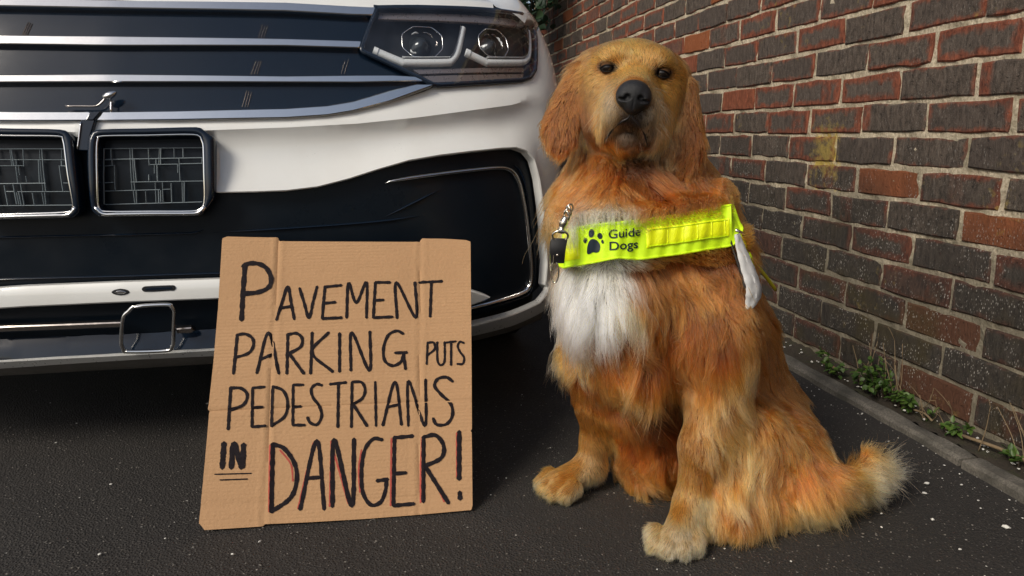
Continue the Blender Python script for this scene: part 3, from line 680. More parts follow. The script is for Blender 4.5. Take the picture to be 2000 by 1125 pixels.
def dead_stems(x, y, h, n, spread, label):
    w = empty('dead_stems', (x, y, .022))
    tag(w, label, 'plant', 'dead stems along the wall')
    for k in range(n):
        bm = bmesh.new()
        bx = min(max(x + random.gauss(0, .012), 1.158), 1.203); by = y + random.gauss(0, spread)
        hh = h * random.uniform(.45, 1); lean = random.gauss(0, .25)
        p0 = np.array([bx, by, .018])
        p2 = p0 + np.array([min(random.gauss(-.01, .012), XW - .008 - bx), lean * hh, hh])
        p1 = (p0 + p2) / 2 + np.array([random.gauss(0, .004), random.gauss(0, .008), 0])
        path = crom([p0, p1, p2], 4)
        tube(path, [.0013 * (1 - .6 * i / len(path)) for i in range(len(path))], 5, bm=bm)
        for j in range(random.randrange(0, 3)):
            q = path[random.randrange(3, len(path))]
            e = q + np.array([random.gauss(-.004, .006), random.gauss(0, .02), random.uniform(.008, .03)])
            e[0] = min(e[0], XW - .006)
            tube([q, (q + e) / 2 + np.array([0, 0, .002]), e], [.0007, .0006, .0004], 4, bm=bm)
        bm_obj('dry_stem', bm, 'dry_stem', w, smooth=True)
dead_stems(1.185, 1.47, .15, 15, .055, 'dead brown stems standing among the largest weed')
dead_stems(1.185, 1.30, .06, 6, .035, 'few short dead twigs beside the low weed')
dead_stems(1.185, 1.06, .12, 12, .05, 'dry upright stems at the wall foot by the right edge')
# fallen twigs and a leaf on the soil
for (a, b, r, lab) in (((1.165, 1.20, .030), (1.185, 1.03, .034), .0035, 'longest pale fallen twig lying along the soil strip'),
                       ((1.162, 1.26, .030), (1.158, 1.235, .031), .0030, 'short pale broken twig on the kerb edge'),
                       ((1.168, 1.345, .03), (1.156, 1.275, .033), .0022, 'thin reddish twig lying beside the low weed')):
    bm = tube(crom([a, ((a[0] + b[0]) / 2 + .004, (a[1] + b[1]) / 2, .035), b], 5), r, 7)
    tag(bm_obj('fallen_twig', bm, 'dry_stem', None, smooth=True), lab, 'twig')
bmv = empty('dry_leaf', (1.165, 1.66, .03))
leaves('leaf_blade', [((1.162, 1.68, .032), (0.2, -1, .1), (0, 0, 1), .05, .022)], plain('dead_leaf', (.25, .15, .09), .8, noise_amt=.3), bmv)
tag(bmv, 'curled dead leaf on the soil behind the dog', 'leaf')

# ivy bush hanging over the far end of the wall
ivy = empty('ivy_bush', (1.25, 4.6, 0))
tag(ivy, 'dark green ivy bush hanging over the far end of the wall', 'bush')
it = []
for k in range(60):
    p0 = np.array([XW + .05, random.uniform(4.35, 6.3), 1.95])
    p1 = p0 + np.array([random.uniform(-.28, -.1), random.gauss(0, .06), random.uniform(-.05, .2)])
    p2 = p1 + np.array([random.uniform(-.22, .02), random.gauss(0, .1), random.uniform(-.85, -.25)])
    path = crom([p0, p1, p2], 6)
    bm_obj('stem', tube(path, [.006 * (1 - .7 * i / len(path)) for i in range(len(path))], 5), 'ivy_stem', ivy)
    for q in path[3:]:
        for j in range(9):
            d = rdir(-.3); d[0] -= .3
            it.append((q + d * random.uniform(.01, .07), d, rdir(.2) + np.array([-.4, -.5, .6]), random.uniform(.03, .075), random.uniform(.022, .055)))
leaves('foliage', it, 'ivy_leaf', ivy)
# the ivy's mass on top of the wall
it = []
for k in range(2600):
    p = np.array([random.gauss(XW + .05, .17), random.uniform(4.3, 7.5), 1.95 + abs(random.gauss(0, .3))])
    it.append((p, rdir(), rdir(.3) + np.array([-.3, -.4, .4]), random.uniform(.04, .08), random.uniform(.03, .06)))
leaves('crown', it, 'ivy_leaf', ivy)

# ------------------------------------------------------------------ the car
XC, Y0 = -0.462, 1.42
PLAN = crom([(0, 0), (.2, .006), (.4, .022), (.55, .044), (.68, .078), (.77, .118), (.84, .17), (.885, .24), (.91, .34), (.924, .5), (.93, .75), (.93, 1.6)], 40)
PLAN = np.array(PLAN)
ARC = np.r_[0, np.cumsum(np.linalg.norm(np.diff(PLAN, axis=0), axis=1))]
PROF = np.array(crom([(.10, .16), (.14, .12), (.18, .075), (.22, .035), (.26, .015), (.32, .004), (.4, 0), (.5, 0), (.58, .005), (.66, .022), (.74, .046), (.82, .076), (.88, .105), (.93, .145), (.97, .2), (1.05, .3)], 20))
def S0(u, z):
    u = np.asarray(u, float); z = np.asarray(z, float)
    s = np.where(u < 0, -1.0, 1.0); a = np.abs(u)
    x = np.interp(a, ARC, PLAN[:, 0]); y = np.interp(a, ARC, PLAN[:, 1])
    w = np.clip(1 - (y - .15) / .5, .25, 1)
    q = np.clip((x - .6) / .35, 0, 1); q = q * q * (3 - 2 * q)
    x = x - q * 1.4 * np.maximum(0, z - .72) ** 2
    return np.stack([XC + s * x, Y0 + y + np.interp(z, PROF[:, 0], PROF[:, 1]) * w, z + 0 * x], -1)
def S(u, z, off=0.0):
    u = np.asarray(u, float); z = np.asarray(z, float)
    p = S0(u, z); e = 4e-3
    du = S0(u + e, z) - S0(u - e, z); dz = S0(u, z + e) - S0(u, z - e)
    n = np.cross(du, dz); n /= np.linalg.norm(n, axis=-1, keepdims=True)
    return p + n * np.asarray(off)[..., None]
from mathutils.geometry import delaunay_2d_cdt
def densify(o, step, closed=True):
    o = [np.array(p, float) for p in o]; r = []
    m = len(o) if closed else len(o) - 1
    for i in range(m):
        a, b = o[i], o[(i + 1) % len(o)]
        k = max(1, int(np.ceil(np.linalg.norm(b - a) / step)))
        r += [a + (b - a) * j / k for j in range(k)]
    if not closed: r.append(o[-1])
    return np.array(r)
def round_poly(o, r=0.006, n=3):
    """round every corner of a polygon"""
    o = [np.array(p, float) for p in o]; out = []
    for i in range(len(o)):
        a, b, c = o[i - 1], o[i], o[(i + 1) % len(o)]
        la, lc = np.linalg.norm(a - b), np.linalg.norm(c - b)
        ra = min(r, la * .45); rc = min(r, lc * .45)
        p, q = b + (a - b) / (la + 1e-9) * ra, b + (c - b) / (lc + 1e-9) * rc
        for k in range(n + 1):
            t_ = k / n
            out.append((1 - t_) ** 2 * p + 2 * t_ * (1 - t_) * b + t_ ** 2 * q)
    return out
def inside(poly, P):
    x, y = P[:, 0], P[:, 1]; r = np.zeros(len(P), bool)
    for i in range(len(poly)):
        (x0, y0), (x1, y1) = poly[i - 1], poly[i]
        c = ((y0 > y) != (y1 > y)) & (x < (x1 - x0) * (y - y0) / (y1 - y0 + 1e-15) + x0)
        r ^= c
    return r
def tri_poly(outline, res, step, line=None):
    o = densify(outline, step)
    area = 0.5 * np.sum(o[:, 0] * np.roll(o[:, 1], -1) - np.roll(o[:, 0], -1) * o[:, 1])
    if area < 0: o = o[::-1]
    lo, hi = o.min(0), o.max(0)
    g = np.stack(np.meshgrid(np.arange(lo[0] + res / 2, hi[0], res), np.arange(lo[1] + res / 2, hi[1], res)), -1).reshape(-1, 2)
    g = g[inside(o, g)] if len(g) else g
    if len(g):
        d = np.min(np.linalg.norm(g[:, None] - o[None], axis=2), axis=1)
        g = g[d > res * .45]
    ex = []
    if line is not None:
        ln = densify(line, .008, False); ln = ln[inside(o, ln)]
        ln = ln[np.min(np.linalg.norm(ln[:, None] - o[None], axis=2), axis=1) > .003]
        g = g[np.min(np.linalg.norm(g[:, None] - ln[None], axis=2), axis=1) > res * .4]
        ex = [(len(o) + len(g) + i, len(o) + len(g) + i + 1) for i in range(len(ln) - 1)]
        g = np.vstack([g, ln])
    n = len(o)
    vs = [Vector(p) for p in np.vstack([o, g]).tolist()] if len(g) else [Vector(p) for p in o.tolist()]
    r = delaunay_2d_cdt(vs, [(i, (i + 1) % n) for i in range(n)] + (ex if len(g) else []), [], 1, 1e-7)
    return np.array([v[:] for v in r[0]]), [list(f) for f in r[2]], o
def panel(name, outline, off, mat, parent, thick=0.008, ch=0.0014, res=0.03, step=0.012, fn=None, mirror=False, surf=S, smooth_ang=35, line=None):
    V2, F, o = tri_poly(outline, res, step, line)
    if mirror:
        V2 = V2 * np.array([-1, 1]); F = [f[::-1] for f in F]; o = (o * np.array([-1, 1]))[::-1]
    offv = np.full(len(V2), off) + (fn(V2[:, 0], V2[:, 1]) if fn else 0)
    P3 = surf(V2[:, 0], V2[:, 1], offv)
    V = [tuple(p) for p in P3]; F = [tuple(f) for f in F]
    # rim: boundary of the triangulation
    from collections import Counter
    ec = Counter()
    for f in F:
        for a, b in zip(f, f[1:] + f[:1]): ec[(a, b)] += 1
    bd = {a: b for (a, b) in ec if (b, a) not in ec}
    n0 = len(V)
    idx = list(bd.keys())
    prev = {b: a for a, b in bd.items()}
    m1, m2 = {}, {}
    for a in idx:
        p, q, r_ = V2[prev[a]] if a in prev else V2[a], V2[a], V2[bd[a]]
        tdir = r_ - p; tdir = tdir / (np.linalg.norm(tdir) + 1e-12)
        nrm = np.array([tdir[1], -tdir[0]])
        e = q + nrm * ch
        o1 = off + (float(fn(np.array([q[0]]), np.array([q[1]]))[0]) if fn else 0)
        m1[a] = len(V); V.append(tuple(surf(e[0], e[1], o1 - ch)))
        m2[a] = len(V); V.append(tuple(surf(e[0], e[1], o1 - thick)))
    for a, b in bd.items():
        if b in m1:
            F.append((b, a, m1[a], m1[b])); F.append((m1[b], m1[a], m2[a], m2[b]))
    ob = mesh(name, V, F, mat, parent, smooth=True)
    try: ob.data.set_sharp_from_angle(angle=R(smooth_ang))
    except Exception: pass
    return ob
def strip(name, path, width, height, off, mat, parent, taper=0, n=4, mirror=False, closed=False, bm=None, surf=S):
    p = crom(path, n, closed) if n > 1 else [np.array(q, float) for q in path]
    own = bm is None
    if own: bm = bmesh.new()
    N = len(p); prev = None; first = None
    for i in range(N):
        a = p[i - 1] if (i or closed) else p[0]; b = p[(i + 1) % N] if (i < N - 1 or closed) else p[-1]
        d = b - a; d = d / (np.linalg.norm(d) + 1e-12); nr = np.array([-d[1], d[0]])
        w = width
        if taper:
            k = min(i / taper, (N - 1 - i) / taper if taper > 0 else 1, 1); w = width * max(.08, math.sin(k * math.pi / 2))
        ring = []
        for (s, hh) in ((-.5, -.3), (-.5, .35), (-.32, .85), (0, 1), (.32, .85), (.5, .35), (.5, -.3)):
            q = p[i] + nr * s * w
            u = -q[0] if mirror else q[0]
            ring.append(bm.verts.new(tuple(surf(u, q[1], off + height * hh * (w / width if taper else 1)))))
        if prev:
            for k in range(6): bm.faces.new((prev[k], prev[k + 1], ring[k + 1], ring[k]))
        else: first = ring
        prev = ring
    if closed:
        for k in range(6): bm.faces.new((prev[k], prev[k + 1], first[k + 1], first[k]))
    else:
        bm.faces.new(first[::-1]); bm.faces.new(prev)
    if own: return bm_obj(name, bm, mat, parent, smooth=True, autosmooth=50)
def surf_tube(name, path, rad, off, mat, parent, n=4, closed=False, seg=8, mirror=False, bm=None):
    p = np.array(crom(path, n, closed))
    if mirror: p = p * np.array([-1, 1])
    q = S(p[:, 0], p[:, 1], np.full(len(p), off))
    own = bm is None
    bm = tube(q, rad, seg, closed, bm=bm)
    if own: return bm_obj(name, bm, mat, parent, smooth=True)
def mir(o): return [(-p[0], p[1]) for p in o[::-1]]

t = NT('projector_glass')
t.p(Base_Color=(0.03, 0.035, 0.04), Roughness=0.05, Metallic=0.3)
M['projector'] = t.m
M['lattice'] = plain('grey_lattice', (0.20, 0.24, 0.26), 0.4, 0.0)
car = empty('parked_car', (XC, Y0 + 2.2, 0))
tag(car, 'white SUV parked nose-on with chrome-barred black grille', 'car')
crx = np.array(CAR['crease'])
low = np.array(CAR['bumper_low'])
lo_s = low[low[:, 0].argsort()]
def scoop(u, z):
    a = np.abs(u)
    zc = np.interp(a, crx[:, 0], crx[:, 1]); zb = np.interp(a, lo_s[:, 0], lo_s[:, 1])
    s = np.clip((zc - z) / np.maximum(zc - zb, .03), 0, 1)
    fade = np.clip((.93 - a) / .18, 0, 1) * np.clip((a - .02) / .1, .3, 1)
    d = -0.016 * np.sin(np.pi * s ** .75) * fade
    up = np.clip((z - zc) / .05, 0, 1)
    return d - .010 * up ** 1.2 * fade
arch_c, arch_r = (1.60, .345), .405
arch = [(arch_c[0] + arch_r * math.cos(R(a)), arch_c[1] + arch_r * math.sin(R(a))) for a in range(128, 196, 5)]
bum = [tuple(p) for p in CAR['bumper']] + [(.875, .895), (.93, .912), (1.05, .928), (1.20, .94), (1.345, .948)] + arch + [(1.19, .225), (1.05, .235), (.95, .255), (.905, .275)] + [tuple(p) for p in CAR['bumper_low']]
for mr in (False, True):
    # the frames sit a little off centre, so the far half's inner edge is let in
    bq = [(p[0] + (.066 * min(1, max(0, (.42 - p[0]) / .22)) if mr else 0), p[1]) for p in bum]
    panel('bumper', bq, 0.0, 'white_paint', car, 0.020, 0.0022, 0.012, 0.008, scoop, mr, line=CAR['crease'], smooth_ang=40)
base = [(.885, .30), (.87, .45), (.83, .585), (.78, .615), (.66, .61), (.5, .59), (.36, .56), (.2, .60), (.12, .662), (0, .662)]
base = [(0, .662)] + base[::-1][1:]
bot = [(.885, .285), (.8, .25), (.66, .232), (.3, .225), (0, .228)]
full = base + bot
full = full[:-1] + [(0, .228)] + mir(full)[1:-1]
panel('lower_panel', full, -0.024, 'black_panel', car, 0.02, 0.001, 0.03, 0.02)
gr = [(0, .655), (.3, .659), (.43, .670), (.5, .690), (.575, .722), (.585, .738), (.52, .768), (.452, .80), (.484, .889), (.3, .895), (0, .893)]
panel('grille_backing', gr[:-1] + [(0, .893)] + mir(gr)[1:-1], -0.012, 'black_gloss', car, 0.01, 0.001, 0.03, 0.02)
# grille bars run right across; the lowest one is broken at the centre by the strap
for k, b in enumerate(CAR['bar'][:3]):
    b = np.array(b); h_ = len(b)
    right = [tuple(p) for p in b if p[0] > 0.0]
    top = [p for p in right[: len(right)] ]
    o = sorted([p for p in right], key=lambda p: 0)
    allp = right + mir(right)
    # reorder: right list runs top edge left->right then bottom edge right->left
    imax = max(range(len(right)), key=lambda i: right[i][0])
    tp, bt = right[:imax + 1], right[imax + 1:]
    tl = lambda p: (-p[0], p[1] - .022 * p[0])          # the car stands a touch lower on that side
    outl = [tl(p) for p in tp[::-1]] + tp + bt + [tl(p) for p in bt[::-1]]
    panel('grille_bar', round_poly(outl, .002, 2), 0.001, 'chrome', car, 0.016, 0.0014, 0.03, 0.02)
for mr in (False, True):
    b4 = [(p[0] + (.037 * min(1, max(0, (.42 - p[0]) / .22)) if mr else 0), p[1] - (.016 * p[0] if mr else 0)) for p in CAR['bar'][3]]
    panel('grille_bar', b4, 0.006, 'chrome', car, 0.03, 0.0016, 0.02, 0.012, None, mr)
for v in CAR['vanes']:
    strip('grille_vane', [v[0], v[1]], .0009, .0010, -.0115, 'dark_chrome', car, n=2)
# hook on the lower bar
hk = surf_tube('hook', CAR['hookstem'], .0022, .006, 'chrome', car)
surf_tube('hook_arm', CAR['hookarm'], .0019, .002, 'dark_chrome', car)
bm = bmesh.new()
bmesh.ops.create_icosphere(bm, subdivisions=3, radius=1)
kp = S(CAR['knob'][0], CAR['knob'][1], .010)
for v in bm.verts:
    c_ = v.co
    v.co = Vector((c_.x * .0115 + .004 * c_.z, c_.y * .008, c_.z * .008 + .003 * max(0, c_.x))) + Vector(kp)
bm_obj('hook_knob', bm, 'chrome', car, smooth=True)
panel('strap', CAR['strap'], 0.010, 'black_gloss', car, 0.02, 0.0015, 0.01, 0.006)
panel('strap', CAR['strap2'], 0.012, 'black_gloss', car, 0.02, 0.0012, 0.01, 0.006)
surf_tube('strap_trim', CAR['sliver'], .0013, .012, 'chrome', car)
# two square lamp frames with a lattice of thin bars
for mr in (False, True):
    dx = 0.085 if mr else 0
    sh = lambda L_: [((-p[0] - dx) if mr else p[0], p[1]) for p in L_]
    fo, fi = sh(CAR['frame_o']), sh(CAR['frame_i'])
    fo, fi = np.array(crom(fo, 3, True)), np.array(crom(fi, 3, True))
    # ring between the two contours
    ang = lambda P_, c_: np.arctan2(P_[:, 1] - c_[1], P_[:, 0] - c_[0])
    cc = fi.mean(0)
    th = np.linspace(-math.pi, math.pi, 120, endpoint=False)
    def radial(P_):
        out = []
        for a in th:
            d = np.array([math.cos(a), math.sin(a)]); best = 0
            for i in range(len(P_)):
                p, q = P_[i - 1] - cc, P_[i] - cc
                e = q - p; den = d[0] * e[1] - d[1] * e[0]
                if abs(den) < 1e-12: continue
                s_ = (p[0] * e[1] - p[1] * e[0]) / den; r_ = (p[0] * d[1] - p[1] * d[0]) / den
                if s_ > 0 and -1e-6 <= r_ <= 1 + 1e-6: best = max(best, s_)
            out.append(cc + d * best)
        return np.array(out)
    A, B_ = radial(fo), radial(fi)
    V, F = [], []
    lv = [(0, -.012), (0, .010), (.12, .016), (.5, .018), (.86, .015), (1, .009), (1, -.03)]
    for (k, of) in lv:
        Q = A + (B_ - A) * k
        V += [tuple(p) for p in S(Q[:, 0], Q[:, 1], np.full(len(Q), of))]
    n = len(th)
    for L_ in range(len(lv) - 1):
        for i in range(n):
            j = (i + 1) % n
            F.append((L_ * n + i, L_ * n + j, (L_ + 1) * n + j, (L_ + 1) * n + i))
    frame = mesh('lamp_frame', V, F, 'black_gloss', car, smooth=True)
    Q = A + (B_ - A) * 0.93
    bm = tube(S(Q[:, 0], Q[:, 1], np.full(len(Q), .012)), .0022, 7, True)
    bm_obj('frame_trim', bm, 'chrome', frame, smooth=True)
    low_half = [q for q in (A + (B_ - A) * .55) if q[1] < fi[:, 1].min() + .012]
    low_half = sorted(low_half, key=lambda q: q[0])
    if len(low_half) > 3:
        surf_tube('frame_trim', low_half[::3], .0034, .015, 'chrome', frame, n=3)
    panel('lamp_back', fi, -0.020, 'black_panel', frame, 0.004, 0.0005, 0.02, 0.01)
    bm = bmesh.new()
    for s_ in CAR['grid']:
        a, b = (s_[0], s_[1]), (s_[2], s_[3])
        if mr: a, b = (-a[0] - dx, a[1]), (-b[0] - dx, b[1])
        strip('', [a, b], .0012 + .0008 * random.random(), .0022, -.012, None, None, n=2, bm=bm)
    bm_obj('lattice', bm, 'lattice', frame)
# white mid strip with its sensor slots
st_ = [tuple(p) for p in CAR['strip']]
rt = [p for p in st_ if p[0] > -.1]
im = max(range(len(rt)), key=lambda i: rt[i][0])
tp, bt = rt[:im + 1], rt[im + 1:]
tp = [p for p in tp if p[0] > 0.05]; bt = [p for p in bt if p[0] > 0.05]
outl = [(-p[0], p[1]) for p in tp[::-1]] + [(0, .3688)] + tp + bt + [(0, .3370)] + [(-p[0], p[1]) for p in bt[::-1]]
panel('mid_strip', outl, 0.004, 'white_paint', car, 0.016, 0.003, 0.02, 0.012, lambda u, z: -.004 * np.clip((z - .36) / .01, 0, 1))
panel('sensor', round_poly(CAR['oval'], .003), 0.005, 'black_satin', car, 0.004, 0.0006, 0.01, 0.004)
ov = np.array(CAR['oval']); oc = ov.mean(0)
panel('sensor_face', (oc + (ov - oc) * np.array([.62, .45])).tolist(), 0.0065, 'chrome', car, 0.002, 0.0006, 0.01, 0.004)
panel('sensor_slot', round_poly(CAR['slot'], .003), 0.0052, 'black_satin', car, 0.004, 0.0006, 0.01, 0.004)
sl = np.array(CAR['slot']); oc = sl.mean(0)
panel('sensor_slot', (oc + (sl - oc) * np.array([.8, .4])).tolist(), 0.0062, 'black_gloss', car, 0.002, 0.0006, 0.01, 0.004)
# lower grille
for k, b in enumerate(CAR['lowbar']):
    if k == 0:
        b = [(-.60, .289), (-.2, .2945), (-.0132, .2939), (-.0143, .2867), (-.2, .2868), (-.60, .281)]
    panel('lower_bar', b, 0.002, 'dark_chrome', car, 0.012, 0.002, 0.02, 0.012)
bm = tube(S(np.array(crom(CAR['ring'], 4, True))[:, 0], np.array(crom(CAR['ring'], 4, True))[:, 1], np.full(14 * 4, .016)), .0036, 10, True)
bm_obj('tow_ring', bm, 'chrome', car, smooth=True)
led = [(-.6, .228), (-.3, .228), (0, .232), (.14, .231), (.32, .228), (.56, .228), (.56, .262), (.32, .262), (.14, .262), (0, .264), (-.3, .262), (-.6, .262)]
panel('lower_ledge', led, 0.004, 'black_gloss', car, 0.004, 0.001, 0.012, 0.012, lambda u, z: -.034 * np.clip((z - .23) / .03, 0, 1))
lp, lb = [tuple(p) for p in CAR['lip']], [tuple(p) for p in CAR['lipb']]
lp = [p for p in lp if p[0] > 0]; lb = [p for p in lb if p[0] > 0]
lipo = [(-p[0], p[1]) for p in lp[::-1]] + [(0, .2292)] + lp + lb[::-1] + [(0, .2185)] + [(-p[0], p[1]) for p in lb]
panel('lower_lip', lipo, 0.007, 'silver', car, 0.016, 0.002, 0.012, 0.010)
un = [tuple(p) for p in CAR['under'] if p[0] > 0]
lb2 = [(p[0], p[1] + .001) for p in lb if p[0] < .88]
uno = [(-p[0], p[1]) for p in lb2[::-1]] + [(0, .219)] + lb2 + un[::-1] + [(0, .171)] + [(-p[0], p[1]) for p in un]
panel('bumper_underside', uno, 0.003, 'under', car, 0.01, 0.001, 0.012, 0.012, lambda u, z: -.25 * np.clip(.22 - z, 0, .1))
for rb in CAR['ribs']:
    strip('panel_rib', rb, .004, .0045, -.024, 'black_gloss', car, taper=4)
for mr in (False, True):
    strip('fog_trim', CAR['cstrip'], .0095, .0095, -.022, 'chrome', car, taper=10, n=5, mirror=mr)
    cs = np.array(CAR['cstrip'][3:]); 
    cs2 = [(p[0] + .017 * min(1, max(0, (p[0] - .6) * 5)), p[1] + (.012 if p[1] > .5 else (-.012 if p[1] < .29 else 0))) for p in cs[3:]]
    strip('fog_trim', cs2, .004, .004, -.023, 'black_gloss', car, taper=6, n=4, mirror=mr)
# headlights
hb = round_poly(CAR['head'], .005, 3)
for mr in (False, True):
    hl = panel('headlight', hb, -0.040, 'black_satin', car, 0.004, 0.0005, 0.03, 0.012, mirror=mr)
    # side walls of the housing
    o = densify(hb, .012)
    if mr: o = o * np.array([-1, 1])
    a, b = S(o[:, 0], o[:, 1], np.full(len(o), -.002)), S(o[:, 0], o[:, 1], np.full(len(o), -.040))
    n = len(o)
    mesh('housing_wall', list(map(tuple, a)) + list(map(tuple, b)), [(i, (i + 1) % n, n + (i + 1) % n, n + i) for i in range(n)], 'black_gloss', hl, smooth=True)
    cc = np.array(CAR['head']).mean(0)
    inner = [tuple(cc + (np.array(p) - cc) * np.array([.965, .90])) for p in hb]
    oin = densify(inner, .012)
    if mr: oin = oin * np.array([-1, 1])
    ring = np.vstack([S(o[:, 0], o[:, 1], np.full(n, -.001))])
    strip('housing_rim', [tuple(p) for p in (np.array(hb) if not mr else np.array(hb))][::2], .009, .004, -.002, 'black_gloss', hl, n=2, mirror=mr, closed=True)
    strip('daylight_guide', CAR['drl1'], .0150, .008, -.014, 'grey_light', hl, n=5, mirror=mr)
    strip('daylight_guide', CAR['drl2'], .0140, .008, -.014, 'grey_light', hl, n=5, mirror=mr)
    for d_ in ('drl1', 'drl2'):
        p0, p1 = np.array(CAR[d_][0]), np.array(CAR[d_][1])
        e = (p1 - p0) / np.linalg.norm(p1 - p0)
        strip('guide_cap', [tuple(p0 - e * .002), tuple(p0 + e * .007)], .0150, .010, -.014, 'cap_white', hl, n=2, mirror=mr)
        q = [np.array(p) for p in CAR[d_]]
        off_in = []
        for i in range(len(q)):
            d = q[min(i + 1, len(q) - 1)] - q[max(i - 1, 0)]; d /= np.linalg.norm(d)
            off_in.append(tuple(q[i] + np.array([-d[1], d[0]]) * .0085))
        strip('guide_edge', off_in[1:], .0016, .009, -.013, 'chrome', hl, n=4, mirror=mr)
    for (nm, rx, rz) in (('lens1', .043, .031), ('lens2', .041, .030)):
        c0 = np.array(CAR[nm])
        octo = [(c0[0] + rx * x, c0[1] + rz * z_) for x, z_ in ((-.45, 1), (.5, 1), (1, .45), (1, -.4), (.55, -1), (-.5, -1), (-1, -.45), (-1, .45))]
        octr = round_poly(octo, .010, 3)
        surf_tube('projector_bezel', round_poly(octo, .006, 2), .0011, -.012, 'chrome', hl, n=2, closed=True, seg=6, mirror=mr)
        # convex projector lens
        V, F = [], []
        cu = -c0[0] if mr else c0[0]
        for r_ in range(7):
            for a in range(24):
                rr = r_ / 6; th_ = a / 24 * 2 * math.pi
                V.append(tuple(S(cu + rx * .58 * rr * math.cos(th_), c0[1] + rz * .76 * rr * math.sin(th_), -.032 + .018 * math.cos(rr * math.pi / 2))))
        for r_ in range(6):
            for a in range(24):
                F.append((r_ * 24 + a, r_ * 24 + (a + 1) % 24, (r_ + 1) * 24 + (a + 1) % 24, (r_ + 1) * 24 + a))
        mesh('projector_lens', V, F, 'projector', hl, smooth=True)
        # bright facets of the reflector bowl behind
        for k in range(5):
            a0 = random.uniform(0, 6.28)
            pa = [(c0[0] + rx * rr * math.cos(a0 + w_), c0[1] + rz * rr * math.sin(a0 + w_)) for rr, w_ in ((.70, 0), (.78, .25), (.76, .55))]
            strip('reflector_facet', pa, .003, .003, -.020, 'grey_light' if k % 2 else 'dark_chrome', hl, n=3, mirror=mr, taper=2)
    for sp in CAR['hstripe']:
        panel('reflector_band', sp, -0.016, 'lamp_bronze', hl, 0.006, 0.001, 0.02, 0.01, mirror=mr)
    panel('indicator_band', CAR['htop'], -0.012, 'lamp_bronze', hl, 0.006, 0.001, 0.02, 0.01, mirror=mr)
    panel('lens_cover', hb, 0.002, 'lens', hl, 0.003, 0.0015, 0.03, 0.012, mirror=mr)

# bonnet and wings
def bon_edge(u):
    e = np.array(CAR['bonnet_edge']); e = e[e[:, 0] > .05]
    return np.interp(abs(u), np.r_[0, e[:, 0]], np.r_[.8905, e[:, 1]])
V, F = [], []
us = np.linspace(-.766, .766, 61); vs = np.linspace(-.02, 1, 26)
for v in vs:
    for u in us:
        p0 = S(u, bon_edge(u), 0.004)
        x = p0[0] - XC
        p1 = np.array([XC + x * .93, Y0 + 1.18 - .10 * (x / .75) ** 2, 1.075 - .035 * (x / .75) ** 2])
        k = max(v, 0)
        q = p0 + (p1 - p0) * np.array([k, k, 1 - (1 - k) ** 1.9])
        q[2] += .012 * math.sin(math.pi * min(1, k * 1.2)) * (1 if abs(x) > .45 else .7)
        if v < 0: q[2] -= .012; q[1] += .006
        V.append(tuple(q))
n1 = len(us)
F = [(j * n1 + i, j * n1 + i + 1, (j + 1) * n1 + i + 1, (j + 1) * n1 + i) for j in range(len(vs) - 1) for i in range(n1 - 1)]
mesh('bonnet', V, F, 'white_paint', car, smooth=True)
for sgn in (1, -1):
    V = []
    fo = np.array([(.7735, .9069), (.8228, .9019), (.8467, .8927), (.864, .8790)])
    out = np.array([(.864, .8790), (.93, .914), (1.05, .930), (1.20, .942), (1.345, .950), (1.7, .965), (2.1, .975)])
    vs = np.linspace(0, 1, 30); ws = np.linspace(0, 1, 14)
    p_in0 = S(.7735, .9069, .002); x = p_in0[0] - XC
    p_in1 = np.array([XC + (x + .006) * .93, Y0 + 1.15, 1.035])
    for v in vs:
        a = p_in0 + (p_in1 - p_in0) * np.array([v, v, 1 - (1 - v) ** 1.9]); a[2] += .010 * math.sin(math.pi * min(1, v * 1.2))
        uo = np.interp(v, np.linspace(0, 1, len(out)), out[:, 0]); zo = np.interp(v, np.linspace(0, 1, len(out)), out[:, 1])
        b = S(uo, zo, .0)
        for w in ws:
            if v < 1e-6:
                uu = np.interp(w, np.linspace(0, 1, 4), fo[:, 0]); zz = np.interp(w, np.linspace(0, 1, 4), fo[:, 1])
                q = S(uu, zz, .001)
            else:
                q = a + (b - a) * np.array([w, w, w ** 1.8])
                q = q + np.array([.35, -.1, 1]) * .020 * math.sin(math.pi * w) * min(1, v * 4)
            q = np.array(q); q[0] = XC + sgn * (q[0] - XC)
            V.append(tuple(q))
    n1 = len(ws)
    F = [(j * n1 + i, j * n1 + i + 1, (j + 1) * n1 + i + 1, (j + 1) * n1 + i) for j in range(len(vs) - 1) for i in range(n1 - 1)]
    if sgn < 0: F = [f[::-1] for f in F]
    mesh('wing_top', V, F, 'white_paint', car, smooth=True)
# wing side behind the bumper, with the wheel arch cut out
wing = [(1.349, .95), (1.7, .965), (2.25, .98), (2.25, .24), (2.02, .22)] + [(arch_c[0] + arch_r * math.cos(R(a)), arch_c[1] + arch_r * math.sin(R(a))) for a in range(-10, 129, 6)]
for mr in (False, True):
    panel('wing', wing, -0.001, 'white_paint', car, 0.01, 0.0015, 0.05, 0.02, mirror=mr)
    ac = [(arch_c[0] + (arch_r + .012) * math.cos(R(a)), arch_c[1] + (arch_r + .012) * math.sin(R(a))) for a in range(-12, 196, 6)]
    strip('arch_trim', ac, .035, .008, .001, 'black_satin', car, n=2, mirror=mr)
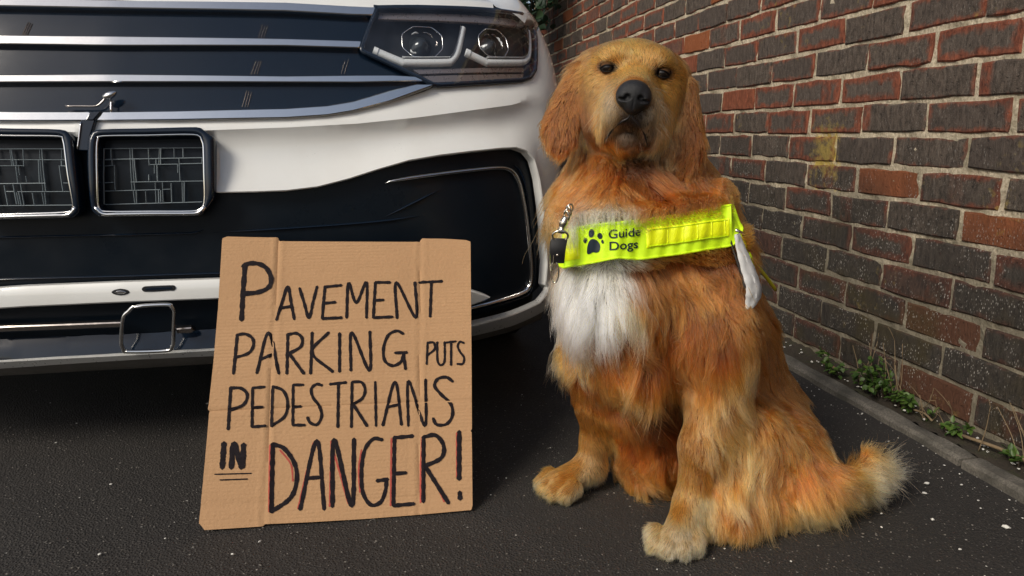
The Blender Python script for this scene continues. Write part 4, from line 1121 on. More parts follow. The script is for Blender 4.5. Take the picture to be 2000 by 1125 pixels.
# body behind: loft of half-width / height sections
def loft(name, secs, mat, caps=True):
    V, F = [], []
    m = len(secs[0][1])
    for (y, prof) in secs:
        for (x, z) in prof: V.append((XC + x, Y0 + y, z))
    for j in range(len(secs) - 1):
        for i in range(m - 1): F.append((j * m + i, j * m + i + 1, (j + 1) * m + i + 1, (j + 1) * m + i))
    if caps:
        F.append(tuple(range(m))[::-1]); F.append(tuple(range((len(secs) - 1) * m, len(secs) * m)))
    return mesh(name, V, F, mat, car, smooth=False)
sd = lambda w, zt: [(-w + .02, .24), (-w, .45), (-w, .75), (-w + .03, zt), (w - .03, zt), (w, .75), (w, .45), (w - .02, .24)]
loft('body_shell', [(1.55, sd(.925, .99)), (2.4, sd(.93, 1.02)), (3.3, sd(.93, 1.03)), (4.1, sd(.90, 1.04)), (4.42, sd(.82, 1.0))], 'white_paint')
gh = lambda w0, z0, w1, z1: [(-w0, z0), (-w1, z1 - .05), (-w1 + .08, z1), (w1 - .08, z1), (w1, z1 - .05), (w0, z0)]
loft('greenhouse', [(1.12, gh(.72, 1.02, .70, 1.075)), (1.95, gh(.86, 1.0, .60, 1.60)), (2.6, gh(.87, 1.0, .62, 1.66)), (3.6, gh(.86, 1.0, .60, 1.64)), (4.3, gh(.78, 1.0, .55, 1.30))], 'window')
loft('roof', [(1.93, [(-.58, 1.605), (0, 1.635), (.58, 1.605)]), (2.6, [(-.60, 1.668), (0, 1.69), (.60, 1.668)]), (3.7, [(-.58, 1.64), (0, 1.665), (.58, 1.64)])], 'white_paint', False)
bm = bmesh.new()
box_bm(bm, (XC, Y0 + 2.3, .30), (1.55, 3.9, .2))
bm_obj('underbody', bm, 'black_satin', car)
bm = bmesh.new()
box_bm(bm, (XC, Y0 + .62, .56), (1.30, .6, .5))
bm_obj('engine_bay', bm, 'black_satin', car)
for (sx, wy) in ((1, .875), (-1, .875), (1, 3.55), (-1, 3.55)):
    wc = np.array([XC + sx * .80, Y0 + wy, .345])
    prof = [(.205, -.085), (.23, -.098), (.30, -.108), (.332, -.098), (.345, -.08), (.345, -.03), (.341, -.025), (.345, -.02), (.345, .02), (.341, .025), (.345, .03), (.345, .08), (.332, .098), (.30, .108), (.23, .098), (.205, .085)]
    V, F = [], []
    n = 56; m = len(prof)
    for i in range(n):
        a = 2 * math.pi * i / n
        for (r_, x) in prof: V.append((wc[0] + x, wc[1] + r_ * math.cos(a), wc[2] + r_ * math.sin(a)))
    for i in range(n):
        for k in range(m):
            F.append((i * m + k, i * m + (k + 1) % m, ((i + 1) % n) * m + (k + 1) % m, ((i + 1) % n) * m + k))
    whl = mesh('wheel', V, F, 'rubber', car, smooth=True)
    bm = bmesh.new()
    cx = wc[0] + sx * .06
    for k in range(5):
        a = 2 * math.pi * k / 5
        for da in (-.16, .16):
            tube([(cx, wc[1] + .04 * math.cos(a), wc[2] + .04 * math.sin(a)), (cx + sx * .012, wc[1] + .12 * math.cos(a + da * .6), wc[2] + .12 * math.sin(a + da * .6)), (cx, wc[1] + .205 * math.cos(a + da), wc[2] + .205 * math.sin(a + da))], [.022, .017, .016], 6, bm=bm)
    tube([(cx, wc[1] + .205 * math.cos(a), wc[2] + .205 * math.sin(a)) for a in np.linspace(0, 2 * math.pi, 40, endpoint=False)], .012, 6, True, bm=bm)
    tube([(wc[0] - sx * .05, wc[1], wc[2]), (cx + sx * .01, wc[1], wc[2])], .045, 14, bm=bm)
    bm_obj('rim', bm, 'alloy', whl, smooth=True)
    bm = tube([(wc[0] - .06, wc[1], wc[2]), (wc[0] - .05, wc[1], wc[2])], .2, 24)
    bm_obj('brake_disc', bm, 'dark_chrome', whl)

# ------------------------------------------------------------------ cardboard sign
t = NT('corrugated_cardboard')
uvv = t.sep(t.attr('st', 'Vector'))
P = t.pos()
fl = t.math('SINE', t.math('MULTIPLY', uvv[1], 2 * math.pi / 0.0062))
nb = t.noise(t.n('ShaderNodeCombineXYZ', ins={0: t.math('MULTIPLY', uvv[0], 14), 1: t.math('MULTIPLY', uvv[1], 80), 2: 0.0}).outputs[0], 1.0, 4, 0.6)
nf = t.noise(P, 500, 4, 0.6)
nl = t.noise(P, 9, 4)
dots = t.noise(t.n('ShaderNodeCombineXYZ', ins={0: t.math('MULTIPLY', uvv[0], 160), 1: t.math('MULTIPLY', uvv[1], 160), 2: 0.0}).outputs[0], 1.0, 2)
c = t.mix(nl, (0.385, 0.228, 0.118), (0.465, 0.282, 0.150))
c = t.mix(t.math('MULTIPLY', t.map(nf, 0.4, 0.7), 0.35), c, (0.33, 0.18, 0.08))
c = t.mix(t.math('MULTIPLY', t.map(nb, 0.60, 0.8), 0.10), c, (0.30, 0.155, 0.065))
t.p(Base_Color=c, Roughness=0.85)
t.set(t.b.inputs['Specular IOR Level'], 0.25)
h = t.math('ADD', t.math('MULTIPLY', t.math('MULTIPLY', fl, t.map(nl, .35, .65, .1, 1)), 0.16), t.math('MULTIPLY', t.map(nb, 0.5, 0.85), 0.45))
h = t.math('ADD', h, t.math('MULTIPLY', dots, 0.9))
t.bump(h, 0.6, 0.0018)
M['cardboard'] = t.m
M['marker'] = plain('black_marker_ink', (0.012, 0.009, 0.011), 0.7, noise_amt=0.5, noise_scale=120, spec=0.1)
M['red_marker'] = plain('red_marker_ink', (0.36, 0.075, 0.055), 0.8, noise_amt=0.3, noise_scale=120, spec=0.1)
SO, SEX, SEY, SN = (np.array(SIGN[k]) for k in ('origin', 'ex', 'ey', 'n'))
cre = SIGN['crease']
def seg_d(P2, path):
    d = np.full(len(P2), 9.0); 
    for a, b in zip(path[:-1], path[1:]):
        a, b = np.array(a), np.array(b); e = b - a
        k = np.clip(((P2 - a) @ e) / (e @ e), 0, 1)
        d = np.minimum(d, np.linalg.norm(P2 - a - k[:, None] * e, axis=1))
    return d
def relief(P2):
    h = np.zeros(len(P2))
    for k, c_ in enumerate(cre):
        w, dep = ((.0030, .0024), (.0030, .0020), (.0026, .0018), (.006, .0008))[k]
        d = seg_d(P2, c_)
        h -= dep * np.exp(-(d / w) ** 2)
        h += dep * .55 * np.exp(-((d - .006) / .004) ** 2)
    s, t_ = P2[:, 0], P2[:, 1]
    xl = np.interp(t_, [0, .27, .51], [.1, .106, .113]); xr = np.interp(t_, [0, .25, .5], [.36, .366, .374])
    h += .030 * np.maximum(0, xl - s) * .9 + .045 * np.maximum(0, s - xr)
    for (t0, a, w) in ((.395, .0007, .003), (.335, .0006, .003), (.29, .0007, .0025), (.245, .0006, .003), (.11, .0006, .003), (.07, .0007, .003), (.44, .0005, .003), (.03, .0012, .005)):
        h -= a * np.exp(-((t_ - t0 - .004 * np.sin(s * 9 + t0 * 40)) / w) ** 2)
    h += .003 * np.sin(s * 6.5 + .6) * np.sin(t_ * 5.5)
    return h
def board(s, t_, off=0.0):
    P2 = np.stack([np.atleast_1d(np.asarray(s, float)), np.atleast_1d(np.asarray(t_, float))], 1)
    hh = relief(P2) + np.asarray(off)
    r_ = SO + P2[:, :1] * SEX + P2[:, 1:] * SEY + hh[:, None] * SN
    r_[:, 2] += 0.0035
    return r_ if np.ndim(s) else r_[0]
sgn_o = empty('cardboard_sign', tuple(SO + SEX * .225))
tag(sgn_o, 'brown cardboard protest sign with black handwritten capitals leaning on the bumper', 'sign')
V2, Fq, o = tri_poly(SIGN['outline'], .0052, .005)
jit = RNG.normal(0, .0005, V2.shape)
top = board(V2[:, 0], V2[:, 1], 0.0)
bk = board(V2[:, 0], V2[:, 1], -0.0055)
nV = len(V2)
from collections import Counter
ec = set()
for f in Fq:
    for a, b in zip(f, f[1:] + f[:1]): ec.add((a, b))
bd = [(a, b) for (a, b) in ec if (b, a) not in ec]
F = [tuple(f) for f in Fq] + [tuple(i + nV for i in f[::-1]) for f in Fq] + [(b, a, a + nV, b + nV) for a, b in bd]
bo = mesh('board', np.vstack([top, bk]), F, 'cardboard', sgn_o, smooth=True)
bo.data.set_sharp_from_angle(angle=R(45))
at = bo.data.attributes.new('st', 'FLOAT_VECTOR', 'POINT')
at.data.foreach_set('vector', np.vstack([np.c_[V2, np.zeros(nV)]] * 2).astype(np.float32).ravel())
def ink(bm, path, w, off, wob=1.0):
    p = crom(path, 10) if len(path) > 2 else densify(path, .004, False)
    p = densify(p, .003, False)
    N = len(p)
    ph = random.uniform(0, 6)
    L_, R_ = [], []
    for i in range(N):
        d = p[min(i + 1, N - 1)] - p[max(i - 1, 0)]; d = d / (np.linalg.norm(d) + 1e-9)
        nr = np.array([-d[1], d[0]])
        ww = w * (1 + wob * (.10 * math.sin(i * .7 + ph) + random.gauss(0, .05)))
        L_.append(p[i] + nr * ww / 2); R_.append(p[i] - nr * ww / 2)
    d0 = (p[0] - p[1]); d0 /= np.linalg.norm(d0); d1 = p[-1] - p[-2]; d1 /= np.linalg.norm(d1)
    ctr = np.array([p[0] + d0 * w * .4] + list(p) + [p[-1] + d1 * w * .4])
    Lb = board(np.array(L_)[:, 0], np.array(L_)[:, 1], off); Rb = board(np.array(R_)[:, 0], np.array(R_)[:, 1], off); Cb = board(ctr[:, 0], ctr[:, 1], off + .00015)
    lv = [bm.verts.new(q) for q in Lb]; rv = [bm.verts.new(q) for q in Rb]; cv = [bm.verts.new(q) for q in Cb]
    for i in range(N - 1):
        bm.faces.new((cv[i + 1], cv[i + 2], lv[i + 1], lv[i])); bm.faces.new((rv[i], rv[i + 1], cv[i + 2], cv[i + 1]))
    bm.faces.new((cv[0], cv[1], lv[0])); bm.faces.new((rv[0], cv[1], cv[0])); bm.faces.new((cv[-1], lv[-1], cv[-2])); bm.faces.new((rv[-1], cv[-1], cv[-2]))
bm = bmesh.new()
for q in SIGN['red']: ink(bm, q, .0030, .0004)
bm_obj('red_shading', bm, 'red_marker', sgn_o)
for (nm, w, strokes) in SIGN['words']:
    bm = bmesh.new()
    for k, q in enumerate(strokes): ink(bm, q, w, .00085 + .00022 * k)
    o = bm_obj('lettering', bm, 'marker', sgn_o)
DOG = {"prims":[["rc",[0.4413,1.16,0.5048],0.085,[0.4611,1.15,0.3829],0.105,0.03],
 ["rc",[0.4611,1.15,0.3829],0.105,[0.5283,1.17,0.245],0.105,0.05],
 ["rc",[0.5297,1.18,0.2992],0.105,[0.635,1.19,0.1324],0.1,0.05],
 ["rc",[0.6267,1.19,0.133],0.098,[0.6986,1.17,0.0328],0.093,0.05],
 ["rc",[0.5214,1.2,0.4718],0.073,[0.6176,1.22,0.2744],0.086,0.05],
 ["rc",[0.6176,1.22,0.2744],0.086,[0.7077,1.23,0.0904],0.086,0.05],
 ["rc",[0.7077,1.23,0.0904],0.086,[0.7476,1.2,-0.0179],0.085,0.05],
 ["rc",[0.3677,1.08,0.3759],0.054,[0.3972,1.07,0.2706],0.047,0.05],
 ["rc",[0.3677,1.11,0.4704],0.057,[0.3677,1.08,0.3759],0.057,0.05],
 ["rc",[0.4514,1.165,0.1937],0.075,[0.5063,1.19,0.0604],0.055,0.05],
 ["rc",[0.4478,1.165,0.165],0.048,[0.4784,1.17,0.0617],0.036,0.04],
 ["rc",[0.433,1.19,0.6479],0.072,[0.4413,1.16,0.5048],0.098,0.04],
 ["rc",[0.3664,1.15,0.5073],0.055,[0.5056,1.15,0.5047],0.058,0.05],
 ["rc",[0.3793,1.2,0.6055],0.036,[0.3521,1.17,0.5096],0.045,0.05],
 ["rc",[0.5129,1.2,0.5964],0.036,[0.5302,1.16,0.5075],0.052,0.05],
 ["rc",[0.3824,1.125,0.5672],0.035,[0.36,1.09,0.5059],0.045,0.04],
 ["rc",[0.4563,1.125,0.5624],0.035,[0.4797,1.1,0.5024],0.045,0.04],
 ["rc",[0.5327,1.09,0.427],0.068,[0.5334,1.06,0.3311],0.062,0.05],
 ["rc",[0.5334,1.06,0.3311],0.06,[0.5313,1.045,0.2227],0.038,0.04],
 ["rc",[0.5313,1.045,0.2227],0.038,[0.488,1.008,0.15],0.024,0.03],
 ["rc",[0.488,1.008,0.15],0.024,[0.478,0.999,0.056],0.022,0.02],
 ["rc",[0.478,0.999,0.056],0.023,[0.437,0.955,0.026],0.023,0.02],
 ["rc",[0.4091,0.9724,0.026],0.016,[0.4037,0.9553,0.019],0.015,0.0035],
 ["rc",[0.4243,0.9561,0.026],0.016,[0.4189,0.9389,0.019],0.015,0.0035],
 ["rc",[0.4446,0.9508,0.026],0.016,[0.4392,0.9336,0.019],0.015,0.0035],
 ["rc",[0.4658,0.9567,0.026],0.016,[0.4603,0.9395,0.019],0.015,0.0035],
 ["rc",[0.3622,1.16,0.3845],0.056,[0.3686,1.17,0.2633],0.052,0.05],
 ["rc",[0.3658,1.17,0.2635],0.05,[0.3744,1.18,0.1644],0.031,0.04],
 ["rc",[0.3744,1.18,0.1644],0.031,[0.3765,1.19,0.0912],0.023,0.03],
 ["rc",[0.3765,1.19,0.0912],0.023,[0.3666,1.185,0.039],0.024,0.02],
 ["rc",[0.3666,1.185,0.039],0.026,[0.305,1.165,0.026],0.024,0.02],
 ["rc",[0.2935,1.1921,0.026],0.016,[0.2776,1.1836,0.019],0.015,0.0035],
 ["rc",[0.2921,1.1692,0.026],0.016,[0.2762,1.1608,0.019],0.015,0.0035],
 ["rc",[0.3019,1.1508,0.026],0.016,[0.2861,1.1423,0.019],0.015,0.0035],
 ["rc",[0.3212,1.1401,0.026],0.016,[0.3053,1.1317,0.019],0.015,0.0035],
 ["el",[0.6878,1.1,0.0664],[0.075,0.095,0.095],[[-0.7682,0.6402,0.0],[-0.5698,-0.6838,0.4558],[0.2918,0.3502,0.8901]],0.05],
 ["rc",[0.6719,1.1,0.0776],0.07,[0.6071,1.06,0.1296],0.055,0.05],
 ["rc",[0.6071,1.06,0.1296],0.05,[0.6,1.03,0.05],0.035,0.04],
 ["rc",[0.66,1.02,0.035],0.03,[0.52,0.985,0.026],0.026,0.04],
 ["rc",[0.7525,1.12,-0.0098],0.055,[0.7,1.03,0.05],0.045,0.05],
 ["rc",[0.556,1.06,0.1244],0.04,[0.545,1.025,0.06],0.04,0.04],
 ["rc",[0.5495,1.2,0.0937],0.08,[0.4898,1.19,0.0924],0.06,0.05],
 ["rc",[0.4948,1.19,0.092],0.06,[0.465,1.18,0.04],0.034,0.04],
 ["rc",[0.7707,1.15,-0.0059],0.042,[0.7385,1.0049,0.065],0.02,0.03],
 ["rc",[0.7385,1.0049,0.065],0.02,[0.8116,1.0212,0.05],0.012,0.02],
 ["rc",[0.8116,1.0212,0.05],0.012,[0.8433,1.0237,0.065],0.008,0.02],
 ["rc",[0.8116,1.0212,0.05],0.012,[0.8063,1.0212,0.096],0.007,0.02],
 ["el",[0.4145,1.1577,0.7288],[0.076,0.08,0.053],[[0.9512,-0.2883,-0.1101],[-0.2965,-0.9527,-0.0667],[0.0856,-0.0961,0.9917]],0.02],
 ["el",[0.3617,1.1635,0.7298],[0.036,0.045,0.036],[[0.9512,-0.2883,-0.1101],[-0.2965,-0.9527,-0.0667],[0.0856,-0.0961,0.9917]],0.025],
 ["el",[0.4606,1.1336,0.7184],[0.036,0.045,0.036],[[0.9512,-0.2883,-0.1101],[-0.2965,-0.9527,-0.0667],[0.0856,-0.0961,0.9917]],0.025],
 ["el",[0.4071,1.1274,0.7446],[0.052,0.045,0.032],[[0.9512,-0.2883,-0.1101],[-0.2965,-0.9527,-0.0667],[0.0856,-0.0961,0.9917]],0.02],
 ["rc",[0.4094,1.157,0.6868],0.055,[0.4179,1.1989,0.6498],0.06,0.03],
 ["el",[0.37,1.1102,0.7507],[0.026,0.028,0.021],[[0.9512,-0.2883,-0.1101],[-0.2965,-0.9527,-0.0667],[0.0856,-0.0961,0.9917]],0.016],
 ["el",[0.3594,1.1403,0.6975],[0.034,0.044,0.042],[[0.9512,-0.2883,-0.1101],[-0.2965,-0.9527,-0.0667],[0.0856,-0.0961,0.9917]],0.022],
 ["el",[0.3558,1.0594,0.6698],[0.0195,0.033,0.03],[[0.9512,-0.2883,-0.1101],[-0.2965,-0.9527,-0.0667],[0.0856,-0.0961,0.9917]],0.012],
 ["el",[0.3501,1.0793,0.6501],[0.015,0.03,0.03],[[0.9512,-0.2883,-0.1101],[-0.2965,-0.9527,-0.0667],[0.0856,-0.0961,0.9917]],0.012],
 ["el",[0.3585,1.1349,0.6588],[0.032,0.045,0.042],[[0.9512,-0.2883,-0.1101],[-0.2965,-0.9527,-0.0667],[0.0856,-0.0961,0.9917]],0.022],
 ["el",[0.361,1.0882,0.6843],[0.022,0.036,0.03],[[0.9512,-0.2883,-0.1101],[-0.2965,-0.9527,-0.0667],[0.0856,-0.0961,0.9917]],0.015],
 ["sub",[0.3524,1.0926,0.7349],[0.012,0.009,0.0085],[[0.9512,-0.2883,-0.1101],[-0.2965,-0.9527,-0.0667],[0.0856,-0.0961,0.9917]],0.004],
 ["el",[0.429,1.0923,0.7438],[0.026,0.028,0.021],[[0.9512,-0.2883,-0.1101],[-0.2965,-0.9527,-0.0667],[0.0856,-0.0961,0.9917]],0.016],
 ["el",[0.4431,1.1149,0.6879],[0.034,0.044,0.042],[[0.9512,-0.2883,-0.1101],[-0.2965,-0.9527,-0.0667],[0.0856,-0.0961,0.9917]],0.022],
 ["el",[0.3957,1.0473,0.6652],[0.0195,0.033,0.03],[[0.9512,-0.2883,-0.1101],[-0.2965,-0.9527,-0.0667],[0.0856,-0.0961,0.9917]],0.012],
 ["el",[0.4072,1.062,0.6435],[0.015,0.03,0.03],[[0.9512,-0.2883,-0.1101],[-0.2965,-0.9527,-0.0667],[0.0856,-0.0961,0.9917]],0.012],
 ["el",[0.4327,1.1124,0.6502],[0.032,0.045,0.042],[[0.9512,-0.2883,-0.1101],[-0.2965,-0.9527,-0.0667],[0.0856,-0.0961,0.9917]],0.022],
 ["el",[0.4104,1.0733,0.6786],[0.022,0.036,0.03],[[0.9512,-0.2883,-0.1101],[-0.2965,-0.9527,-0.0667],[0.0856,-0.0961,0.9917]],0.015],
 ["sub",[0.4304,1.069,0.7258],[0.012,0.009,0.0085],[[0.9512,-0.2883,-0.1101],[-0.2965,-0.9527,-0.0667],[0.0856,-0.0961,0.9917]],0.004],
 ["rc",[0.3929,1.092,0.7142],0.029,[0.3739,1.0349,0.6992],0.0215,0.018],
 ["rc",[0.3921,1.0993,0.6877],0.036,[0.3759,1.0481,0.6821],0.026,0.02],
 ["el",[0.373,1.0436,0.6688],[0.024,0.024,0.024],[[0.9512,-0.2883,-0.1101],[-0.2965,-0.9527,-0.0667],[0.0856,-0.0961,0.9917]],0.012],
 ["rc",[0.3905,1.1139,0.6358],0.036,[0.3731,1.0589,0.63],0.017,0.014],
 ["rc",[0.3287,1.1579,0.7321],0.011,[0.3093,1.1334,0.6286],0.0085,0.008],
 ["rc",[0.3287,1.1579,0.7321],0.011,[0.3017,1.1364,0.6199],0.0085,0.008],
 ["rc",[0.3287,1.1579,0.7321],0.011,[0.2942,1.1399,0.6148],0.0085,0.008],
 ["rc",[0.3287,1.1579,0.7321],0.011,[0.287,1.1445,0.6171],0.0085,0.008],
 ["rc",[0.3287,1.1579,0.7321],0.011,[0.2824,1.1488,0.6247],0.0085,0.008],
 ["rc",[0.3287,1.1579,0.7321],0.011,[0.2792,1.1528,0.6351],0.0085,0.008],
 ["rc",[0.3287,1.1579,0.7321],0.011,[0.2775,1.1576,0.6466],0.0085,0.008],
 ["rc",[0.3287,1.1579,0.7321],0.011,[0.2797,1.161,0.6596],0.0085,0.008],
 ["rc",[0.3287,1.1579,0.7321],0.011,[0.2894,1.1619,0.6758],0.0085,0.008],
 ["rc",[0.3287,1.1579,0.7321],0.011,[0.3009,1.1623,0.691],0.0085,0.008],
 ["rc",[0.3287,1.1579,0.7321],0.011,[0.3134,1.1624,0.7057],0.0085,0.008],
 ["rc",[0.4861,1.1106,0.7079],0.011,[0.4554,1.0869,0.6135],0.0085,0.008],
 ["rc",[0.4861,1.1106,0.7079],0.011,[0.4565,1.0875,0.6001],0.0085,0.008],
 ["rc",[0.4861,1.1106,0.7079],0.011,[0.4599,1.0876,0.589],0.0085,0.008],
 ["rc",[0.4861,1.1106,0.7079],0.011,[0.4678,1.0869,0.5822],0.0085,0.008],
 ["rc",[0.4861,1.1106,0.7079],0.011,[0.4779,1.0866,0.5833],0.0085,0.008],
 ["rc",[0.4861,1.1106,0.7079],0.011,[0.4892,1.0866,0.5884],0.0085,0.008],
 ["rc",[0.4861,1.1106,0.7079],0.011,[0.4986,1.0878,0.601],0.0085,0.008],
 ["rc",[0.4861,1.1106,0.7079],0.011,[0.5044,1.0904,0.6156],0.0085,0.008],
 ["rc",[0.4861,1.1106,0.7079],0.011,[0.5032,1.0958,0.6344],0.0085,0.008],
 ["rc",[0.4861,1.1106,0.7079],0.011,[0.4997,1.1017,0.6543],0.0085,0.008],
 ["rc",[0.4861,1.1106,0.7079],0.011,[0.4952,1.108,0.6746],0.0085,0.008]],"eye":[0.3959,1.095,0.7323],"Rh":[[0.95118,-0.28835,-0.11007],[-0.29653,-0.95269,-0.06672],[0.08563,-0.0961,0.99168]]}
HAIRCOL = {"G":[178,112,50],"R":[150,87,34],"D":[88,46,17],"L":[208,158,98],"C":[232,202,156],"W":[255,250,232],"S":[74,58,48],"B":[34,28,28],"F":[190,118,50],"H":[214,140,62],"P":[234,188,124],"K":[150,120,92],"E":[146,78,28]}
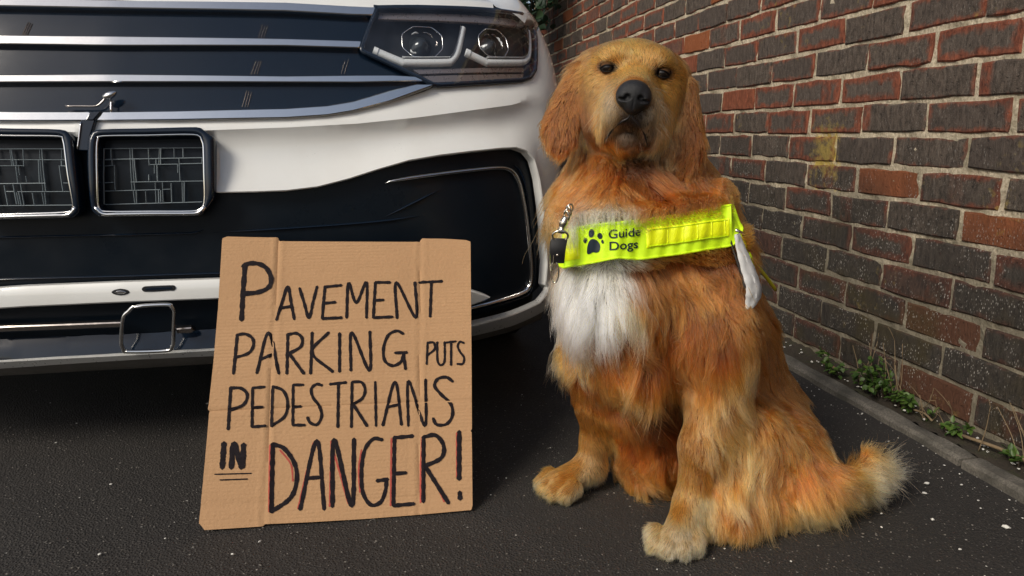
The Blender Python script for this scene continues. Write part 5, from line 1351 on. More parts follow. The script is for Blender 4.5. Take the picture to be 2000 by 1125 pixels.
CTRL = [[0.392,1.089,0.763,0.02,-0.73,0.69,0.031,0.686,0.727,9.0,0.25,"H",0.3,1.0],
 [0.352,1.09,0.755,-0.66,-0.7,0.3,-0.138,0.495,0.858,9.0,0.25,"H",0.3,1.0],
 [0.425,1.069,0.755,-0.07,-0.79,0.61,0.476,0.514,0.714,9.0,0.25,"H",0.3,1.0],
 [0.386,1.071,0.74,-0.17,-0.65,0.74,0.168,0.723,0.67,6.0,0.22,"H",0.3,1.0],
 [0.369,1.08,0.745,-0.3,-0.95,0.14,-0.172,0.192,0.966,6.0,0.22,"H",0.3,1.0],
 [0.405,1.069,0.742,-0.23,-0.89,0.39,0.272,0.324,0.906,6.0,0.22,"H",0.3,1.0],
 [0.34,1.112,0.74,-0.88,-0.43,0.17,-0.392,0.891,0.228,8.0,0.25,"H",0.3,1.0],
 [0.449,1.076,0.729,0.52,-0.85,-0.12,0.8,0.425,0.424,8.0,0.25,"H",0.3,1.0],
 [0.369,1.022,0.716,-0.21,-0.6,0.77,0.22,0.743,0.632,4.0,0.2,"H",0.3,1.0],
 [0.361,1.038,0.719,-0.59,-0.14,0.79,0.277,0.887,0.369,4.0,0.2,"H",0.3,1.0],
 [0.39,1.031,0.717,0.51,-0.49,0.71,0.095,0.851,0.517,4.0,0.2,"H",0.3,1.0],
 [0.353,1.093,0.723,-0.78,-0.48,0.41,-0.595,0.349,-0.724,6.0,0.2,"H",0.3,1.0],
 [0.433,1.072,0.713,0.21,-0.96,0.2,0.843,0.073,-0.534,6.0,0.2,"H",0.3,1.0],
 [0.334,1.104,0.701,-0.79,-0.58,0.22,-0.331,0.1,-0.938,9.0,0.25,"H",0.3,1.0],
 [0.462,1.08,0.689,0.62,-0.78,-0.06,0.167,0.209,-0.964,9.0,0.25,"H",0.3,1.0],
 [0.333,1.085,0.662,-1.0,-0.03,0.0,0.004,-0.164,-0.986,13.0,0.25,"H",0.3,1.0],
 [0.454,1.079,0.655,0.65,-0.73,-0.2,-0.17,0.118,-0.978,14.0,0.25,"H",0.3,1.0],
 [0.335,1.056,0.683,-0.96,-0.09,0.24,-0.244,-0.026,-0.97,9.0,0.22,"H",0.3,1.0],
 [0.44,1.068,0.681,0.49,-0.87,0.05,0.353,0.147,-0.924,9.0,0.22,"H",0.3,1.0],
 [0.345,1.038,0.697,-0.85,-0.28,0.45,-0.52,0.308,-0.797,5.0,0.2,"P",0.3,1.0],
 [0.403,1.027,0.694,0.7,-0.63,0.34,0.572,0.202,-0.795,5.0,0.2,"P",0.3,1.0],
 [0.341,1.03,0.672,-0.71,-0.7,0.05,-0.227,0.167,-0.96,8.0,0.22,"P",0.3,1.0],
 [0.406,1.023,0.667,0.74,-0.67,-0.05,0.018,0.098,-0.995,9.0,0.22,"P",0.3,1.0],
 [0.334,1.058,0.642,-0.92,-0.3,-0.24,0.254,-0.021,-0.967,16.0,0.3,"H",0.3,1.0],
 [0.341,1.066,0.624,-0.48,-0.35,-0.8,0.743,0.32,-0.588,20.0,0.3,"H",0.3,1.0],
 [0.438,1.071,0.638,0.54,-0.79,-0.29,-0.103,0.283,-0.953,24.0,0.3,"P",0.6,1.0],
 [0.438,1.082,0.62,0.36,-0.74,-0.56,-0.192,0.532,-0.825,26.0,0.3,"P",0.6,1.0],
 [0.353,1.026,0.66,-0.36,-0.85,-0.4,-0.163,0.476,-0.864,5.0,0.2,"S",0.3,1.0],
 [0.338,1.036,0.663,-0.88,-0.44,-0.17,0.042,0.289,-0.956,10.0,0.25,"L",0.3,1.0],
 [0.418,1.041,0.657,0.83,-0.53,-0.15,-0.104,0.123,-0.987,11.0,0.25,"L",0.3,1.0],
 [0.345,1.044,0.643,-0.3,-0.6,-0.74,0.08,0.759,-0.647,9.0,0.25,"S",0.3,1.0],
 [0.405,1.033,0.637,0.43,-0.8,-0.42,-0.163,0.384,-0.909,9.0,0.25,"S",0.3,1.0],
 [0.389,1.016,0.657,0.07,-0.94,-0.33,0.285,0.336,-0.898,5.0,0.2,"S",0.3,1.0],
 [0.37,1.018,0.664,-0.24,-0.93,-0.29,0.091,0.277,-0.957,4.0,0.2,"B",0.3,1.0],
 [0.372,1.024,0.651,-0.28,-0.71,-0.65,0.298,0.58,-0.758,5.0,0.2,"B",0.3,1.0],
 [0.375,1.036,0.641,-0.28,-0.61,-0.74,0.397,0.632,-0.666,8.0,0.25,"K",0.3,1.0],
 [0.36,1.044,0.638,-0.46,-0.8,-0.39,0.267,0.289,-0.919,8.0,0.25,"B",0.3,1.0],
 [0.392,1.033,0.635,-0.27,-0.65,-0.71,0.351,0.623,-0.699,8.0,0.25,"B",0.3,1.0],
 [0.377,1.041,0.631,0.03,-0.97,-0.23,-0.053,0.229,-0.972,9.0,0.25,"K",0.3,1.0],
 [0.319,1.144,0.737,-0.58,-0.74,0.33,-0.613,0.141,-0.777,14.0,0.2,"R",0.5,1.0],
 [0.31,1.143,0.71,-0.45,-0.87,0.2,-0.382,-0.012,-0.924,14.0,0.15,"E",0.6,1.0],
 [0.303,1.137,0.675,-0.46,-0.86,0.21,-0.284,-0.082,-0.955,13.0,0.12,"E",0.6,1.0],
 [0.284,1.144,0.659,-0.49,-0.84,0.23,-0.541,0.093,-0.836,28.0,0.28,"E",0.8,1.0],
 [0.305,1.127,0.638,-0.32,-0.92,0.24,-0.141,-0.205,-0.969,16.0,0.15,"E",0.7,1.0],
 [0.318,1.131,0.671,-0.26,-0.96,0.13,-0.016,-0.131,-0.991,11.0,0.12,"E",0.5,1.0],
 [0.308,1.155,0.73,-0.87,-0.2,0.45,-0.491,0.347,-0.799,30.0,0.4,"R",0.6,1.0],
 [0.493,1.108,0.726,0.61,-0.32,0.73,0.663,-0.303,-0.685,14.0,0.2,"R",0.5,1.0],
 [0.491,1.092,0.694,0.21,-0.97,0.15,0.219,-0.108,-0.97,14.0,0.15,"E",0.6,1.0],
 [0.488,1.087,0.663,-0.02,-0.99,0.12,0.16,-0.123,-0.979,13.0,0.12,"E",0.6,1.0],
 [0.511,1.093,0.648,0.91,-0.39,0.17,0.14,-0.101,-0.985,28.0,0.28,"R",0.8,1.0],
 [0.474,1.081,0.62,0.11,-0.99,0.11,-0.047,-0.115,-0.992,16.0,0.15,"E",0.7,1.0],
 [0.496,1.082,0.628,-0.02,-0.99,0.14,0.251,-0.136,-0.958,20.0,0.2,"E",0.7,1.0],
 [0.394,1.089,0.597,-0.03,-0.97,0.24,-0.037,-0.241,-0.97,24.0,0.3,"D",0.5,1.0],  # throat: shade under the chin painted in as dark coat
 [0.332,1.141,0.583,-0.81,-0.22,0.54,-0.468,-0.316,-0.825,32.0,0.3,"G",0.8,1.0],
 [0.312,1.155,0.558,-0.85,-0.14,0.51,-0.481,-0.212,-0.851,42.0,0.4,"G",0.9,1.0],
 [0.33,1.075,0.544,-0.63,-0.49,0.6,-0.538,-0.281,-0.795,46.0,0.35,"G",0.9,1.0],
 [0.363,1.065,0.556,-0.17,-0.77,0.61,-0.23,-0.572,-0.787,44.0,0.35,"F",0.8,1.0],
 [0.36,1.112,0.608,-0.85,-0.46,-0.24,0.232,0.077,-0.97,26.0,0.3,"R",0.6,1.0],
 [0.327,1.111,0.685,-0.89,-0.45,0.08,0.003,-0.186,-0.983,7.0,0.15,"D",0.3,1.0],  # grooves between ears and cheeks: shade painted in by dark coat rows
 [0.327,1.111,0.651,-0.95,-0.27,-0.14,0.187,-0.149,-0.971,8.0,0.15,"D",0.3,1.0],
 [0.476,1.088,0.675,-0.01,-0.99,0.16,-0.036,-0.163,-0.986,7.0,0.15,"D",0.3,1.0],
 [0.464,1.081,0.633,0.03,-0.98,0.18,-0.037,-0.179,-0.983,9.0,0.15,"D",0.3,1.0],
 [0.345,1.05,0.526,-0.33,-0.84,0.43,-0.212,-0.379,-0.901,36.0,0.35,"W",0.8,1.0],
 [0.434,1.068,0.562,-0.12,-0.9,0.42,0.135,-0.437,-0.889,44.0,0.35,"R",0.9,1.0],
 [0.481,1.071,0.562,0.27,-0.82,0.51,0.311,-0.433,-0.846,42.0,0.35,"R",0.9,1.0],
 [0.454,1.052,0.528,-0.1,-0.95,0.3,0.064,-0.311,-0.948,40.0,0.35,"R",0.9,1.0],
 [0.526,1.072,0.529,0.49,-0.7,0.51,0.487,-0.268,-0.831,34.0,0.35,"G",0.7,1.0],
 [0.396,1.054,0.533,0.21,-0.89,0.4,0.099,-0.383,-0.918,44.0,0.35,"F",0.9,1.0],
 [0.439,1.087,0.601,-0.09,-0.95,0.31,0.15,-0.318,-0.936,30.0,0.3,"D",0.6,1.0],  # other side of the throat, chin shade again put into the coat colour
 [0.295,1.142,0.501,-0.99,-0.14,-0.02,-0.008,0.191,-0.982,40.0,0.45,"L",0.7,1.0],
 [0.3,1.113,0.48,-0.98,-0.11,-0.17,0.168,-0.001,-0.986,38.0,0.45,"G",0.7,1.0],
 [0.315,1.065,0.502,-0.82,-0.57,0.07,-0.064,-0.031,-0.997,46.0,0.4,"W",0.8,1.0],
 [0.328,1.055,0.518,-0.62,-0.73,0.3,-0.261,-0.175,-0.949,40.0,0.4,"W",0.8,1.0],
 [0.302,1.085,0.411,-0.97,-0.11,0.2,-0.175,-0.176,-0.969,50.0,0.3,"W",0.8,1.0],
 [0.333,1.037,0.423,-0.53,-0.74,0.4,-0.196,-0.353,-0.915,52.0,0.3,"W",0.8,1.0],
 [0.355,1.031,0.431,-0.23,-0.87,0.44,0.149,-0.478,-0.866,46.0,0.3,"W",0.8,1.0],
 [0.302,1.096,0.354,-0.96,0.03,-0.29,0.28,-0.216,-0.936,52.0,0.3,"W",0.8,1.0],
 [0.324,1.028,0.366,-0.64,-0.76,-0.15,0.178,0.039,-0.983,58.0,0.35,"W",0.9,1.0],
 [0.364,1.011,0.376,-0.09,-1.0,0.01,0.18,-0.024,-0.983,50.0,0.3,"C",0.9,1.0],
 [0.373,1.014,0.343,-0.04,-0.98,-0.21,0.086,0.209,-0.974,50.0,0.3,"G",0.9,1.0],
 [0.392,1.025,0.42,0.18,-0.9,0.39,0.446,-0.274,-0.852,44.0,0.25,"G",0.6,1.0],
 [0.414,1.034,0.36,0.42,-0.9,-0.09,0.084,0.134,-0.987,46.0,0.28,"G",0.6,1.0],
 [0.444,1.036,0.423,-0.1,-0.95,0.29,0.362,-0.307,-0.88,44.0,0.25,"G",0.6,1.0],
 [0.481,1.025,0.416,-0.29,-0.93,0.23,0.233,-0.3,-0.925,42.0,0.25,"G",0.6,1.0],
 [0.528,1.016,0.42,0.0,-0.97,0.26,0.366,-0.24,-0.899,36.0,0.25,"R",0.6,1.0],
 [0.445,1.03,0.352,-0.09,-0.99,-0.11,0.096,0.103,-0.99,50.0,0.25,"R",0.6,1.0],
 [0.488,1.004,0.348,-0.51,-0.84,0.16,0.063,-0.22,-0.973,48.0,0.25,"R",0.6,1.0],
 [0.55,1.026,0.348,0.41,-0.86,0.3,0.165,-0.256,-0.952,42.0,0.25,"G",0.6,1.0],
 [0.41,1.044,0.299,0.47,-0.88,0.09,-0.071,-0.143,-0.987,52.0,0.3,"R",0.8,1.0],
 [0.355,1.03,0.307,-0.49,-0.81,-0.33,0.242,0.235,-0.941,54.0,0.35,"G",0.9,1.0],
 [0.329,1.114,0.283,-0.79,-0.6,-0.16,0.181,0.026,-0.983,44.0,0.26,"L",0.9,1.0],
 [0.338,1.053,0.301,-0.79,-0.4,-0.46,0.478,0.051,-0.877,50.0,0.3,"G",0.9,1.0],
 [0.398,1.06,0.243,0.01,-0.33,-0.94,0.725,0.652,-0.223,64.0,0.35,"L",1.2,1.0],
 [0.447,1.046,0.271,0.44,-0.85,-0.28,-0.176,0.22,-0.96,58.0,0.3,"G",0.9,1.0],
 [0.492,1.012,0.28,-0.58,-0.77,-0.28,0.358,0.068,-0.931,54.0,0.28,"G",0.7,1.0],
 [0.545,1.006,0.278,0.23,-0.94,-0.26,0.044,0.274,-0.961,50.0,0.3,"L",0.7,1.0],
 [0.348,1.11,0.238,-0.54,-0.73,-0.42,0.252,0.332,-0.909,38.0,0.3,"R",0.8,1.0],
 [0.388,1.116,0.188,-0.58,-0.77,-0.26,0.314,0.088,-0.945,48.0,0.3,"R",0.7,1.0],
 [0.432,1.088,0.186,-0.3,-0.93,-0.23,0.299,0.141,-0.944,52.0,0.3,"D",0.8,1.0],  # belly between the forelegs: its shade painted in with darker coat colours
 [0.429,1.111,0.131,-0.43,-0.82,-0.38,0.422,0.192,-0.886,48.0,0.3,"R",0.8,1.0],
 [0.456,1.114,0.08,-0.35,-0.9,-0.24,0.508,0.034,-0.86,46.0,0.35,"G",0.8,1.0],
 [0.44,1.132,0.053,-0.61,-0.73,-0.31,0.416,0.04,-0.909,40.0,0.35,"G",0.7,1.0],
 [0.48,1.106,0.091,-0.08,-0.99,-0.15,0.298,0.123,-0.947,40.0,0.3,"R",0.7,1.0],
 [0.472,1.093,0.154,0.01,-0.93,-0.37,0.298,0.353,-0.887,46.0,0.3,"D",0.7,1.0],  # hollow behind the forelegs, shade likewise put into the dark coat
 [0.344,1.137,0.202,-0.61,-0.65,-0.45,0.298,0.343,-0.891,26.0,0.28,"G",0.7,1.0],
 [0.355,1.153,0.138,-0.58,-0.69,-0.42,0.287,0.308,-0.907,9.0,0.2,"F",0.3,1.0],
 [0.372,1.142,0.141,-0.32,-0.84,-0.44,0.637,0.156,-0.755,16.0,0.3,"G",0.5,1.0],
 [0.36,1.166,0.083,-0.54,-0.84,0.0,-0.011,0.003,-1.0,9.0,0.2,"H",0.3,1.0],
 [0.373,1.162,0.074,0.0,-1.0,0.01,0.491,-0.006,-0.871,11.0,0.3,"L",0.4,1.0],
 [0.314,1.15,0.046,0.04,-0.67,0.74,-0.985,-0.151,-0.083,11.0,0.15,"H",0.3,1.0],
 [0.278,1.153,0.033,-0.21,-0.45,0.87,-0.973,-0.004,-0.232,11.0,0.16,"H",0.3,1.0],
 [0.271,1.142,0.019,-0.98,-0.2,0.03,-0.087,0.278,-0.957,11.0,0.22,"P",0.3,1.0],
 [0.332,1.129,0.03,0.64,-0.72,0.27,-0.098,-0.429,-0.898,11.0,0.3,"L",0.3,1.0],
 [0.361,1.162,0.005,0.15,-0.52,-0.84,0.044,0.855,-0.517,14.0,0.35,"C",0.3,1.0],
 [0.486,1.02,0.218,-0.86,-0.45,0.25,-0.156,-0.234,-0.96,14.0,0.2,"G",0.3,1.0],
 [0.474,0.995,0.164,-0.62,-0.57,0.54,-0.298,-0.464,-0.835,9.0,0.18,"F",0.3,1.0],
 [0.5,0.989,0.177,0.12,-0.9,0.43,0.347,-0.365,-0.864,46.0,0.32,"L",0.9,1.0],
 [0.523,0.998,0.223,-0.09,-0.99,0.14,0.213,-0.152,-0.965,54.0,0.3,"L",0.9,1.0],
 [0.549,1.013,0.154,-0.23,-0.93,0.28,0.23,-0.326,-0.917,54.0,0.35,"L",0.9,1.0],
 [0.47,0.985,0.113,-0.58,-0.8,0.11,-0.029,-0.12,-0.992,8.0,0.18,"H",0.3,1.0],
 [0.488,0.981,0.113,0.15,-0.99,0.04,0.302,0.003,-0.953,22.0,0.3,"G",0.6,1.0],
 [0.459,0.967,0.062,-0.1,-0.59,0.8,-0.386,-0.715,-0.584,10.0,0.15,"H",0.3,1.0],
 [0.479,0.964,0.053,0.28,-0.91,0.32,0.169,-0.276,-0.946,14.0,0.3,"P",0.3,1.0],
 [0.413,0.946,0.036,-0.55,-0.22,0.81,-0.795,-0.165,-0.584,12.0,0.16,"P",0.3,1.0],
 [0.428,0.931,0.03,-0.18,-0.59,0.79,-0.433,-0.669,-0.605,12.0,0.16,"C",0.3,1.0],
 [0.452,0.929,0.029,0.23,-0.69,0.68,0.204,-0.654,-0.729,11.0,0.16,"P",0.3,1.0],
 [0.582,1.013,0.358,0.67,-0.69,0.26,0.258,-0.109,-0.96,30.0,0.25,"R",0.5,1.0],
 [0.696,1.141,0.254,0.7,-0.68,0.24,0.186,-0.153,-0.971,28.0,0.25,"R",0.5,1.0],
 [0.643,1.097,0.234,0.49,-0.85,0.19,0.046,-0.196,-0.979,30.0,0.25,"R",0.5,1.0],
 [0.697,1.099,0.182,0.44,-0.47,0.76,0.55,-0.527,-0.648,28.0,0.25,"R",0.5,1.0],
 [0.58,1.032,0.403,0.7,-0.66,0.26,0.323,-0.03,-0.946,28.0,0.25,"R",0.5,1.0],
 [0.616,1.016,0.175,0.15,-0.72,0.68,-0.061,-0.695,-0.716,32.0,0.3,"G",0.7,1.0],
 [0.579,1.009,0.163,-0.19,-0.86,0.46,-0.192,-0.43,-0.882,52.0,0.35,"L",0.9,1.0],
 [0.565,0.994,0.1,-0.0,-0.95,0.32,-0.037,-0.324,-0.945,54.0,0.35,"L",0.9,1.0],
 [0.671,1.018,0.134,0.38,-0.81,0.46,0.332,-0.342,-0.879,30.0,0.3,"F",0.6,1.0],
 [0.64,0.997,0.092,0.02,-0.97,0.26,0.11,-0.254,-0.961,40.0,0.32,"G",0.7,1.0],
 [0.606,0.992,0.08,0.09,-0.94,0.34,-0.024,-0.343,-0.939,46.0,0.33,"F",0.9,1.0],
 [0.685,0.988,0.083,-0.02,-0.86,0.51,0.412,-0.468,-0.782,46.0,0.4,"F",0.7,1.0],
 [0.691,0.977,0.047,0.08,-1.0,-0.0,0.442,0.036,-0.896,48.0,0.4,"L",0.7,1.0],
 [0.565,0.97,0.05,0.15,-0.93,0.34,-0.015,-0.341,-0.94,40.0,0.3,"G",0.8,1.0],
 [0.651,0.98,0.045,-0.08,-0.99,0.09,0.262,-0.104,-0.959,46.0,0.35,"L",0.7,1.0],
 [0.526,0.962,0.041,0.12,-0.92,0.36,-0.253,-0.38,-0.89,24.0,0.3,"G",0.6,1.0],
 [0.604,0.974,0.035,0.16,-0.99,0.02,0.029,-0.015,-0.999,34.0,0.3,"G",0.8,1.0],
 [0.721,0.985,0.081,-0.21,-0.81,0.56,0.925,-0.347,-0.158,36.0,0.35,"F",0.6,1.0],
 [0.741,0.98,0.073,0.18,-0.94,0.3,0.902,0.041,-0.43,46.0,0.3,"L",0.7,1.0],
 [0.786,1.001,0.063,0.36,-0.85,0.38,0.905,0.216,-0.365,44.0,0.3,"C",0.7,1.0],
 [0.834,1.017,0.069,0.12,-0.59,0.8,0.964,-0.128,-0.233,40.0,0.3,"C",0.7,1.0],
 [0.808,1.026,0.105,0.2,0.42,0.89,-0.032,-0.902,0.431,40.0,0.2,"L",0.6,1.0],
 [0.8,1.027,0.086,-0.76,0.64,0.12,0.268,0.133,0.954,38.0,0.25,"G",0.6,1.0],
 [0.747,0.98,0.063,0.36,-0.93,-0.04,0.721,0.305,-0.622,48.0,0.4,"L",0.7,1.0]]
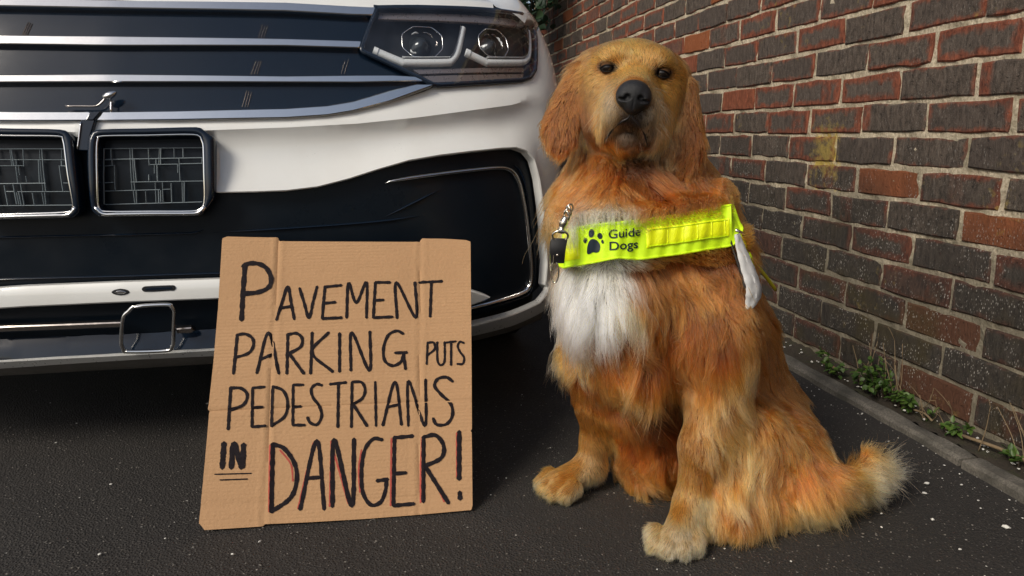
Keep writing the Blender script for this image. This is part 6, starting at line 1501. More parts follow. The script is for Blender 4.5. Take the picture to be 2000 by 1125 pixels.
VEST = [[[0.2871,1.1281,0.4311],[0.2873,1.1141,0.4308],[0.2881,1.1001,0.431],[0.2899,1.0863,0.4319],[0.28,1.0705,0.4362],[0.287,1.0659,0.4381],[0.2933,1.0593,0.4404],[0.2992,1.0518,0.4428],[0.3052,1.0445,0.4452],[0.3112,1.038,0.4475],[0.3175,1.0323,0.4495],[0.324,1.0276,0.4515],[0.3307,1.0238,0.4535],[0.3376,1.0207,0.4554],[0.3448,1.0183,0.4571],[0.3521,1.0166,0.4581],[0.3596,1.0152,0.4576],[0.3673,1.0144,0.457],[0.3753,1.0141,0.4563],[0.3834,1.0143,0.4555],[0.3917,1.0151,0.4558],[0.4002,1.0161,0.4564],[0.4087,1.0172,0.4569],[0.4171,1.018,0.4575],[0.4254,1.0184,0.4582],[0.4335,1.0183,0.459],[0.4415,1.0178,0.4598],[0.4492,1.0168,0.4607],[0.4569,1.0158,0.4619],[0.4648,1.015,0.463],[0.4729,1.0148,0.4641],[0.4816,1.0158,0.465],[0.4909,1.018,0.4656],[0.5006,1.0209,0.4662],[0.5103,1.0237,0.4667],[0.5195,1.0253,0.4675],[0.5279,1.0253,0.4686],[0.5354,1.0235,0.4699],[0.5439,1.0199,0.4762],[0.5495,1.0239,0.4803],[0.5538,1.0286,0.485],[0.5572,1.0339,0.49],[0.56,1.0395,0.4949],[0.5625,1.0454,0.4997]],[[0.2877,1.1296,0.4402],[0.2882,1.1156,0.4395],[0.2892,1.1017,0.4394],[0.2911,1.0879,0.44],[0.2802,1.0717,0.4431],[0.2871,1.067,0.445],[0.2934,1.0604,0.4473],[0.2994,1.0529,0.4497],[0.3053,1.0455,0.4521],[0.3114,1.039,0.4544],[0.3176,1.0333,0.4564],[0.3241,1.0286,0.4583],[0.3308,1.0247,0.4602],[0.3377,1.0216,0.462],[0.3448,1.0193,0.4636],[0.3522,1.0175,0.4645],[0.3597,1.0161,0.4642],[0.3674,1.0154,0.4637],[0.3754,1.0152,0.4631],[0.3835,1.0155,0.4625],[0.3919,1.0163,0.4629],[0.4003,1.0173,0.4635],[0.4088,1.0183,0.4641],[0.4172,1.0192,0.4647],[0.4255,1.0196,0.4654],[0.4337,1.0195,0.4662],[0.4416,1.019,0.4671],[0.4493,1.018,0.468],[0.4571,1.017,0.4692],[0.4649,1.0162,0.4704],[0.4729,1.0159,0.4716],[0.4815,1.0167,0.4725],[0.4907,1.0186,0.4733],[0.5003,1.0213,0.4739],[0.51,1.0241,0.4745],[0.5192,1.0258,0.4753],[0.5277,1.0259,0.4763],[0.5352,1.0243,0.4776],[0.5432,1.0234,0.4827],[0.5486,1.0277,0.4867],[0.5528,1.0327,0.4914],[0.5561,1.0381,0.4962],[0.5588,1.0439,0.501],[0.5612,1.0499,0.5057]],[[0.2874,1.1305,0.45],[0.2882,1.1166,0.449],[0.2895,1.1027,0.4484],[0.2915,1.0889,0.4486],[0.2803,1.0724,0.4501],[0.2872,1.0678,0.452],[0.2935,1.0611,0.4543],[0.2994,1.0536,0.4567],[0.3054,1.0462,0.4591],[0.3114,1.0396,0.4613],[0.3177,1.034,0.4634],[0.3241,1.0293,0.4652],[0.3308,1.0254,0.467],[0.3377,1.0223,0.4686],[0.3449,1.0199,0.4701],[0.3522,1.0182,0.471],[0.3597,1.0169,0.4708],[0.3675,1.0162,0.4705],[0.3754,1.0161,0.47],[0.3836,1.0164,0.4696],[0.392,1.0173,0.47],[0.4004,1.0183,0.4706],[0.4089,1.0194,0.4713],[0.4173,1.0202,0.4719],[0.4256,1.0206,0.4727],[0.4337,1.0206,0.4735],[0.4417,1.02,0.4744],[0.4494,1.0191,0.4754],[0.4572,1.0182,0.4766],[0.4649,1.0173,0.4778],[0.473,1.0169,0.479],[0.4814,1.0174,0.4801],[0.4904,1.0189,0.481],[0.4998,1.0214,0.4817],[0.5094,1.024,0.4823],[0.5187,1.0259,0.4831],[0.5273,1.0263,0.4841],[0.535,1.0249,0.4854],[0.5422,1.0269,0.4888],[0.5475,1.0314,0.4927],[0.5515,1.0366,0.4973],[0.5547,1.0422,0.502],[0.5574,1.048,0.5067],[0.5598,1.0541,0.5114]],[[0.2861,1.1307,0.4593],[0.2872,1.1168,0.458],[0.2888,1.1029,0.4572],[0.291,1.0892,0.457],[0.2802,1.0726,0.4571],[0.2871,1.068,0.459],[0.2934,1.0614,0.4613],[0.2994,1.0539,0.4637],[0.3053,1.0466,0.4661],[0.3113,1.04,0.4683],[0.3176,1.0344,0.4704],[0.3241,1.0297,0.4721],[0.3308,1.0258,0.4737],[0.3377,1.0228,0.4752],[0.3448,1.0204,0.4766],[0.3521,1.0187,0.4775],[0.3597,1.0175,0.4774],[0.3674,1.0169,0.4772],[0.3754,1.0168,0.477],[0.3836,1.0172,0.4766],[0.392,1.0181,0.4771],[0.4004,1.0192,0.4778],[0.4089,1.0203,0.4785],[0.4173,1.0211,0.4792],[0.4256,1.0216,0.4799],[0.4338,1.0215,0.4808],[0.4417,1.021,0.4817],[0.4495,1.0202,0.4827],[0.4573,1.0193,0.4839],[0.4651,1.0185,0.4852],[0.4731,1.0181,0.4865],[0.4814,1.0184,0.4876],[0.4902,1.0196,0.4886],[0.4995,1.0217,0.4894],[0.509,1.0241,0.4901],[0.5183,1.026,0.4909],[0.5269,1.0266,0.4919],[0.5347,1.0254,0.4931],[0.5409,1.0303,0.4947],[0.5461,1.035,0.4985],[0.5501,1.0403,0.5029],[0.5533,1.046,0.5075],[0.556,1.0519,0.5122],[0.5584,1.058,0.5167]],[[0.2843,1.1304,0.4675],[0.2856,1.1166,0.4661],[0.2874,1.1027,0.4652],[0.29,1.089,0.4649],[0.28,1.0723,0.4642],[0.2869,1.0678,0.4662],[0.2932,1.0612,0.4684],[0.2992,1.0538,0.4708],[0.3051,1.0466,0.4731],[0.3112,1.0401,0.4753],[0.3175,1.0346,0.4774],[0.3239,1.0299,0.479],[0.3306,1.0261,0.4805],[0.3376,1.023,0.4819],[0.3447,1.0207,0.4832],[0.352,1.019,0.484],[0.3596,1.0179,0.484],[0.3674,1.0173,0.484],[0.3753,1.0173,0.4839],[0.3835,1.0178,0.4837],[0.3919,1.0187,0.4843],[0.4004,1.0199,0.485],[0.4089,1.021,0.4857],[0.4173,1.0219,0.4864],[0.4256,1.0224,0.4872],[0.4337,1.0224,0.4881],[0.4417,1.022,0.489],[0.4496,1.0213,0.49],[0.4574,1.0205,0.4913],[0.4652,1.0199,0.4926],[0.4733,1.0195,0.4939],[0.4815,1.0197,0.495],[0.4902,1.0207,0.4961],[0.4994,1.0225,0.497],[0.5088,1.0247,0.4978],[0.518,1.0265,0.4986],[0.5267,1.0272,0.4996],[0.5345,1.026,0.5008],[0.5396,1.0338,0.5005],[0.5448,1.0386,0.5042],[0.5488,1.044,0.5085],[0.5519,1.0498,0.513],[0.5546,1.0558,0.5175],[0.5571,1.0619,0.5221]],[[0.2826,1.1298,0.4748],[0.284,1.116,0.4734],[0.286,1.1022,0.4724],[0.289,1.0886,0.4722],[0.2797,1.0717,0.4714],[0.2866,1.0672,0.4733],[0.293,1.0608,0.4755],[0.299,1.0536,0.4779],[0.3049,1.0465,0.4802],[0.311,1.0401,0.4824],[0.3173,1.0346,0.4844],[0.3238,1.03,0.4859],[0.3305,1.0262,0.4873],[0.3374,1.0232,0.4885],[0.3445,1.0209,0.4897],[0.3519,1.0193,0.4905],[0.3595,1.0182,0.4907],[0.3672,1.0177,0.4908],[0.3752,1.0178,0.4908],[0.3834,1.0183,0.4908],[0.3918,1.0193,0.4914],[0.4003,1.0205,0.4922],[0.4088,1.0216,0.4929],[0.4172,1.0226,0.4937],[0.4256,1.0231,0.4945],[0.4337,1.0233,0.4954],[0.4418,1.023,0.4963],[0.4497,1.0225,0.4973],[0.4576,1.0218,0.4986],[0.4655,1.0213,0.4999],[0.4736,1.0211,0.5012],[0.4819,1.0214,0.5025],[0.4905,1.0223,0.5036],[0.4996,1.0239,0.5045],[0.5089,1.0259,0.5054],[0.5181,1.0277,0.5062],[0.5268,1.0284,0.5073],[0.5346,1.0272,0.5085],[0.5385,1.0374,0.5064],[0.5437,1.0424,0.5099],[0.5476,1.048,0.5141],[0.5508,1.0538,0.5185],[0.5536,1.0598,0.5229],[0.5562,1.066,0.5274]],[[0.2813,1.1292,0.4813],[0.2829,1.1154,0.4801],[0.285,1.1016,0.4792],[0.2881,1.088,0.479],[0.2794,1.071,0.4785],[0.2864,1.0666,0.4804],[0.2927,1.0604,0.4826],[0.2987,1.0533,0.4849],[0.3047,1.0463,0.4872],[0.3108,1.0401,0.4894],[0.3171,1.0347,0.4914],[0.3236,1.0301,0.4928],[0.3303,1.0264,0.494],[0.3373,1.0234,0.4952],[0.3444,1.0212,0.4962],[0.3518,1.0196,0.497],[0.3593,1.0185,0.4973],[0.3671,1.0181,0.4976],[0.3751,1.0182,0.4978],[0.3833,1.0188,0.4979],[0.3917,1.0199,0.4986],[0.4002,1.0211,0.4993],[0.4087,1.0223,0.5001],[0.4172,1.0233,0.5009],[0.4255,1.0239,0.5017],[0.4337,1.0241,0.5026],[0.4418,1.024,0.5036],[0.4498,1.0236,0.5046],[0.4578,1.0232,0.5059],[0.4658,1.0229,0.5073],[0.4739,1.0229,0.5086],[0.4823,1.0233,0.5098],[0.491,1.0243,0.511],[0.5,1.0259,0.512],[0.5093,1.0278,0.5129],[0.5185,1.0295,0.5138],[0.5272,1.0302,0.5148],[0.535,1.0291,0.516],[0.5378,1.0413,0.5123],[0.5428,1.0465,0.5157],[0.5468,1.0521,0.5197],[0.55,1.058,0.524],[0.5529,1.0641,0.5284],[0.5555,1.0703,0.5327]],[[0.2805,1.1288,0.4874],[0.2822,1.1149,0.4863],[0.2843,1.1011,0.4855],[0.2875,1.0875,0.4854],[0.2792,1.0706,0.4855],[0.2861,1.0663,0.4875],[0.2925,1.0602,0.4896],[0.2986,1.0532,0.4919],[0.3046,1.0464,0.4942],[0.3107,1.0402,0.4963],[0.317,1.0349,0.4983],[0.3235,1.0305,0.4996],[0.3303,1.0268,0.5008],[0.3372,1.0238,0.5018],[0.3443,1.0216,0.5027],[0.3517,1.02,0.5034],[0.3593,1.019,0.5039],[0.3671,1.0186,0.5043],[0.3751,1.0188,0.5047],[0.3833,1.0195,0.5049],[0.3917,1.0206,0.5057],[0.4002,1.0218,0.5064],[0.4087,1.023,0.5073],[0.4172,1.0241,0.5081],[0.4255,1.0248,0.509],[0.4338,1.0251,0.5099],[0.4419,1.0251,0.5109],[0.4499,1.0248,0.5119],[0.458,1.0246,0.5132],[0.4661,1.0245,0.5146],[0.4743,1.0246,0.5159],[0.4828,1.0252,0.5172],[0.4915,1.0263,0.5184],[0.5006,1.028,0.5194],[0.5098,1.0299,0.5203],[0.519,1.0316,0.5213],[0.5278,1.0324,0.5224],[0.5356,1.0313,0.5235],[0.5371,1.0454,0.5183],[0.5421,1.0506,0.5216],[0.5461,1.0564,0.5254],[0.5494,1.0624,0.5296],[0.5523,1.0685,0.5339],[0.555,1.0747,0.5382]],[[0.28,1.1289,0.4931],[0.2817,1.115,0.4921],[0.2839,1.1012,0.4915],[0.2871,1.0876,0.4915],[0.2791,1.0708,0.4925],[0.2861,1.0665,0.4944],[0.2924,1.0604,0.4966],[0.2985,1.0536,0.4988],[0.3045,1.0468,0.5011],[0.3107,1.0407,0.5032],[0.317,1.0355,0.5052],[0.3235,1.031,0.5064],[0.3302,1.0274,0.5074],[0.3372,1.0244,0.5083],[0.3443,1.0222,0.5091],[0.3517,1.0206,0.5098],[0.3593,1.0197,0.5105],[0.3671,1.0193,0.511],[0.3751,1.0196,0.5115],[0.3833,1.0203,0.512],[0.3917,1.0213,0.5127],[0.4002,1.0226,0.5136],[0.4087,1.0239,0.5144],[0.4172,1.0249,0.5153],[0.4255,1.0256,0.5162],[0.4338,1.026,0.5171],[0.4419,1.0261,0.5181],[0.45,1.0259,0.5192],[0.4581,1.0258,0.5205],[0.4662,1.0258,0.5219],[0.4745,1.026,0.5233],[0.483,1.0267,0.5246],[0.4918,1.028,0.5259],[0.5009,1.0297,0.5269],[0.5102,1.0317,0.5279],[0.5194,1.0335,0.5288],[0.5282,1.0343,0.5299],[0.5361,1.0333,0.5311],[0.5362,1.0492,0.5242],[0.5411,1.0546,0.5273],[0.5451,1.0605,0.5311],[0.5484,1.0665,0.5352],[0.5513,1.0726,0.5394],[0.5541,1.0788,0.5437]]]
VEST_N0 = 4
GEAR = {"handle":[[0.5409,1.028,0.4843],[0.5447,1.0231,0.4667],[0.551,1.0156,0.4438],[0.557,1.0077,0.4211],[0.5602,1.0016,0.4022],[0.5569,0.9996,0.3867],[0.5516,0.9989,0.3726]],"rod":[[0.5469,1.035,0.4864],[0.5538,1.03,0.4742],[0.5711,1.035,0.4503],[0.5881,1.045,0.4358],[0.622,1.07,0.4099],[0.6603,1.1,0.3789]],"strap":[[0.2648,1.03,0.4876],[0.262,1.03,0.4694],[0.2636,1.035,0.45]],"clip":[[0.2801,1.035,0.529],[0.2743,1.03,0.5191],[0.2691,1.03,0.5071],[0.2662,1.03,0.4951]],"ring":[0.2591,1.035,0.4362],"ring2":[0.254,1.035,0.4611],"collar":[[0.295,1.0903,0.5246],[0.3162,1.057,0.5323],[0.3367,1.0463,0.5406],[0.363,1.0417,0.5437]]}
# ------------------------------------------------------------------ the dog: one continuous body surface grown from a distance field
HS = 0.0036
lo = np.array([0.20, 0.86, -0.004]); hi = np.array([1.02, 1.42, 0.83])
dims = np.ceil((hi - lo) / HS).astype(int) + 1
FLD = np.full(dims, 0.25, np.float32)
ax_ = [lo[i] + HS * np.arange(dims[i]) for i in range(3)]
def smin(a, b, k):
    h = np.clip(0.5 + 0.5 * (b - a) / k, 0, 1)
    return b * (1 - h) + a * h - k * h * (1 - h)
def smax(a, b, k): return -smin(-a, -b, k)
def sub(lo_, hi_):
    i0 = np.clip(np.floor((lo_ - lo) / HS).astype(int), 0, dims); i1 = np.clip(np.ceil((hi_ - lo) / HS).astype(int) + 1, 0, dims)
    sl = tuple(slice(a, b) for a, b in zip(i0, i1))
    return sl, np.stack(np.meshgrid(*[ax_[k][sl[k]] for k in range(3)], indexing='ij'), -1).astype(np.float32)
def rcone(p, a, ra, b, rb):
    ba = b - a; l2 = ba @ ba; rr = ra - rb; a2 = l2 - rr * rr; il2 = 1 / l2
    pa = p - a; y = pa @ ba; z = y - l2
    x2 = ((pa * l2 - y[..., None] * ba) ** 2).sum(-1); y2 = y * y * l2; z2 = z * z * l2
    k = np.sign(rr) * rr * rr * x2
    d = (np.sqrt(x2 * max(a2, 1e-9) * il2) + y * rr) * il2 - ra
    d = np.where(np.sign(z) * a2 * z2 > k, np.sqrt(x2 + z2) * il2 - rb, d)
    d = np.where(np.sign(y) * a2 * y2 < k, np.sqrt(x2 + y2) * il2 - ra, d)
    return d
MARG = 0.09
for pr in DOG['prims']:
    if pr[0] == 'rc':
        a, ra, b, rb, k = np.array(pr[1], np.float32), pr[2], np.array(pr[3], np.float32), pr[4], pr[5]
        m = max(ra, rb) + MARG
        sl, Pg = sub(np.minimum(a, b) - m, np.maximum(a, b) + m)
        FLD[sl] = smin(FLD[sl], rcone(Pg, a, ra, b, rb), k)
    else:
        c_, r_, Rm, k = np.array(pr[1]), np.array(pr[2], np.float32), np.array(pr[3], np.float32), pr[4]
        m = max(r_) + (MARG if pr[0] == 'el' else .02)
        sl, Pg = sub(c_ - m, c_ + m)
        q = (Pg - c_.astype(np.float32)) @ Rm.T
        k0 = np.linalg.norm(q / r_, axis=-1); k1 = np.linalg.norm(q / (r_ * r_), axis=-1)
        d = k0 * (k0 - 1) / np.maximum(k1, 1e-6)
        FLD[sl] = smin(FLD[sl], d, k) if pr[0] == 'el' else smax(FLD[sl], -d, k)
FLD = np.maximum(FLD, -(ax_[2] - 0.002)[None, None, :]).astype(np.float32)   # flat soles on the ground
def sdf(p):
    q = (np.asarray(p) - lo) / HS
    q = np.clip(q, 0, np.array(dims) - 1.001); i = q.astype(int); f = (q - i)
    i0, j0, k0 = i.T if i.ndim == 2 else i
    fx, fy, fz = f.T
    r_ = 0
    for a in (0, 1):
        for b in (0, 1):
            for c_ in (0, 1):
                r_ = r_ + FLD[i0 + a, j0 + b, k0 + c_] * (fx if a else 1 - fx) * (fy if b else 1 - fy) * (fz if c_ else 1 - fz)
    return r_
def grad(p, e=0.004):
    g = np.stack([sdf(p + np.eye(3)[k] * e) - sdf(p - np.eye(3)[k] * e) for k in range(3)], 1)
    return g / (np.linalg.norm(g, axis=1, keepdims=True) + 1e-9)
def surface_nets(Fv):
    nx_, ny_, nz_ = Fv.shape
    ins = Fv < 0
    cs = [ins[a:nx_ - 1 + a, b:ny_ - 1 + b, c_:nz_ - 1 + c_] for a in (0, 1) for b in (0, 1) for c_ in (0, 1)]
    cnt = sum(x.astype(np.int8) for x in cs)
    mask = (cnt > 0) & (cnt < 8)
    cells = np.argwhere(mask)
    idx = -np.ones(mask.shape, int); idx[mask] = np.arange(len(cells))
    acc = np.zeros((len(cells), 3)); wt = np.zeros(len(cells))
    cor = [(a, b, c_) for a in (0, 1) for b in (0, 1) for c_ in (0, 1)]
    for ci in cor:
        for d in range(3):
            if ci[d] == 0:
                cj = list(ci); cj[d] = 1
                va = Fv[cells[:, 0] + ci[0], cells[:, 1] + ci[1], cells[:, 2] + ci[2]]
                vb = Fv[cells[:, 0] + cj[0], cells[:, 1] + cj[1], cells[:, 2] + cj[2]]
                x = (va < 0) != (vb < 0)
                tt = np.where(x, va / np.where(x, va - vb, 1), 0)
                pt = np.tile(np.array(ci, float), (len(cells), 1)); pt[:, d] += tt
                acc += pt * x[:, None]; wt += x
    V = lo + HS * (cells + acc / wt[:, None])
    faces = []
    for d in range(3):
        o1, o2 = [(1, 2), (2, 0), (0, 1)][d]
        sl0 = [slice(None)] * 3; sl1 = [slice(None)] * 3
        sl0[d] = slice(0, -1); sl1[d] = slice(1, None)
        A, B = ins[tuple(sl0)], ins[tuple(sl1)]
        e = np.argwhere(A != B)
        e = e[(e[:, o1] > 0) & (e[:, o2] > 0) & (e[:, o1] < Fv.shape[o1] - 1) & (e[:, o2] < Fv.shape[o2] - 1)]
        flip = A[e[:, 0], e[:, 1], e[:, 2]]
        q = []
        for (s1, s2) in ((1, 1), (0, 1), (0, 0), (1, 0)):
            c_ = e.copy(); c_[:, o1] -= s1; c_[:, o2] -= s2
            q.append(idx[c_[:, 0], c_[:, 1], c_[:, 2]])
        q = np.stack(q, 1)
        q[~flip] = q[~flip][:, ::-1]
        faces.append(q)
    return V, np.vstack(faces)
DV, DF = surface_nets(FLD)
# ---- coat parameters, blended from guide points laid over the body
def lin(c): 
    c = np.array(c, float) / 255
    return np.where(c <= .04045, c / 12.92, ((c + .055) / 1.055) ** 2.4)
cp = np.array([r[0:3] for r in CTRL]); cn = np.array([r[3:6] for r in CTRL]); cd = np.array([r[6:9] for r in CTRL])
cl = np.array([r[9] for r in CTRL]) / 1000; clf = np.array([r[10] for r in CTRL])
cc_ = np.array([lin(HAIRCOL[r[11]]) for r in CTRL]); cw = np.array([r[12] for r in CTRL])
EYE, RH = np.array(DOG['eye']), np.array(DOG['Rh'])
def hd(x, y, z): return EYE + RH.T @ np.array([x, y, z])
def coat(p, n):
    out = [np.zeros((len(p), 3)), np.zeros(len(p)), np.zeros(len(p)), np.zeros((len(p), 3)), np.zeros(len(p))]
    for s in range(0, len(p), 20000):
        q, m = p[s:s + 20000], n[s:s + 20000]
        d2 = ((q[:, None] - cp[None]) ** 2).sum(2)
        w = np.exp(-d2 / (2 * .020 ** 2)) + 1e-4 * np.exp(-d2 / (2 * .06 ** 2)) + 1e-9 / (d2 + 1e-4)
        w *= np.maximum(.03, (m @ cn.T + .2) / 1.2) ** 2
        w /= w.sum(1, keepdims=True)
        # colour patches with ragged borders
        qw = q + .009 * np.stack([np.sin(q[:, (k + 1) % 3] * 90 + k) * np.sin(q[:, (k + 2) % 3] * 70 + 2 * k) + .5 * np.sin(q[:, (k + 2) % 3] * 210 + q[:, k] * 160) for k in range(3)], 1)
        d3 = ((qw[:, None] - cp[None]) ** 2).sum(2)
        w3 = np.exp(-d3 / (2 * .016 ** 2)) + 1e-4 * np.exp(-d3 / (2 * .05 ** 2)) + 1e-9 / (d3 + 1e-4)
        w3 *= np.maximum(.03, (m @ cn.T + .2) / 1.2) ** 2
        w3 /= w3.sum(1, keepdims=True)
        out[0][s:s + 20000] = w @ cd; out[1][s:s + 20000] = w @ cl; out[2][s:s + 20000] = w @ clf
        out[3][s:s + 20000] = w3 @ cc_; out[4][s:s + 20000] = w @ cw
    return out
# body object with a base colour that follows the coat
DN = grad(DV)
bc = coat(DV, DN)[3] * 0.30  # skin darkened: shade in the partings between locks is painted in
hl_ = (DV - EYE) @ RH.T
for s in (-1, 1):
    de = np.linalg.norm((hl_ - np.array([s * .041, .012, 0])) / np.array([1.5, 1, .58]), axis=1)
    k = np.clip((.0165 - de) / .004, 0, 1)[:, None]
    bc = bc * (1 - k) + np.array([.006, .005, .005]) * k
dog = mesh('golden_retriever', DV, DF, None, None, smooth=True)
tag(dog, 'golden retriever guide dog sitting upright on the asphalt in a yellow vest', 'dog')
a = dog.data.attributes.new('coat', 'FLOAT_COLOR', 'POINT')
a.data.foreach_set('color', np.c_[bc, np.ones(len(bc))].astype(np.float32).ravel())
t = NT('dog_skin')
t.p(Base_Color=t.attr('coat', 'Color'), Roughness=0.7)
t.set(t.b.inputs['Specular IOR Level'], 0.2)
dog.data.materials.append(t.m)

# eyes, nose, lips
def onto(p, off, it=8):
    p = np.array(p, float)[None]
    for _ in range(it): p = p - grad(p, .003) * (sdf(p) - off)[:, None]
    return p[0]
t = NT('eye_wet')
t.p(Base_Color=(0.008, 0.005, 0.004), Roughness=0.03)
M['eye'] = t.m
t = NT('nose_leather')
P = t.pos()
v = t.voro(P, 900)
t.p(Base_Color=t.mix(v, (0.009, 0.009, 0.010), (0.024, 0.024, 0.026)), Roughness=0.46)
t.set(t.b.inputs['Specular IOR Level'], 0.28)
t.bump(v, 0.7, 0.0007)
M['nose'] = t.m
M['lip'] = plain('dark_lip', (0.016, 0.012, 0.012), 0.38, noise_amt=.3, noise_scale=300, bump=.3)
M['lid_skin'] = plain('eyelid_skin', (0.085, 0.042, 0.018), 0.9, noise_amt=.3, noise_scale=400, bump=.4, spec=0.08)
M['lid'] = plain('dark_eyelid', (0.008, 0.006, 0.006), 0.6, noise_amt=.3, noise_scale=300, spec=0.15)
for s in (-1, 1):
    bm = bmesh.new()
    bmesh.ops.create_uvsphere(bm, u_segments=28, v_segments=18, radius=.0108)
    c_ = hd(s * .041, .0055, -.0005)
    for v in bm.verts: v.co = v.co + Vector(c_)
    ey = bm_obj('eye', bm, 'eye', dog, smooth=True)
    for up in (1, -1):
        V, F = [], []
        na, ne = 19, 8
        edge = []
        for i in range(na):
            a_ = (i / (na - 1) * 2 - 1)
            az_ = a_ * 1.35
            lo_e = (R(27) * math.cos(a_ * 1.45) - R(7)) if up > 0 else (-R(26) * math.cos(a_ * 1.45) - R(6))
            lo_e -= s * a_ * R(9)
            for j in range(ne):
                e_ = lo_e + up * (j / (ne - 1)) * R(62)
                rr = .01135 + .0004 * (j == 0)
                V.append(hd(s * .041 + rr * math.sin(az_) * math.cos(e_), .0055 + rr * math.cos(az_) * math.cos(e_), -.0005 + rr * math.sin(e_)))
                if j == 0: edge.append(V[-1])
        F = [(i * ne + j, (i + 1) * ne + j, (i + 1) * ne + j + 1, i * ne + j + 1) for i in range(na - 1) for j in range(ne - 1)]
        lid = mesh('eyelid', V, F, 'lid_skin', dog, smooth=True)
        bm = tube(edge, .0009, 6)
        bm_obj('lid_rim', bm, 'lid', lid, smooth=True)
def small_field(lo_, hi_, h_, fn):
    d_ = np.ceil((hi_ - lo_) / h_).astype(int) + 1
    X = np.stack(np.meshgrid(*[lo_[k] + h_ * np.arange(d_[k]) for k in range(3)], indexing='ij'), -1)
    global lo, HS
    keep = (lo, HS)
    lo, HS = lo_, h_
    r_ = surface_nets(fn(X).astype(np.float32))
    lo, HS = keep
    return r_
def ell(p, c_, r_):
    q = (p - np.array(c_)); r_ = np.array(r_)
    k0 = np.linalg.norm(q / r_, axis=-1); k1 = np.linalg.norm(q / r_ ** 2, axis=-1)
    return k0 * (k0 - 1) / np.maximum(k1, 1e-6)
def nose_f(p):
    d = ell(p, (0, .082, -.033), (.0235, .021, .0190))
    d = smin(d, ell(p, (0, .086, -.047), (.0145, .014, .015)), .010)
    for s in (-1, 1):
        d = smin(d, ell(p, (s * .0150, .086, -.039), (.0100, .014, .0125)), .006)
        d = smax(d, -ell(p, (s * .0095, .1020, -.0385), (.0042, .0060, .0040)), .003)
        d = smax(d, -ell(p, (s * .0165, .0985, -.0420), (.0070, .0050, .0018)), .003)
    d = smax(d, -ell(p, (0, .106, -.054), (.0009, .0070, .013)), .002)
    return d
NV, NF = small_field(np.array([-.032, .055, -.068]), np.array([.032, .112, -.008]), .0011, nose_f)
mesh('nose', EYE + NV @ RH, NF, 'nose', dog, smooth=True)
for s in (-1, 1):
    path = [onto(hd(*q), .0002) for q in ((s * .0005, .098, -.060), (s * .004, .095, -.072), (s * .013, .090, -.080), (s * .024, .078, -.094), (s * .033, .058, -.108), (s * .037, .036, -.112))]
    bm = tube(crom(path, 4), [.0009 + .0008 * math.sin(math.pi * k / 20) for k in range(21)], 7)
    bm_obj('lip', bm, 'lip', dog, smooth=True)
MOUTH = np.array([hd(s * x, y, z) for s in (-1, 1) for (x, y, z) in ((.0005, .098, -.060), (.004, .095, -.072), (.013, .090, -.080), (.024, .078, -.094), (.033, .058, -.108), (.037, .036, -.112))])

# ---- the vest: band across chest and shoulder
VG = np.array(VEST)                      # rows bottom->top, columns left->right
nt_, ns_ = VG.shape[:2]
def vsurf(si, ti, off=0.0):
    """point of the band at column si (0..ns-1, fractional) and row fraction ti (0..1)"""
    si = np.clip(np.asarray(si, float), 0, ns_ - 1.001); r_ = np.clip(np.asarray(ti, float), 0, 1) * (nt_ - 1); r_ = np.clip(r_, 0, nt_ - 1.001)
    i, j = si.astype(int), r_.astype(int); f, g_ = (si - i)[..., None], (r_ - j)[..., None]
    A = VG[j, i] * (1 - f) + VG[j, i + 1] * f; B = VG[j + 1, i] * (1 - f) + VG[j + 1, i + 1] * f
    du = VG[j, i + 1] - VG[j, i]; dv = VG[j + 1, i] - VG[j, i]
    n = np.cross(du, dv); n /= np.linalg.norm(n, axis=-1, keepdims=True) + 1e-9
    return A * (1 - g_) + B * g_ + n * np.asarray(off)[..., None]
def wrinkle(s, t_):
    return .0012 * np.sin(s * 1.1 + 2 * t_) * np.sin(t_ * 5 + s * .2) + .0016 * np.sin(s * .55 + 1) * (1 - t_) + .0009 * np.sin(s * 2.3 - 3 * t_)
vp = VG.reshape(-1, 3)
vkd = kdtree.KDTree(len(vp))
for i, q in enumerate(vp): vkd.insert(q, i)
vkd.balance()
g1 = np.gradient(VG, axis=1); g0 = np.gradient(VG, axis=0)
vnrm = np.cross(g1, g0); vnrm /= np.linalg.norm(vnrm, axis=2, keepdims=True); vnrm = vnrm.reshape(-1, 3)

# ---- fur
NH = 350000
quad = DV[DF]
fa = np.linalg.norm(np.cross(quad[:, 2] - quad[:, 0], quad[:, 3] - quad[:, 1]), axis=1) / 2
fcn = quad.mean(1)
fn_ = grad(fcn)
# finer on the short-haired face and feet
hlc = (fcn - EYE) @ RH.T
face = np.exp(-(np.maximum(0, np.linalg.norm(hlc - np.array([0, .02, -.03]), axis=1) - .06) / .03) ** 2)
wgt = fa * (1 + 2.6 * face) * np.where(fcn[:, 2] < .11, 1.8, 1) * (fcn[:, 2] > .006)
pick = RNG.choice(len(DF), NH, p=wgt / wgt.sum())
b1, b2 = RNG.random(NH), RNG.random(NH)
Q = quad[pick]
root = (Q[:, 0] * ((1 - b1) * (1 - b2))[:, None] + Q[:, 1] * (b1 * (1 - b2))[:, None] + Q[:, 2] * (b1 * b2)[:, None] + Q[:, 3] * ((1 - b1) * b2)[:, None])
nr = grad(root)
hr = (root - EYE) @ RH.T
keep = np.ones(NH, bool)
for s in (-1, 1):
    de = np.linalg.norm((hr - np.array([s * .041, .012, 0])) / np.array([1.35, 1, .60]), axis=1)
    keep &= de > .0105
keep &= nose_f(hr) > .0012
# under the vest the coat is pressed flat and out of sight
for i in np.where((root[:, 2] > .38) & (root[:, 2] < .60))[0]:
    co, ix, d = vkd.find(root[i])
    if d < .034:
        r_, c_ = divmod(ix, ns_)
        if 0 < r_ < nt_ - 2: keep[i] = False
root, nr, hr = root[keep], nr[keep], hr[keep]
N = len(root)
cdir, clen, clift, ccol, cwav = coat(root, nr)
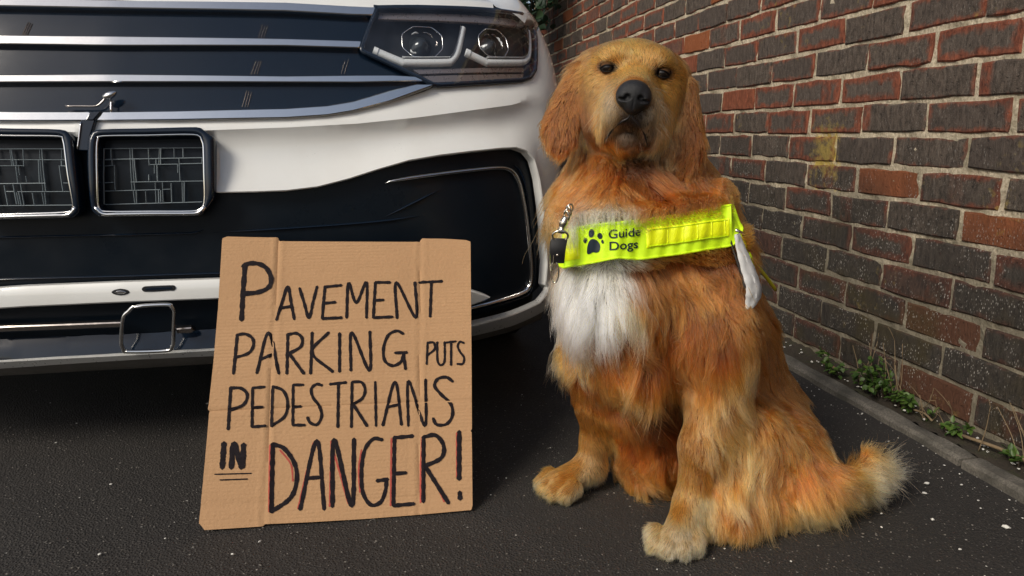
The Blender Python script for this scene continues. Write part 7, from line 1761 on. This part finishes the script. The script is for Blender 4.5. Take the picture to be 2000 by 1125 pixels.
# dark lips and eye rims colour the hair round them
dm = np.min(np.linalg.norm(root[:, None] - MOUTH[None], axis=2), axis=1)
k = np.clip((.016 - dm) / .010, 0, 1)[:, None]
ccol = ccol * (1 - .85 * k) + np.array([.02, .015, .013]) * .85 * k
clen = clen * (1 - .5 * k[:, 0])
for s in (-1, 1):
    de = np.linalg.norm((hr - np.array([s * .041, .012, 0])) / np.array([1.4, 1, .60]), axis=1)
    k = np.clip((.0175 - de) / .005, 0, 1)
    ccol = ccol * (1 - .8 * k[:, None]) + np.array([.012, .009, .008]) * .8 * k[:, None]
    clen = np.where(k > 0, np.minimum(clen, .004), clen)
# dark hair below the nose and round the lips, paler whisker pads beside it
mk = np.exp(-(np.abs(hr[:, 0]) / .019) ** 4) * np.clip((hr[:, 1] - .052) / .012, 0, 1) * np.clip((-.046 - hr[:, 2]) / .006, 0, 1) * np.clip((hr[:, 2] + .094) / .010, 0, 1)
ccol = ccol * (1 - .85 * mk[:, None]) + np.array([.028, .021, .018]) * .85 * mk[:, None]
pk = np.exp(-((np.abs(hr[:, 0]) - .027) / .007) ** 2) * np.clip((hr[:, 1] - .030) / .015, 0, 1) * np.clip((-.035 - hr[:, 2]) / .01, 0, 1) * np.clip((hr[:, 2] + .10) / .01, 0, 1)
ccol = ccol * (1 - .5 * pk[:, None]) + np.array([.62, .46, .28]) * .5 * pk[:, None]
nd = nose_f(hr)
k = np.clip((.008 - nd) / .008, 0, 1)
clen = clen * (1 - .5 * k)
ccol = ccol * (1 - .55 * k[:, None]) + np.array([.06, .045, .038]) * .55 * k[:, None]

long = np.clip((clen - .008) / .03, 0, 1)
# locks at two scales: wide locks that part from each other, fine wisps inside them
def assign(ng):
    gi_ = RNG.choice(N, ng, replace=False)
    k_ = kdtree.KDTree(ng)
    for j, i in enumerate(gi_): k_.insert(root[i] + nr[i] * .01, j)
    k_.balance()
    return gi_, np.array([k_.find(root[i] + nr[i] * .01)[1] for i in range(N)])
NB, NG = N // 190, N // 24
bi, bnear = assign(NB)
gi, near = assign(NG)
gid, bid = gi[near], bi[bnear]
tn = cdir - nr * (cdir * nr).sum(1, keepdims=True)
tn /= np.linalg.norm(tn, axis=1, keepdims=True) + 1e-9
def wave3(p, f, ph): return np.sin(p[:, 0] * f + ph) * np.sin(p[:, 1] * f * 1.1 + 2 * ph) + np.sin(p[:, 2] * f * .9 - ph + p[:, 0] * f * .5)
bt = np.cross(nr, tn)
sw = .15 * wave3(root, 55, .7) + RNG.normal(0, .16, NB)[bnear] + RNG.normal(0, .09, NG)[near]
tn = tn + bt * (sw * np.clip(clen / .03, .12, 1.2))[:, None] + RNG.normal(0, .06, (N, 3))
tn -= nr * (tn * nr).sum(1, keepdims=True); tn /= np.linalg.norm(tn, axis=1, keepdims=True)
L_ = clen * 1.15 * np.exp(RNG.normal(0, .18, N) + long * RNG.normal(0, .15, NB)[bnear]) * np.where(RNG.random(N) < .4, RNG.uniform(.4, .85, N), 1)
lift = clift * RNG.uniform(.65, 1.1, N) * np.exp(long * RNG.normal(0, .24, NB)[bnear])
lift = np.clip(lift, .05, .7)
NP = 8
T = np.linspace(0, 1, NP)
pts = np.zeros((N, NP, 3)); pts[:, 0] = root - nr * .0012
dirv = nr * lift[:, None] * 1.5 + tn * (1 - lift)[:, None]
gz = np.array([0, 0, -1.0])
for i in range(1, NP):
    s_ = T[i]
    grav = gz * (np.clip((L_ - .012) / .04, 0, 1) * .22 * s_)[:, None]
    dcur = dirv * (1 - .75 * s_) + tn * (.75 * s_ + .1) + grav
    dcur /= np.linalg.norm(dcur, axis=1, keepdims=True)
    pts[:, i] = pts[:, i - 1] + dcur * (L_ / (NP - 1))[:, None]
# strands gather towards the wisp's and the lock's leading strand at the tip
def gather(gix, amt, power, far):
    rat = np.clip(L_ / np.maximum(L_[gix], 1e-4), .5, 1.7)
    src = pts.copy()
    for i in range(1, NP):
        gp = src[gix, 0] + (src[gix, i] - src[gix, 0]) * rat[:, None]
        pts[:, i] += (gp - pts[:, i]) * (amt * T[i] ** power)[:, None] * (np.linalg.norm(gp - pts[:, i], axis=1) < far)[:, None]
gather(bid, .34 * long * RNG.uniform(.3, 1.2, N), 1.5, .05)
gather(gid, (.15 + .5 * long) * RNG.uniform(.4, 1.1, N), 1.4, .03)
gph = RNG.uniform(0, 6.28, NB)[bnear] + RNG.normal(0, .5, NG)[near]; gfr = RNG.uniform(3.5, 7.5, NB)[bnear]; gamp = RNG.uniform(.3, 1.6, NB)[bnear]
gb = np.cross(nr[gid], tn[gid])
for i in range(1, NP):
    s_ = T[i]
    amp = cwav * .0062 * gamp * long * s_
    pts[:, i] += gb * (amp * np.sin(gph + gfr * s_))[:, None] + nr[gid] * (amp * .45 * np.cos(gph * 1.7 + gfr * .8 * s_))[:, None]
    pts[:, i] += RNG.normal(0, 1, (N, 3)) * (.0006 * s_ * (.08 + long))[:, None]
# keep strands outside the body and off the ground
for i in range(1, NP):
    v = sdf(pts[:, i]); m = .0006 + .0035 * T[i] * np.clip(clen / .03, .1, 1)
    bad = v < m
    pts[bad, i] += grad(pts[bad, i]) * (m[bad] - v[bad])[:, None]
    pts[:, i, 2] = np.maximum(pts[:, i, 2], .0025)
# the neck and shoulder fur falls over the top edge of the vest, not through it
sel = np.where((root[:, 2] > .44) & (root[:, 2] < .62) & (clen > .015))[0]
tuft = VEST_N0 + 33 * .11                # white tuft hangs lower over the band here
for i in sel:
    if vkd.find(root[i])[2] > .09: continue
    cut = None
    for j in range(1, NP):
        co, ix, d = vkd.find(pts[i, j])
        if d < .03:
            r_, c_ = divmod(ix, ns_)
            lim = (nt_ - 1) * ((.25 + .5 * RNG.random()) if c_ < tuft else (.92 + .10 * RNG.random()))
            if r_ < lim and cut is None: cut = j
            w = (pts[i, j] - vp[ix]) @ vnrm[ix]
            if w < .004: pts[i, j] += vnrm[ix] * (.004 - w + .002 * RNG.random())
    if cut is not None:
        q = np.linspace(0, max(cut - .5, 1.2), NP)
        pts[i] = np.stack([np.interp(q, np.arange(NP), pts[i, :, k]) for k in range(3)], 1)
tint = np.exp(RNG.normal(0, .09, NB))[bnear] * np.exp(RNG.normal(0, .14, NG))[near] * np.exp(RNG.normal(0, .2, N))
warm = RNG.normal(0, .06, NG)[near]
hc = ccol * tint[:, None] * np.stack([1 + warm * .3, 1 + 0 * warm, 1 - warm], 1)
hc = np.clip(hc, .002, .93)
rad = np.where(clen > .02, .00034, np.where(clen > .011, .00028, .00021))[:, None] * np.array([.8, 1, 1, .95, .85, .7, .5, .18])[None] * RNG.uniform(.75, 1.2, (N, 1))
# a few long pale whiskers on the muzzle
W_ = 36
wr_ = np.array([onto(hd(sg * RNG.uniform(.020, .034), RNG.uniform(.035, .062), RNG.uniform(-.085, -.045)), 0.0) for sg in RNG.choice([-1, 1], W_)])
wn_ = grad(wr_)
wd_ = wn_ * .9 + np.array([0, 0, -.55]) + RNG.normal(0, .22, (W_, 3)); wd_ /= np.linalg.norm(wd_, axis=1, keepdims=True)
wl_ = RNG.uniform(.012, .030, W_)
wp_ = wr_[:, None] + wd_[:, None] * (T[None, :, None] * wl_[:, None, None]) + np.array([0, 0, -1.0]) * (T[None, :, None] ** 2 * wl_[:, None, None] * .45)
pts = np.concatenate([pts, wp_]); hc = np.concatenate([hc, np.tile([.72, .55, .36], (W_, 1))]); clen = np.concatenate([clen, np.full(W_, .01)])
rad = np.concatenate([rad, np.tile(np.array([1, 1, .95, .9, .8, .7, .5, .2]) * .00022, (W_, 1))]); N = len(pts)
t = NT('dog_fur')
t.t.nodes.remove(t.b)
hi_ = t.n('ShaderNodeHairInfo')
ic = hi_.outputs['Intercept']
gam = t.n('ShaderNodeGamma', ins={0: t.attr('hcol', 'Color'), 1: t.map(t.attr('hlen'), .006, .03, 1.25, 2.0)})  # roots darkened: shade of the gaps between strands put into the colour
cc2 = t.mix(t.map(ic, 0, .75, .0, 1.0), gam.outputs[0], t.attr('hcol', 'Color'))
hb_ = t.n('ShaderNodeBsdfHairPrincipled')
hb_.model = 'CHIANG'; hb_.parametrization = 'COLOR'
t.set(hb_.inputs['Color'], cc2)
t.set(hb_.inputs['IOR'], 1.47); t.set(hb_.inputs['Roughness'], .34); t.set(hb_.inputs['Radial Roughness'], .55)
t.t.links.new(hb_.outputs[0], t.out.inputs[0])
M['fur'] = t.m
hcv = bpy.data.hair_curves.new('fur')
hcv.add_curves([NP] * N)
hcv.attributes['position'].data.foreach_set('vector', pts.astype(np.float32).ravel())
ra = hcv.attributes.get('radius') or hcv.attributes.new('radius', 'FLOAT', 'POINT')
ra.data.foreach_set('value', rad.astype(np.float32).ravel())
ha = hcv.attributes.new('hcol', 'FLOAT_COLOR', 'CURVE')
ha.data.foreach_set('color', np.c_[hc, np.ones(N)].astype(np.float32).ravel())
hl2 = hcv.attributes.new('hlen', 'FLOAT', 'CURVE'); hl2.data.foreach_set('value', clen.astype(np.float32))
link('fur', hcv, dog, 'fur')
print('fur strands', N)
# ------------------------------------------------------------------ guide-dog vest, handle and lead
t = NT('fluorescent_fabric')
P = t.pos()
wv = t.noise(P, 900, 3, .6)
lg = t.noise(P, 40, 4)
t.p(Base_Color=t.mix(lg, (0.56, 0.88, 0.003), (0.68, 0.97, 0.006)), Roughness=0.6)
t.bump(t.math('ADD', wv, t.math('MULTIPLY', lg, 2.0)), 0.5, 0.0012)
M['hivis'] = t.m
t = NT('reflective_yellow_tape')
P = t.pos()
lg = t.noise(P, 60, 4)
v = t.voro(P, 420)
t.p(Base_Color=t.mix(lg, (0.80, 0.93, 0.003), (0.90, 0.98, 0.008)), Roughness=0.34, Coat_Weight=0.5, Coat_Roughness=0.15)
t.bump(t.math('ADD', v, t.math('MULTIPLY', lg, 3.0)), 0.35, 0.0010)
M['tape'] = t.m
M['print'] = plain('navy_print', (0.008, 0.018, 0.030), 0.4, noise_amt=.3, noise_scale=200)
M['leather'] = plain('black_leather', (0.010, 0.010, 0.011), 0.45, noise_amt=.3, noise_scale=150, bump=.4)
M['steel'] = plain('nickel_steel', (0.60, 0.55, 0.46), 0.2, 1.0, noise_amt=.15, noise_scale=120)
M['yellow_cord'] = plain('yellow_coated_rod', (0.52, 0.50, 0.010), 0.4, noise_amt=.2)
M['white_web'] = plain('white_padded_webbing', (0.50, 0.50, 0.49), 0.55, noise_amt=.12, noise_scale=60, bump=.3)
vest = empty('guide_dog_vest', tuple(VG[0, ns_ // 2] * np.array([1, 1, 0])))
tag(vest, 'fluorescent yellow vest band with paw print and lettering across the dog\'s chest', 'vest')
S0_, S1_ = VEST_N0, ns_ - 1 - 6           # columns of the front of the band
def scol(px): return S0_ + (px - 1098) / (1429 - 1098) * (S1_ - S0_)
def patch(name, s0, s1, t0, t1, off, mat, parent, ns=120, nt=16, thick=.0022, wr=1.0, puff=0.0, tt=None):
    ss = np.linspace(s0, s1, ns); ts = np.linspace(0, 1, nt)
    SS, TT = np.meshgrid(ss, ts)
    T0 = t0(SS) if callable(t0) else t0; T1 = t1(SS) if callable(t1) else t1
    TTT = T0 + (T1 - T0) * TT
    ed = np.minimum(np.minimum(TT, 1 - TT) * (nt / 3), np.minimum(SS - s0, s1 - SS) / (s1 - s0) * ns / 3).clip(0, 1)
    o = off + wr * wrinkle(SS, TTT) + puff * np.sqrt(ed)
    A = vsurf(SS, TTT, o).reshape(-1, 3); B = vsurf(SS, TTT, o - thick - puff * np.sqrt(ed)).reshape(-1, 3)
    n = ns * nt
    F = [(j * ns + i, j * ns + i + 1, (j + 1) * ns + i + 1, (j + 1) * ns + i) for j in range(nt - 1) for i in range(ns - 1)]
    F += [tuple(n + q for q in f[::-1]) for f in F]
    bd = [j * ns for j in range(nt)][::-1] + list(range(1, ns)) + [j * ns + ns - 1 for j in range(1, nt)] + [(nt - 1) * ns + i for i in range(ns - 2, 0, -1)]
    F += [(bd[(k + 1) % len(bd)], bd[k], n + bd[k], n + bd[(k + 1) % len(bd)]) for k in range(len(bd))]
    ob = mesh(name, np.vstack([A, B]), F, mat, parent, smooth=True)
    ob.data.set_sharp_from_angle(angle=R(50))
    return ob
patch('band', 0, ns_ - 1, 0, 1, 0, 'hivis', vest)
bm = bmesh.new()
ss = np.linspace(0, ns_ - 1, 140)
for tt_ in (0.004, .996):
    tube(vsurf(ss, np.full(140, tt_), .0 + wrinkle(ss, np.full(140, tt_)) - .001), .0021, 7, bm=bm)
bm_obj('binding', bm, 'hivis', vest, smooth=True)
rp = patch('reflective_panel', scol(1262), scol(1424), lambda s: .26 - .02 * (s - scol(1262)) / 16, lambda s: .78 - .10 * (s - scol(1262)) / 16, .0008, 'tape', vest, 70, 12, .001, 1, .0022)
for px in (1303, 1334, 1361, 1388, 1414):
    bm = tube(vsurf(np.full(10, scol(px)), np.linspace(.30, .66, 10), .0028 + wrinkle(np.full(10, scol(px)), np.linspace(.3, .66, 10))), .0009, 6)
    bm_obj('panel_rib', bm, 'tape', rp, smooth=True)
bm = bmesh.new()
for (a, b, c0, c1) in ((1266, 1420, .30, .27), (1266, 1420, .735, .645)):
    s_ = np.linspace(scol(a), scol(b), 60); q = np.linspace(c0, c1, 60)
    tube(vsurf(s_, q, .0031 + wrinkle(s_, q)), .0006, 5, bm=bm)
bm_obj('stitching', bm, 'hivis', rp, smooth=True)
lp_ = patch('reflective_panel', scol(1100), scol(1132), .16, .95, .0008, 'tape', vest, 30, 14, .001, 1, .0018)
# paw print
TOPL = np.array([(1098, 452), (1160, 440), (1250, 432), (1330, 420), (1380, 410), (1428, 402)], float)
BOTL = np.array([(1097, 523), (1165, 512), (1205, 504), (1250, 507), (1330, 497), (1430, 481)], float)
def vmap(X, Y, off):
    X, Y = np.asarray(X, float), np.asarray(Y, float)
    tb = np.interp(X, BOTL[:, 0], BOTL[:, 1]); tp_ = np.interp(X, TOPL[:, 0], TOPL[:, 1])
    s_ = scol(X); q = (Y - tb) / (tp_ - tb)
    return vsurf(s_, q, off + wrinkle(s_, q))
def blob(bm, outline, off):
    V2, F, o = tri_poly(outline, 2.2, 1.2)
    P3 = vmap(V2[:, 0], V2[:, 1], off)
    vs = [bm.verts.new(p) for p in P3]
    for f in F: bm.faces.new([vs[i] for i in f])
bm = bmesh.new()
pad = [(1147, 490), (1149, 478), (1153, 470), (1158, 467), (1164, 469), (1169, 474), (1172, 481), (1171, 489), (1168, 493), (1163, 494), (1158, 493), (1153, 496), (1149, 497), (1147, 495)]
blob(bm, [tuple(p) for p in crom(pad, 3, True)], .0011)
for (cx, cy, rx, rz, an) in ((1155.5, 456, 5.6, 8, .1), (1171.5, 461.5, 5, 6, -.1), (1143.5, 470, 3.8, 5.4, .3), (1176.5, 472.5, 2.4, 3.8, -.2)):
    blob(bm, [(cx + rx * math.cos(a) * math.cos(an) - rz * math.sin(a) * math.sin(an), cy + rx * math.cos(a) * math.sin(an) + rz * math.sin(a) * math.cos(an)) for a in np.linspace(0, 2 * math.pi, 22, endpoint=False)], .0011)
bm_obj('paw_print', bm, 'print', vest)
dg = bpy.context.evaluated_depsgraph_get()
for (word, x0, x1, yb0, yb1, cap) in (('Guide', 1188.5, 1251, 466.5, 461.0, 16.5), ('Dogs', 1190, 1246.5, 489.5, 485.5, 16.5)):
    cu = bpy.data.curves.new('txt', 'FONT')
    cu.body = word; cu.size = 1; cu.resolution_u = 6; cu.offset = 0.012
    ob = bpy.data.objects.new('txt', cu); C.objects.link(ob)
    bpy.context.view_layer.update()
    me = ob.evaluated_get(bpy.context.evaluated_depsgraph_get()).to_mesh()
    bm = bmesh.new(); bm.from_mesh(me)
    bmesh.ops.subdivide_edges(bm, edges=[e for e in bm.edges if e.calc_length() > .12], cuts=2)
    bmesh.ops.triangulate(bm, faces=bm.faces[:])
    co = np.array([v.co[:] for v in bm.verts])
    w_ = co[:, 0].max() - co[:, 0].min()
    capu = .69
    X = x0 + (co[:, 0] - co[:, 0].min()) / w_ * (x1 - x0)
    Yp = yb0 + (yb1 - yb0) * (X - x0) / (x1 - x0) - co[:, 1] / capu * cap
    P3 = vmap(X, Yp, .0012)
    for v, p in zip(bm.verts, P3): v.co = p
    me2 = bpy.data.meshes.new('lettering'); bm.to_mesh(me2); bm.free()
    ob.to_mesh_clear() if hasattr(ob, 'to_mesh_clear') else None
    bpy.data.objects.remove(ob); bpy.data.curves.remove(cu)
    link('lettering', me2, vest, 'print')
# harness handle on the dog's far shoulder
hd_ = [np.array(p) for p in GEAR['handle']]
handle = empty('harness_handle', (hd_[0][0], hd_[0][1], 0))
tag(handle, 'white padded harness flap and thin yellow rod behind the dog\'s shoulder', 'harness')
path = np.array(crom(hd_, 5)); Np = len(path)
wd = np.interp(np.linspace(0, 1, Np), [0, .2, .45, .7, .85, 1], [.008, .016, .026, .031, .022, .009])
V = []
for i in range(Np):
    d = path[min(i + 1, Np - 1)] - path[max(i - 1, 0)]; d /= np.linalg.norm(d)
    n = grad(path[i][None])[0]; sd_ = np.cross(n, d); sd_ /= np.linalg.norm(sd_)
    fold = .002 * math.sin(i * .9)
    for (k, o_) in ((-.5, 0), (-.5, .0015), (-.15, .0035 + fold), (.2, .001 - fold * .5), (.5, .004), (.5, .0015)):
        V.append(path[i] + sd_ * k * wd[i] * (1 + .05 * math.sin(i * 1.7)) + n * (o_ + .004))
F = [(i * 6 + k, i * 6 + (k + 1) % 6, (i + 1) * 6 + (k + 1) % 6, (i + 1) * 6 + k) for i in range(Np - 1) for k in range(6)]
F += [tuple(range(6))[::-1], tuple((Np - 1) * 6 + k for k in range(6))]
mesh('padded_flap', V, F, 'white_web', handle, smooth=True)
bm = bmesh.new()
off_ = np.array([-.010, .0, .004])
tube(np.array(crom(hd_[:5], 5)) + off_, .0022, 6, bm=bm)
bm_obj('black_edge', bm, 'leather', handle, smooth=True)
rod = crom(GEAR['rod'], 5)
bm_obj('rod', tube(rod, .0030, 9), 'yellow_cord', handle, smooth=True)
bm = tube([np.array(GEAR['rod'][0]), np.array(GEAR['rod'][1]) + np.array([0, 0, -.004]), np.array(GEAR['rod'][1]) + np.array([.008, 0, -.016])], [.006, .0085, .005], 8)
bm_obj('rod_clip', bm, 'yellow_cord', handle, smooth=True)
bm = tube([np.array(GEAR['rod'][2]) + np.array([-.004, -.002, .004]), np.array(GEAR['rod'][3]) + np.array([-.004, -.002, -.006])], [.005, .0055], 8)
bm_obj('rod_clip', bm, 'hivis', handle, smooth=True)
p0 = np.array(GEAR['rod'][0])
bm = tube([p0 + np.array([-.004, -.004, .006]), p0 + np.array([.006, -.004, .002]), p0 + np.array([.014, -.002, -.004])], [.0035, .003, .0015], 7)
bm_obj('buckle', bm, 'steel', handle, smooth=True)
# lead: clip, leather tab and rings by the dog's other shoulder
lead = empty('lead', (GEAR['strap'][1][0], GEAR['strap'][1][1], 0))
tag(lead, 'black leather lead tab with steel trigger clip and rings beside the vest', 'lead')
sp_ = np.array(crom(GEAR['strap'], 6))
V = []
vd = np.array([.33, .94, 0]); sdv = np.array([.94, -.33, 0.0])
for i, p in enumerate(sp_):
    w_ = .0235 * (1 - .25 * (i / len(sp_)) ** 3)
    for (k, o_) in ((-.5, .0012), (-.5, -.0012), (-.3, -.0026), (.3, -.0026), (.5, -.0012), (.5, .0012)):
        V.append(p + sdv * k * w_ + vd * o_)
n6 = len(sp_)
F = [(i * 6 + k, i * 6 + (k + 1) % 6, (i + 1) * 6 + (k + 1) % 6, (i + 1) * 6 + k) for i in range(n6 - 1) for k in range(6)]
F += [tuple(range(6))[::-1], tuple((n6 - 1) * 6 + k for k in range(6))]
mesh('leather_tab', V, F, 'leather', lead, smooth=True).data.set_sharp_from_angle(angle=R(40))
bm = bmesh.new()
bmesh.ops.create_icosphere(bm, subdivisions=2, radius=.0022)
for v in bm.verts: v.co = v.co + Vector(sp_[len(sp_) // 2 + 2] - vd * .003)
bm_obj('rivet', bm, 'steel', lead, smooth=True)
cp_ = [np.array(p) for p in GEAR['clip']]
bm = bmesh.new()
tube(crom(cp_[1:], 5), [.0045, .005, .0055, .006, .0062, .0055, .0048, .0045, .006, .0065, .006], 9, bm=bm)
bm_obj('trigger_clip', bm, 'steel', lead, smooth=True)
def ring_at(name, c_, r1, r2, nrm, rad, mat, par):
    n = np.array(nrm, float); n /= np.linalg.norm(n)
    a = np.cross(n, (0, 0, 1)); a /= np.linalg.norm(a) + 1e-9; b = np.cross(n, a)
    return bm_obj(name, tube([np.array(c_) + a * r1 * math.cos(w) + b * r2 * math.sin(w) for w in np.linspace(0, 2 * math.pi, 26, endpoint=False)], rad, 7, True), mat, par, smooth=True)
ring_at('ring', sp_[0] + np.array([0, -.003, .004]), .0115, .008, (.3, 1, .3), .0017, 'steel', lead)
ring_at('ring', GEAR['ring'], .006, .016, (.5, 1, 0), .0014, 'steel', lead)
ring_at('ring', GEAR['ring2'], .004, .024, (.9, .6, 0), .0011, 'steel', lead)
for k in range(4):
    c0 = cp_[0] + (cp_[1] - cp_[0]) * (k / 3.2 - .1)
    ring_at('chain_link', c0, .0052, .0075, (1, .5, .3) if k % 2 else (-.2, 1, .4), .0013, 'steel', lead)
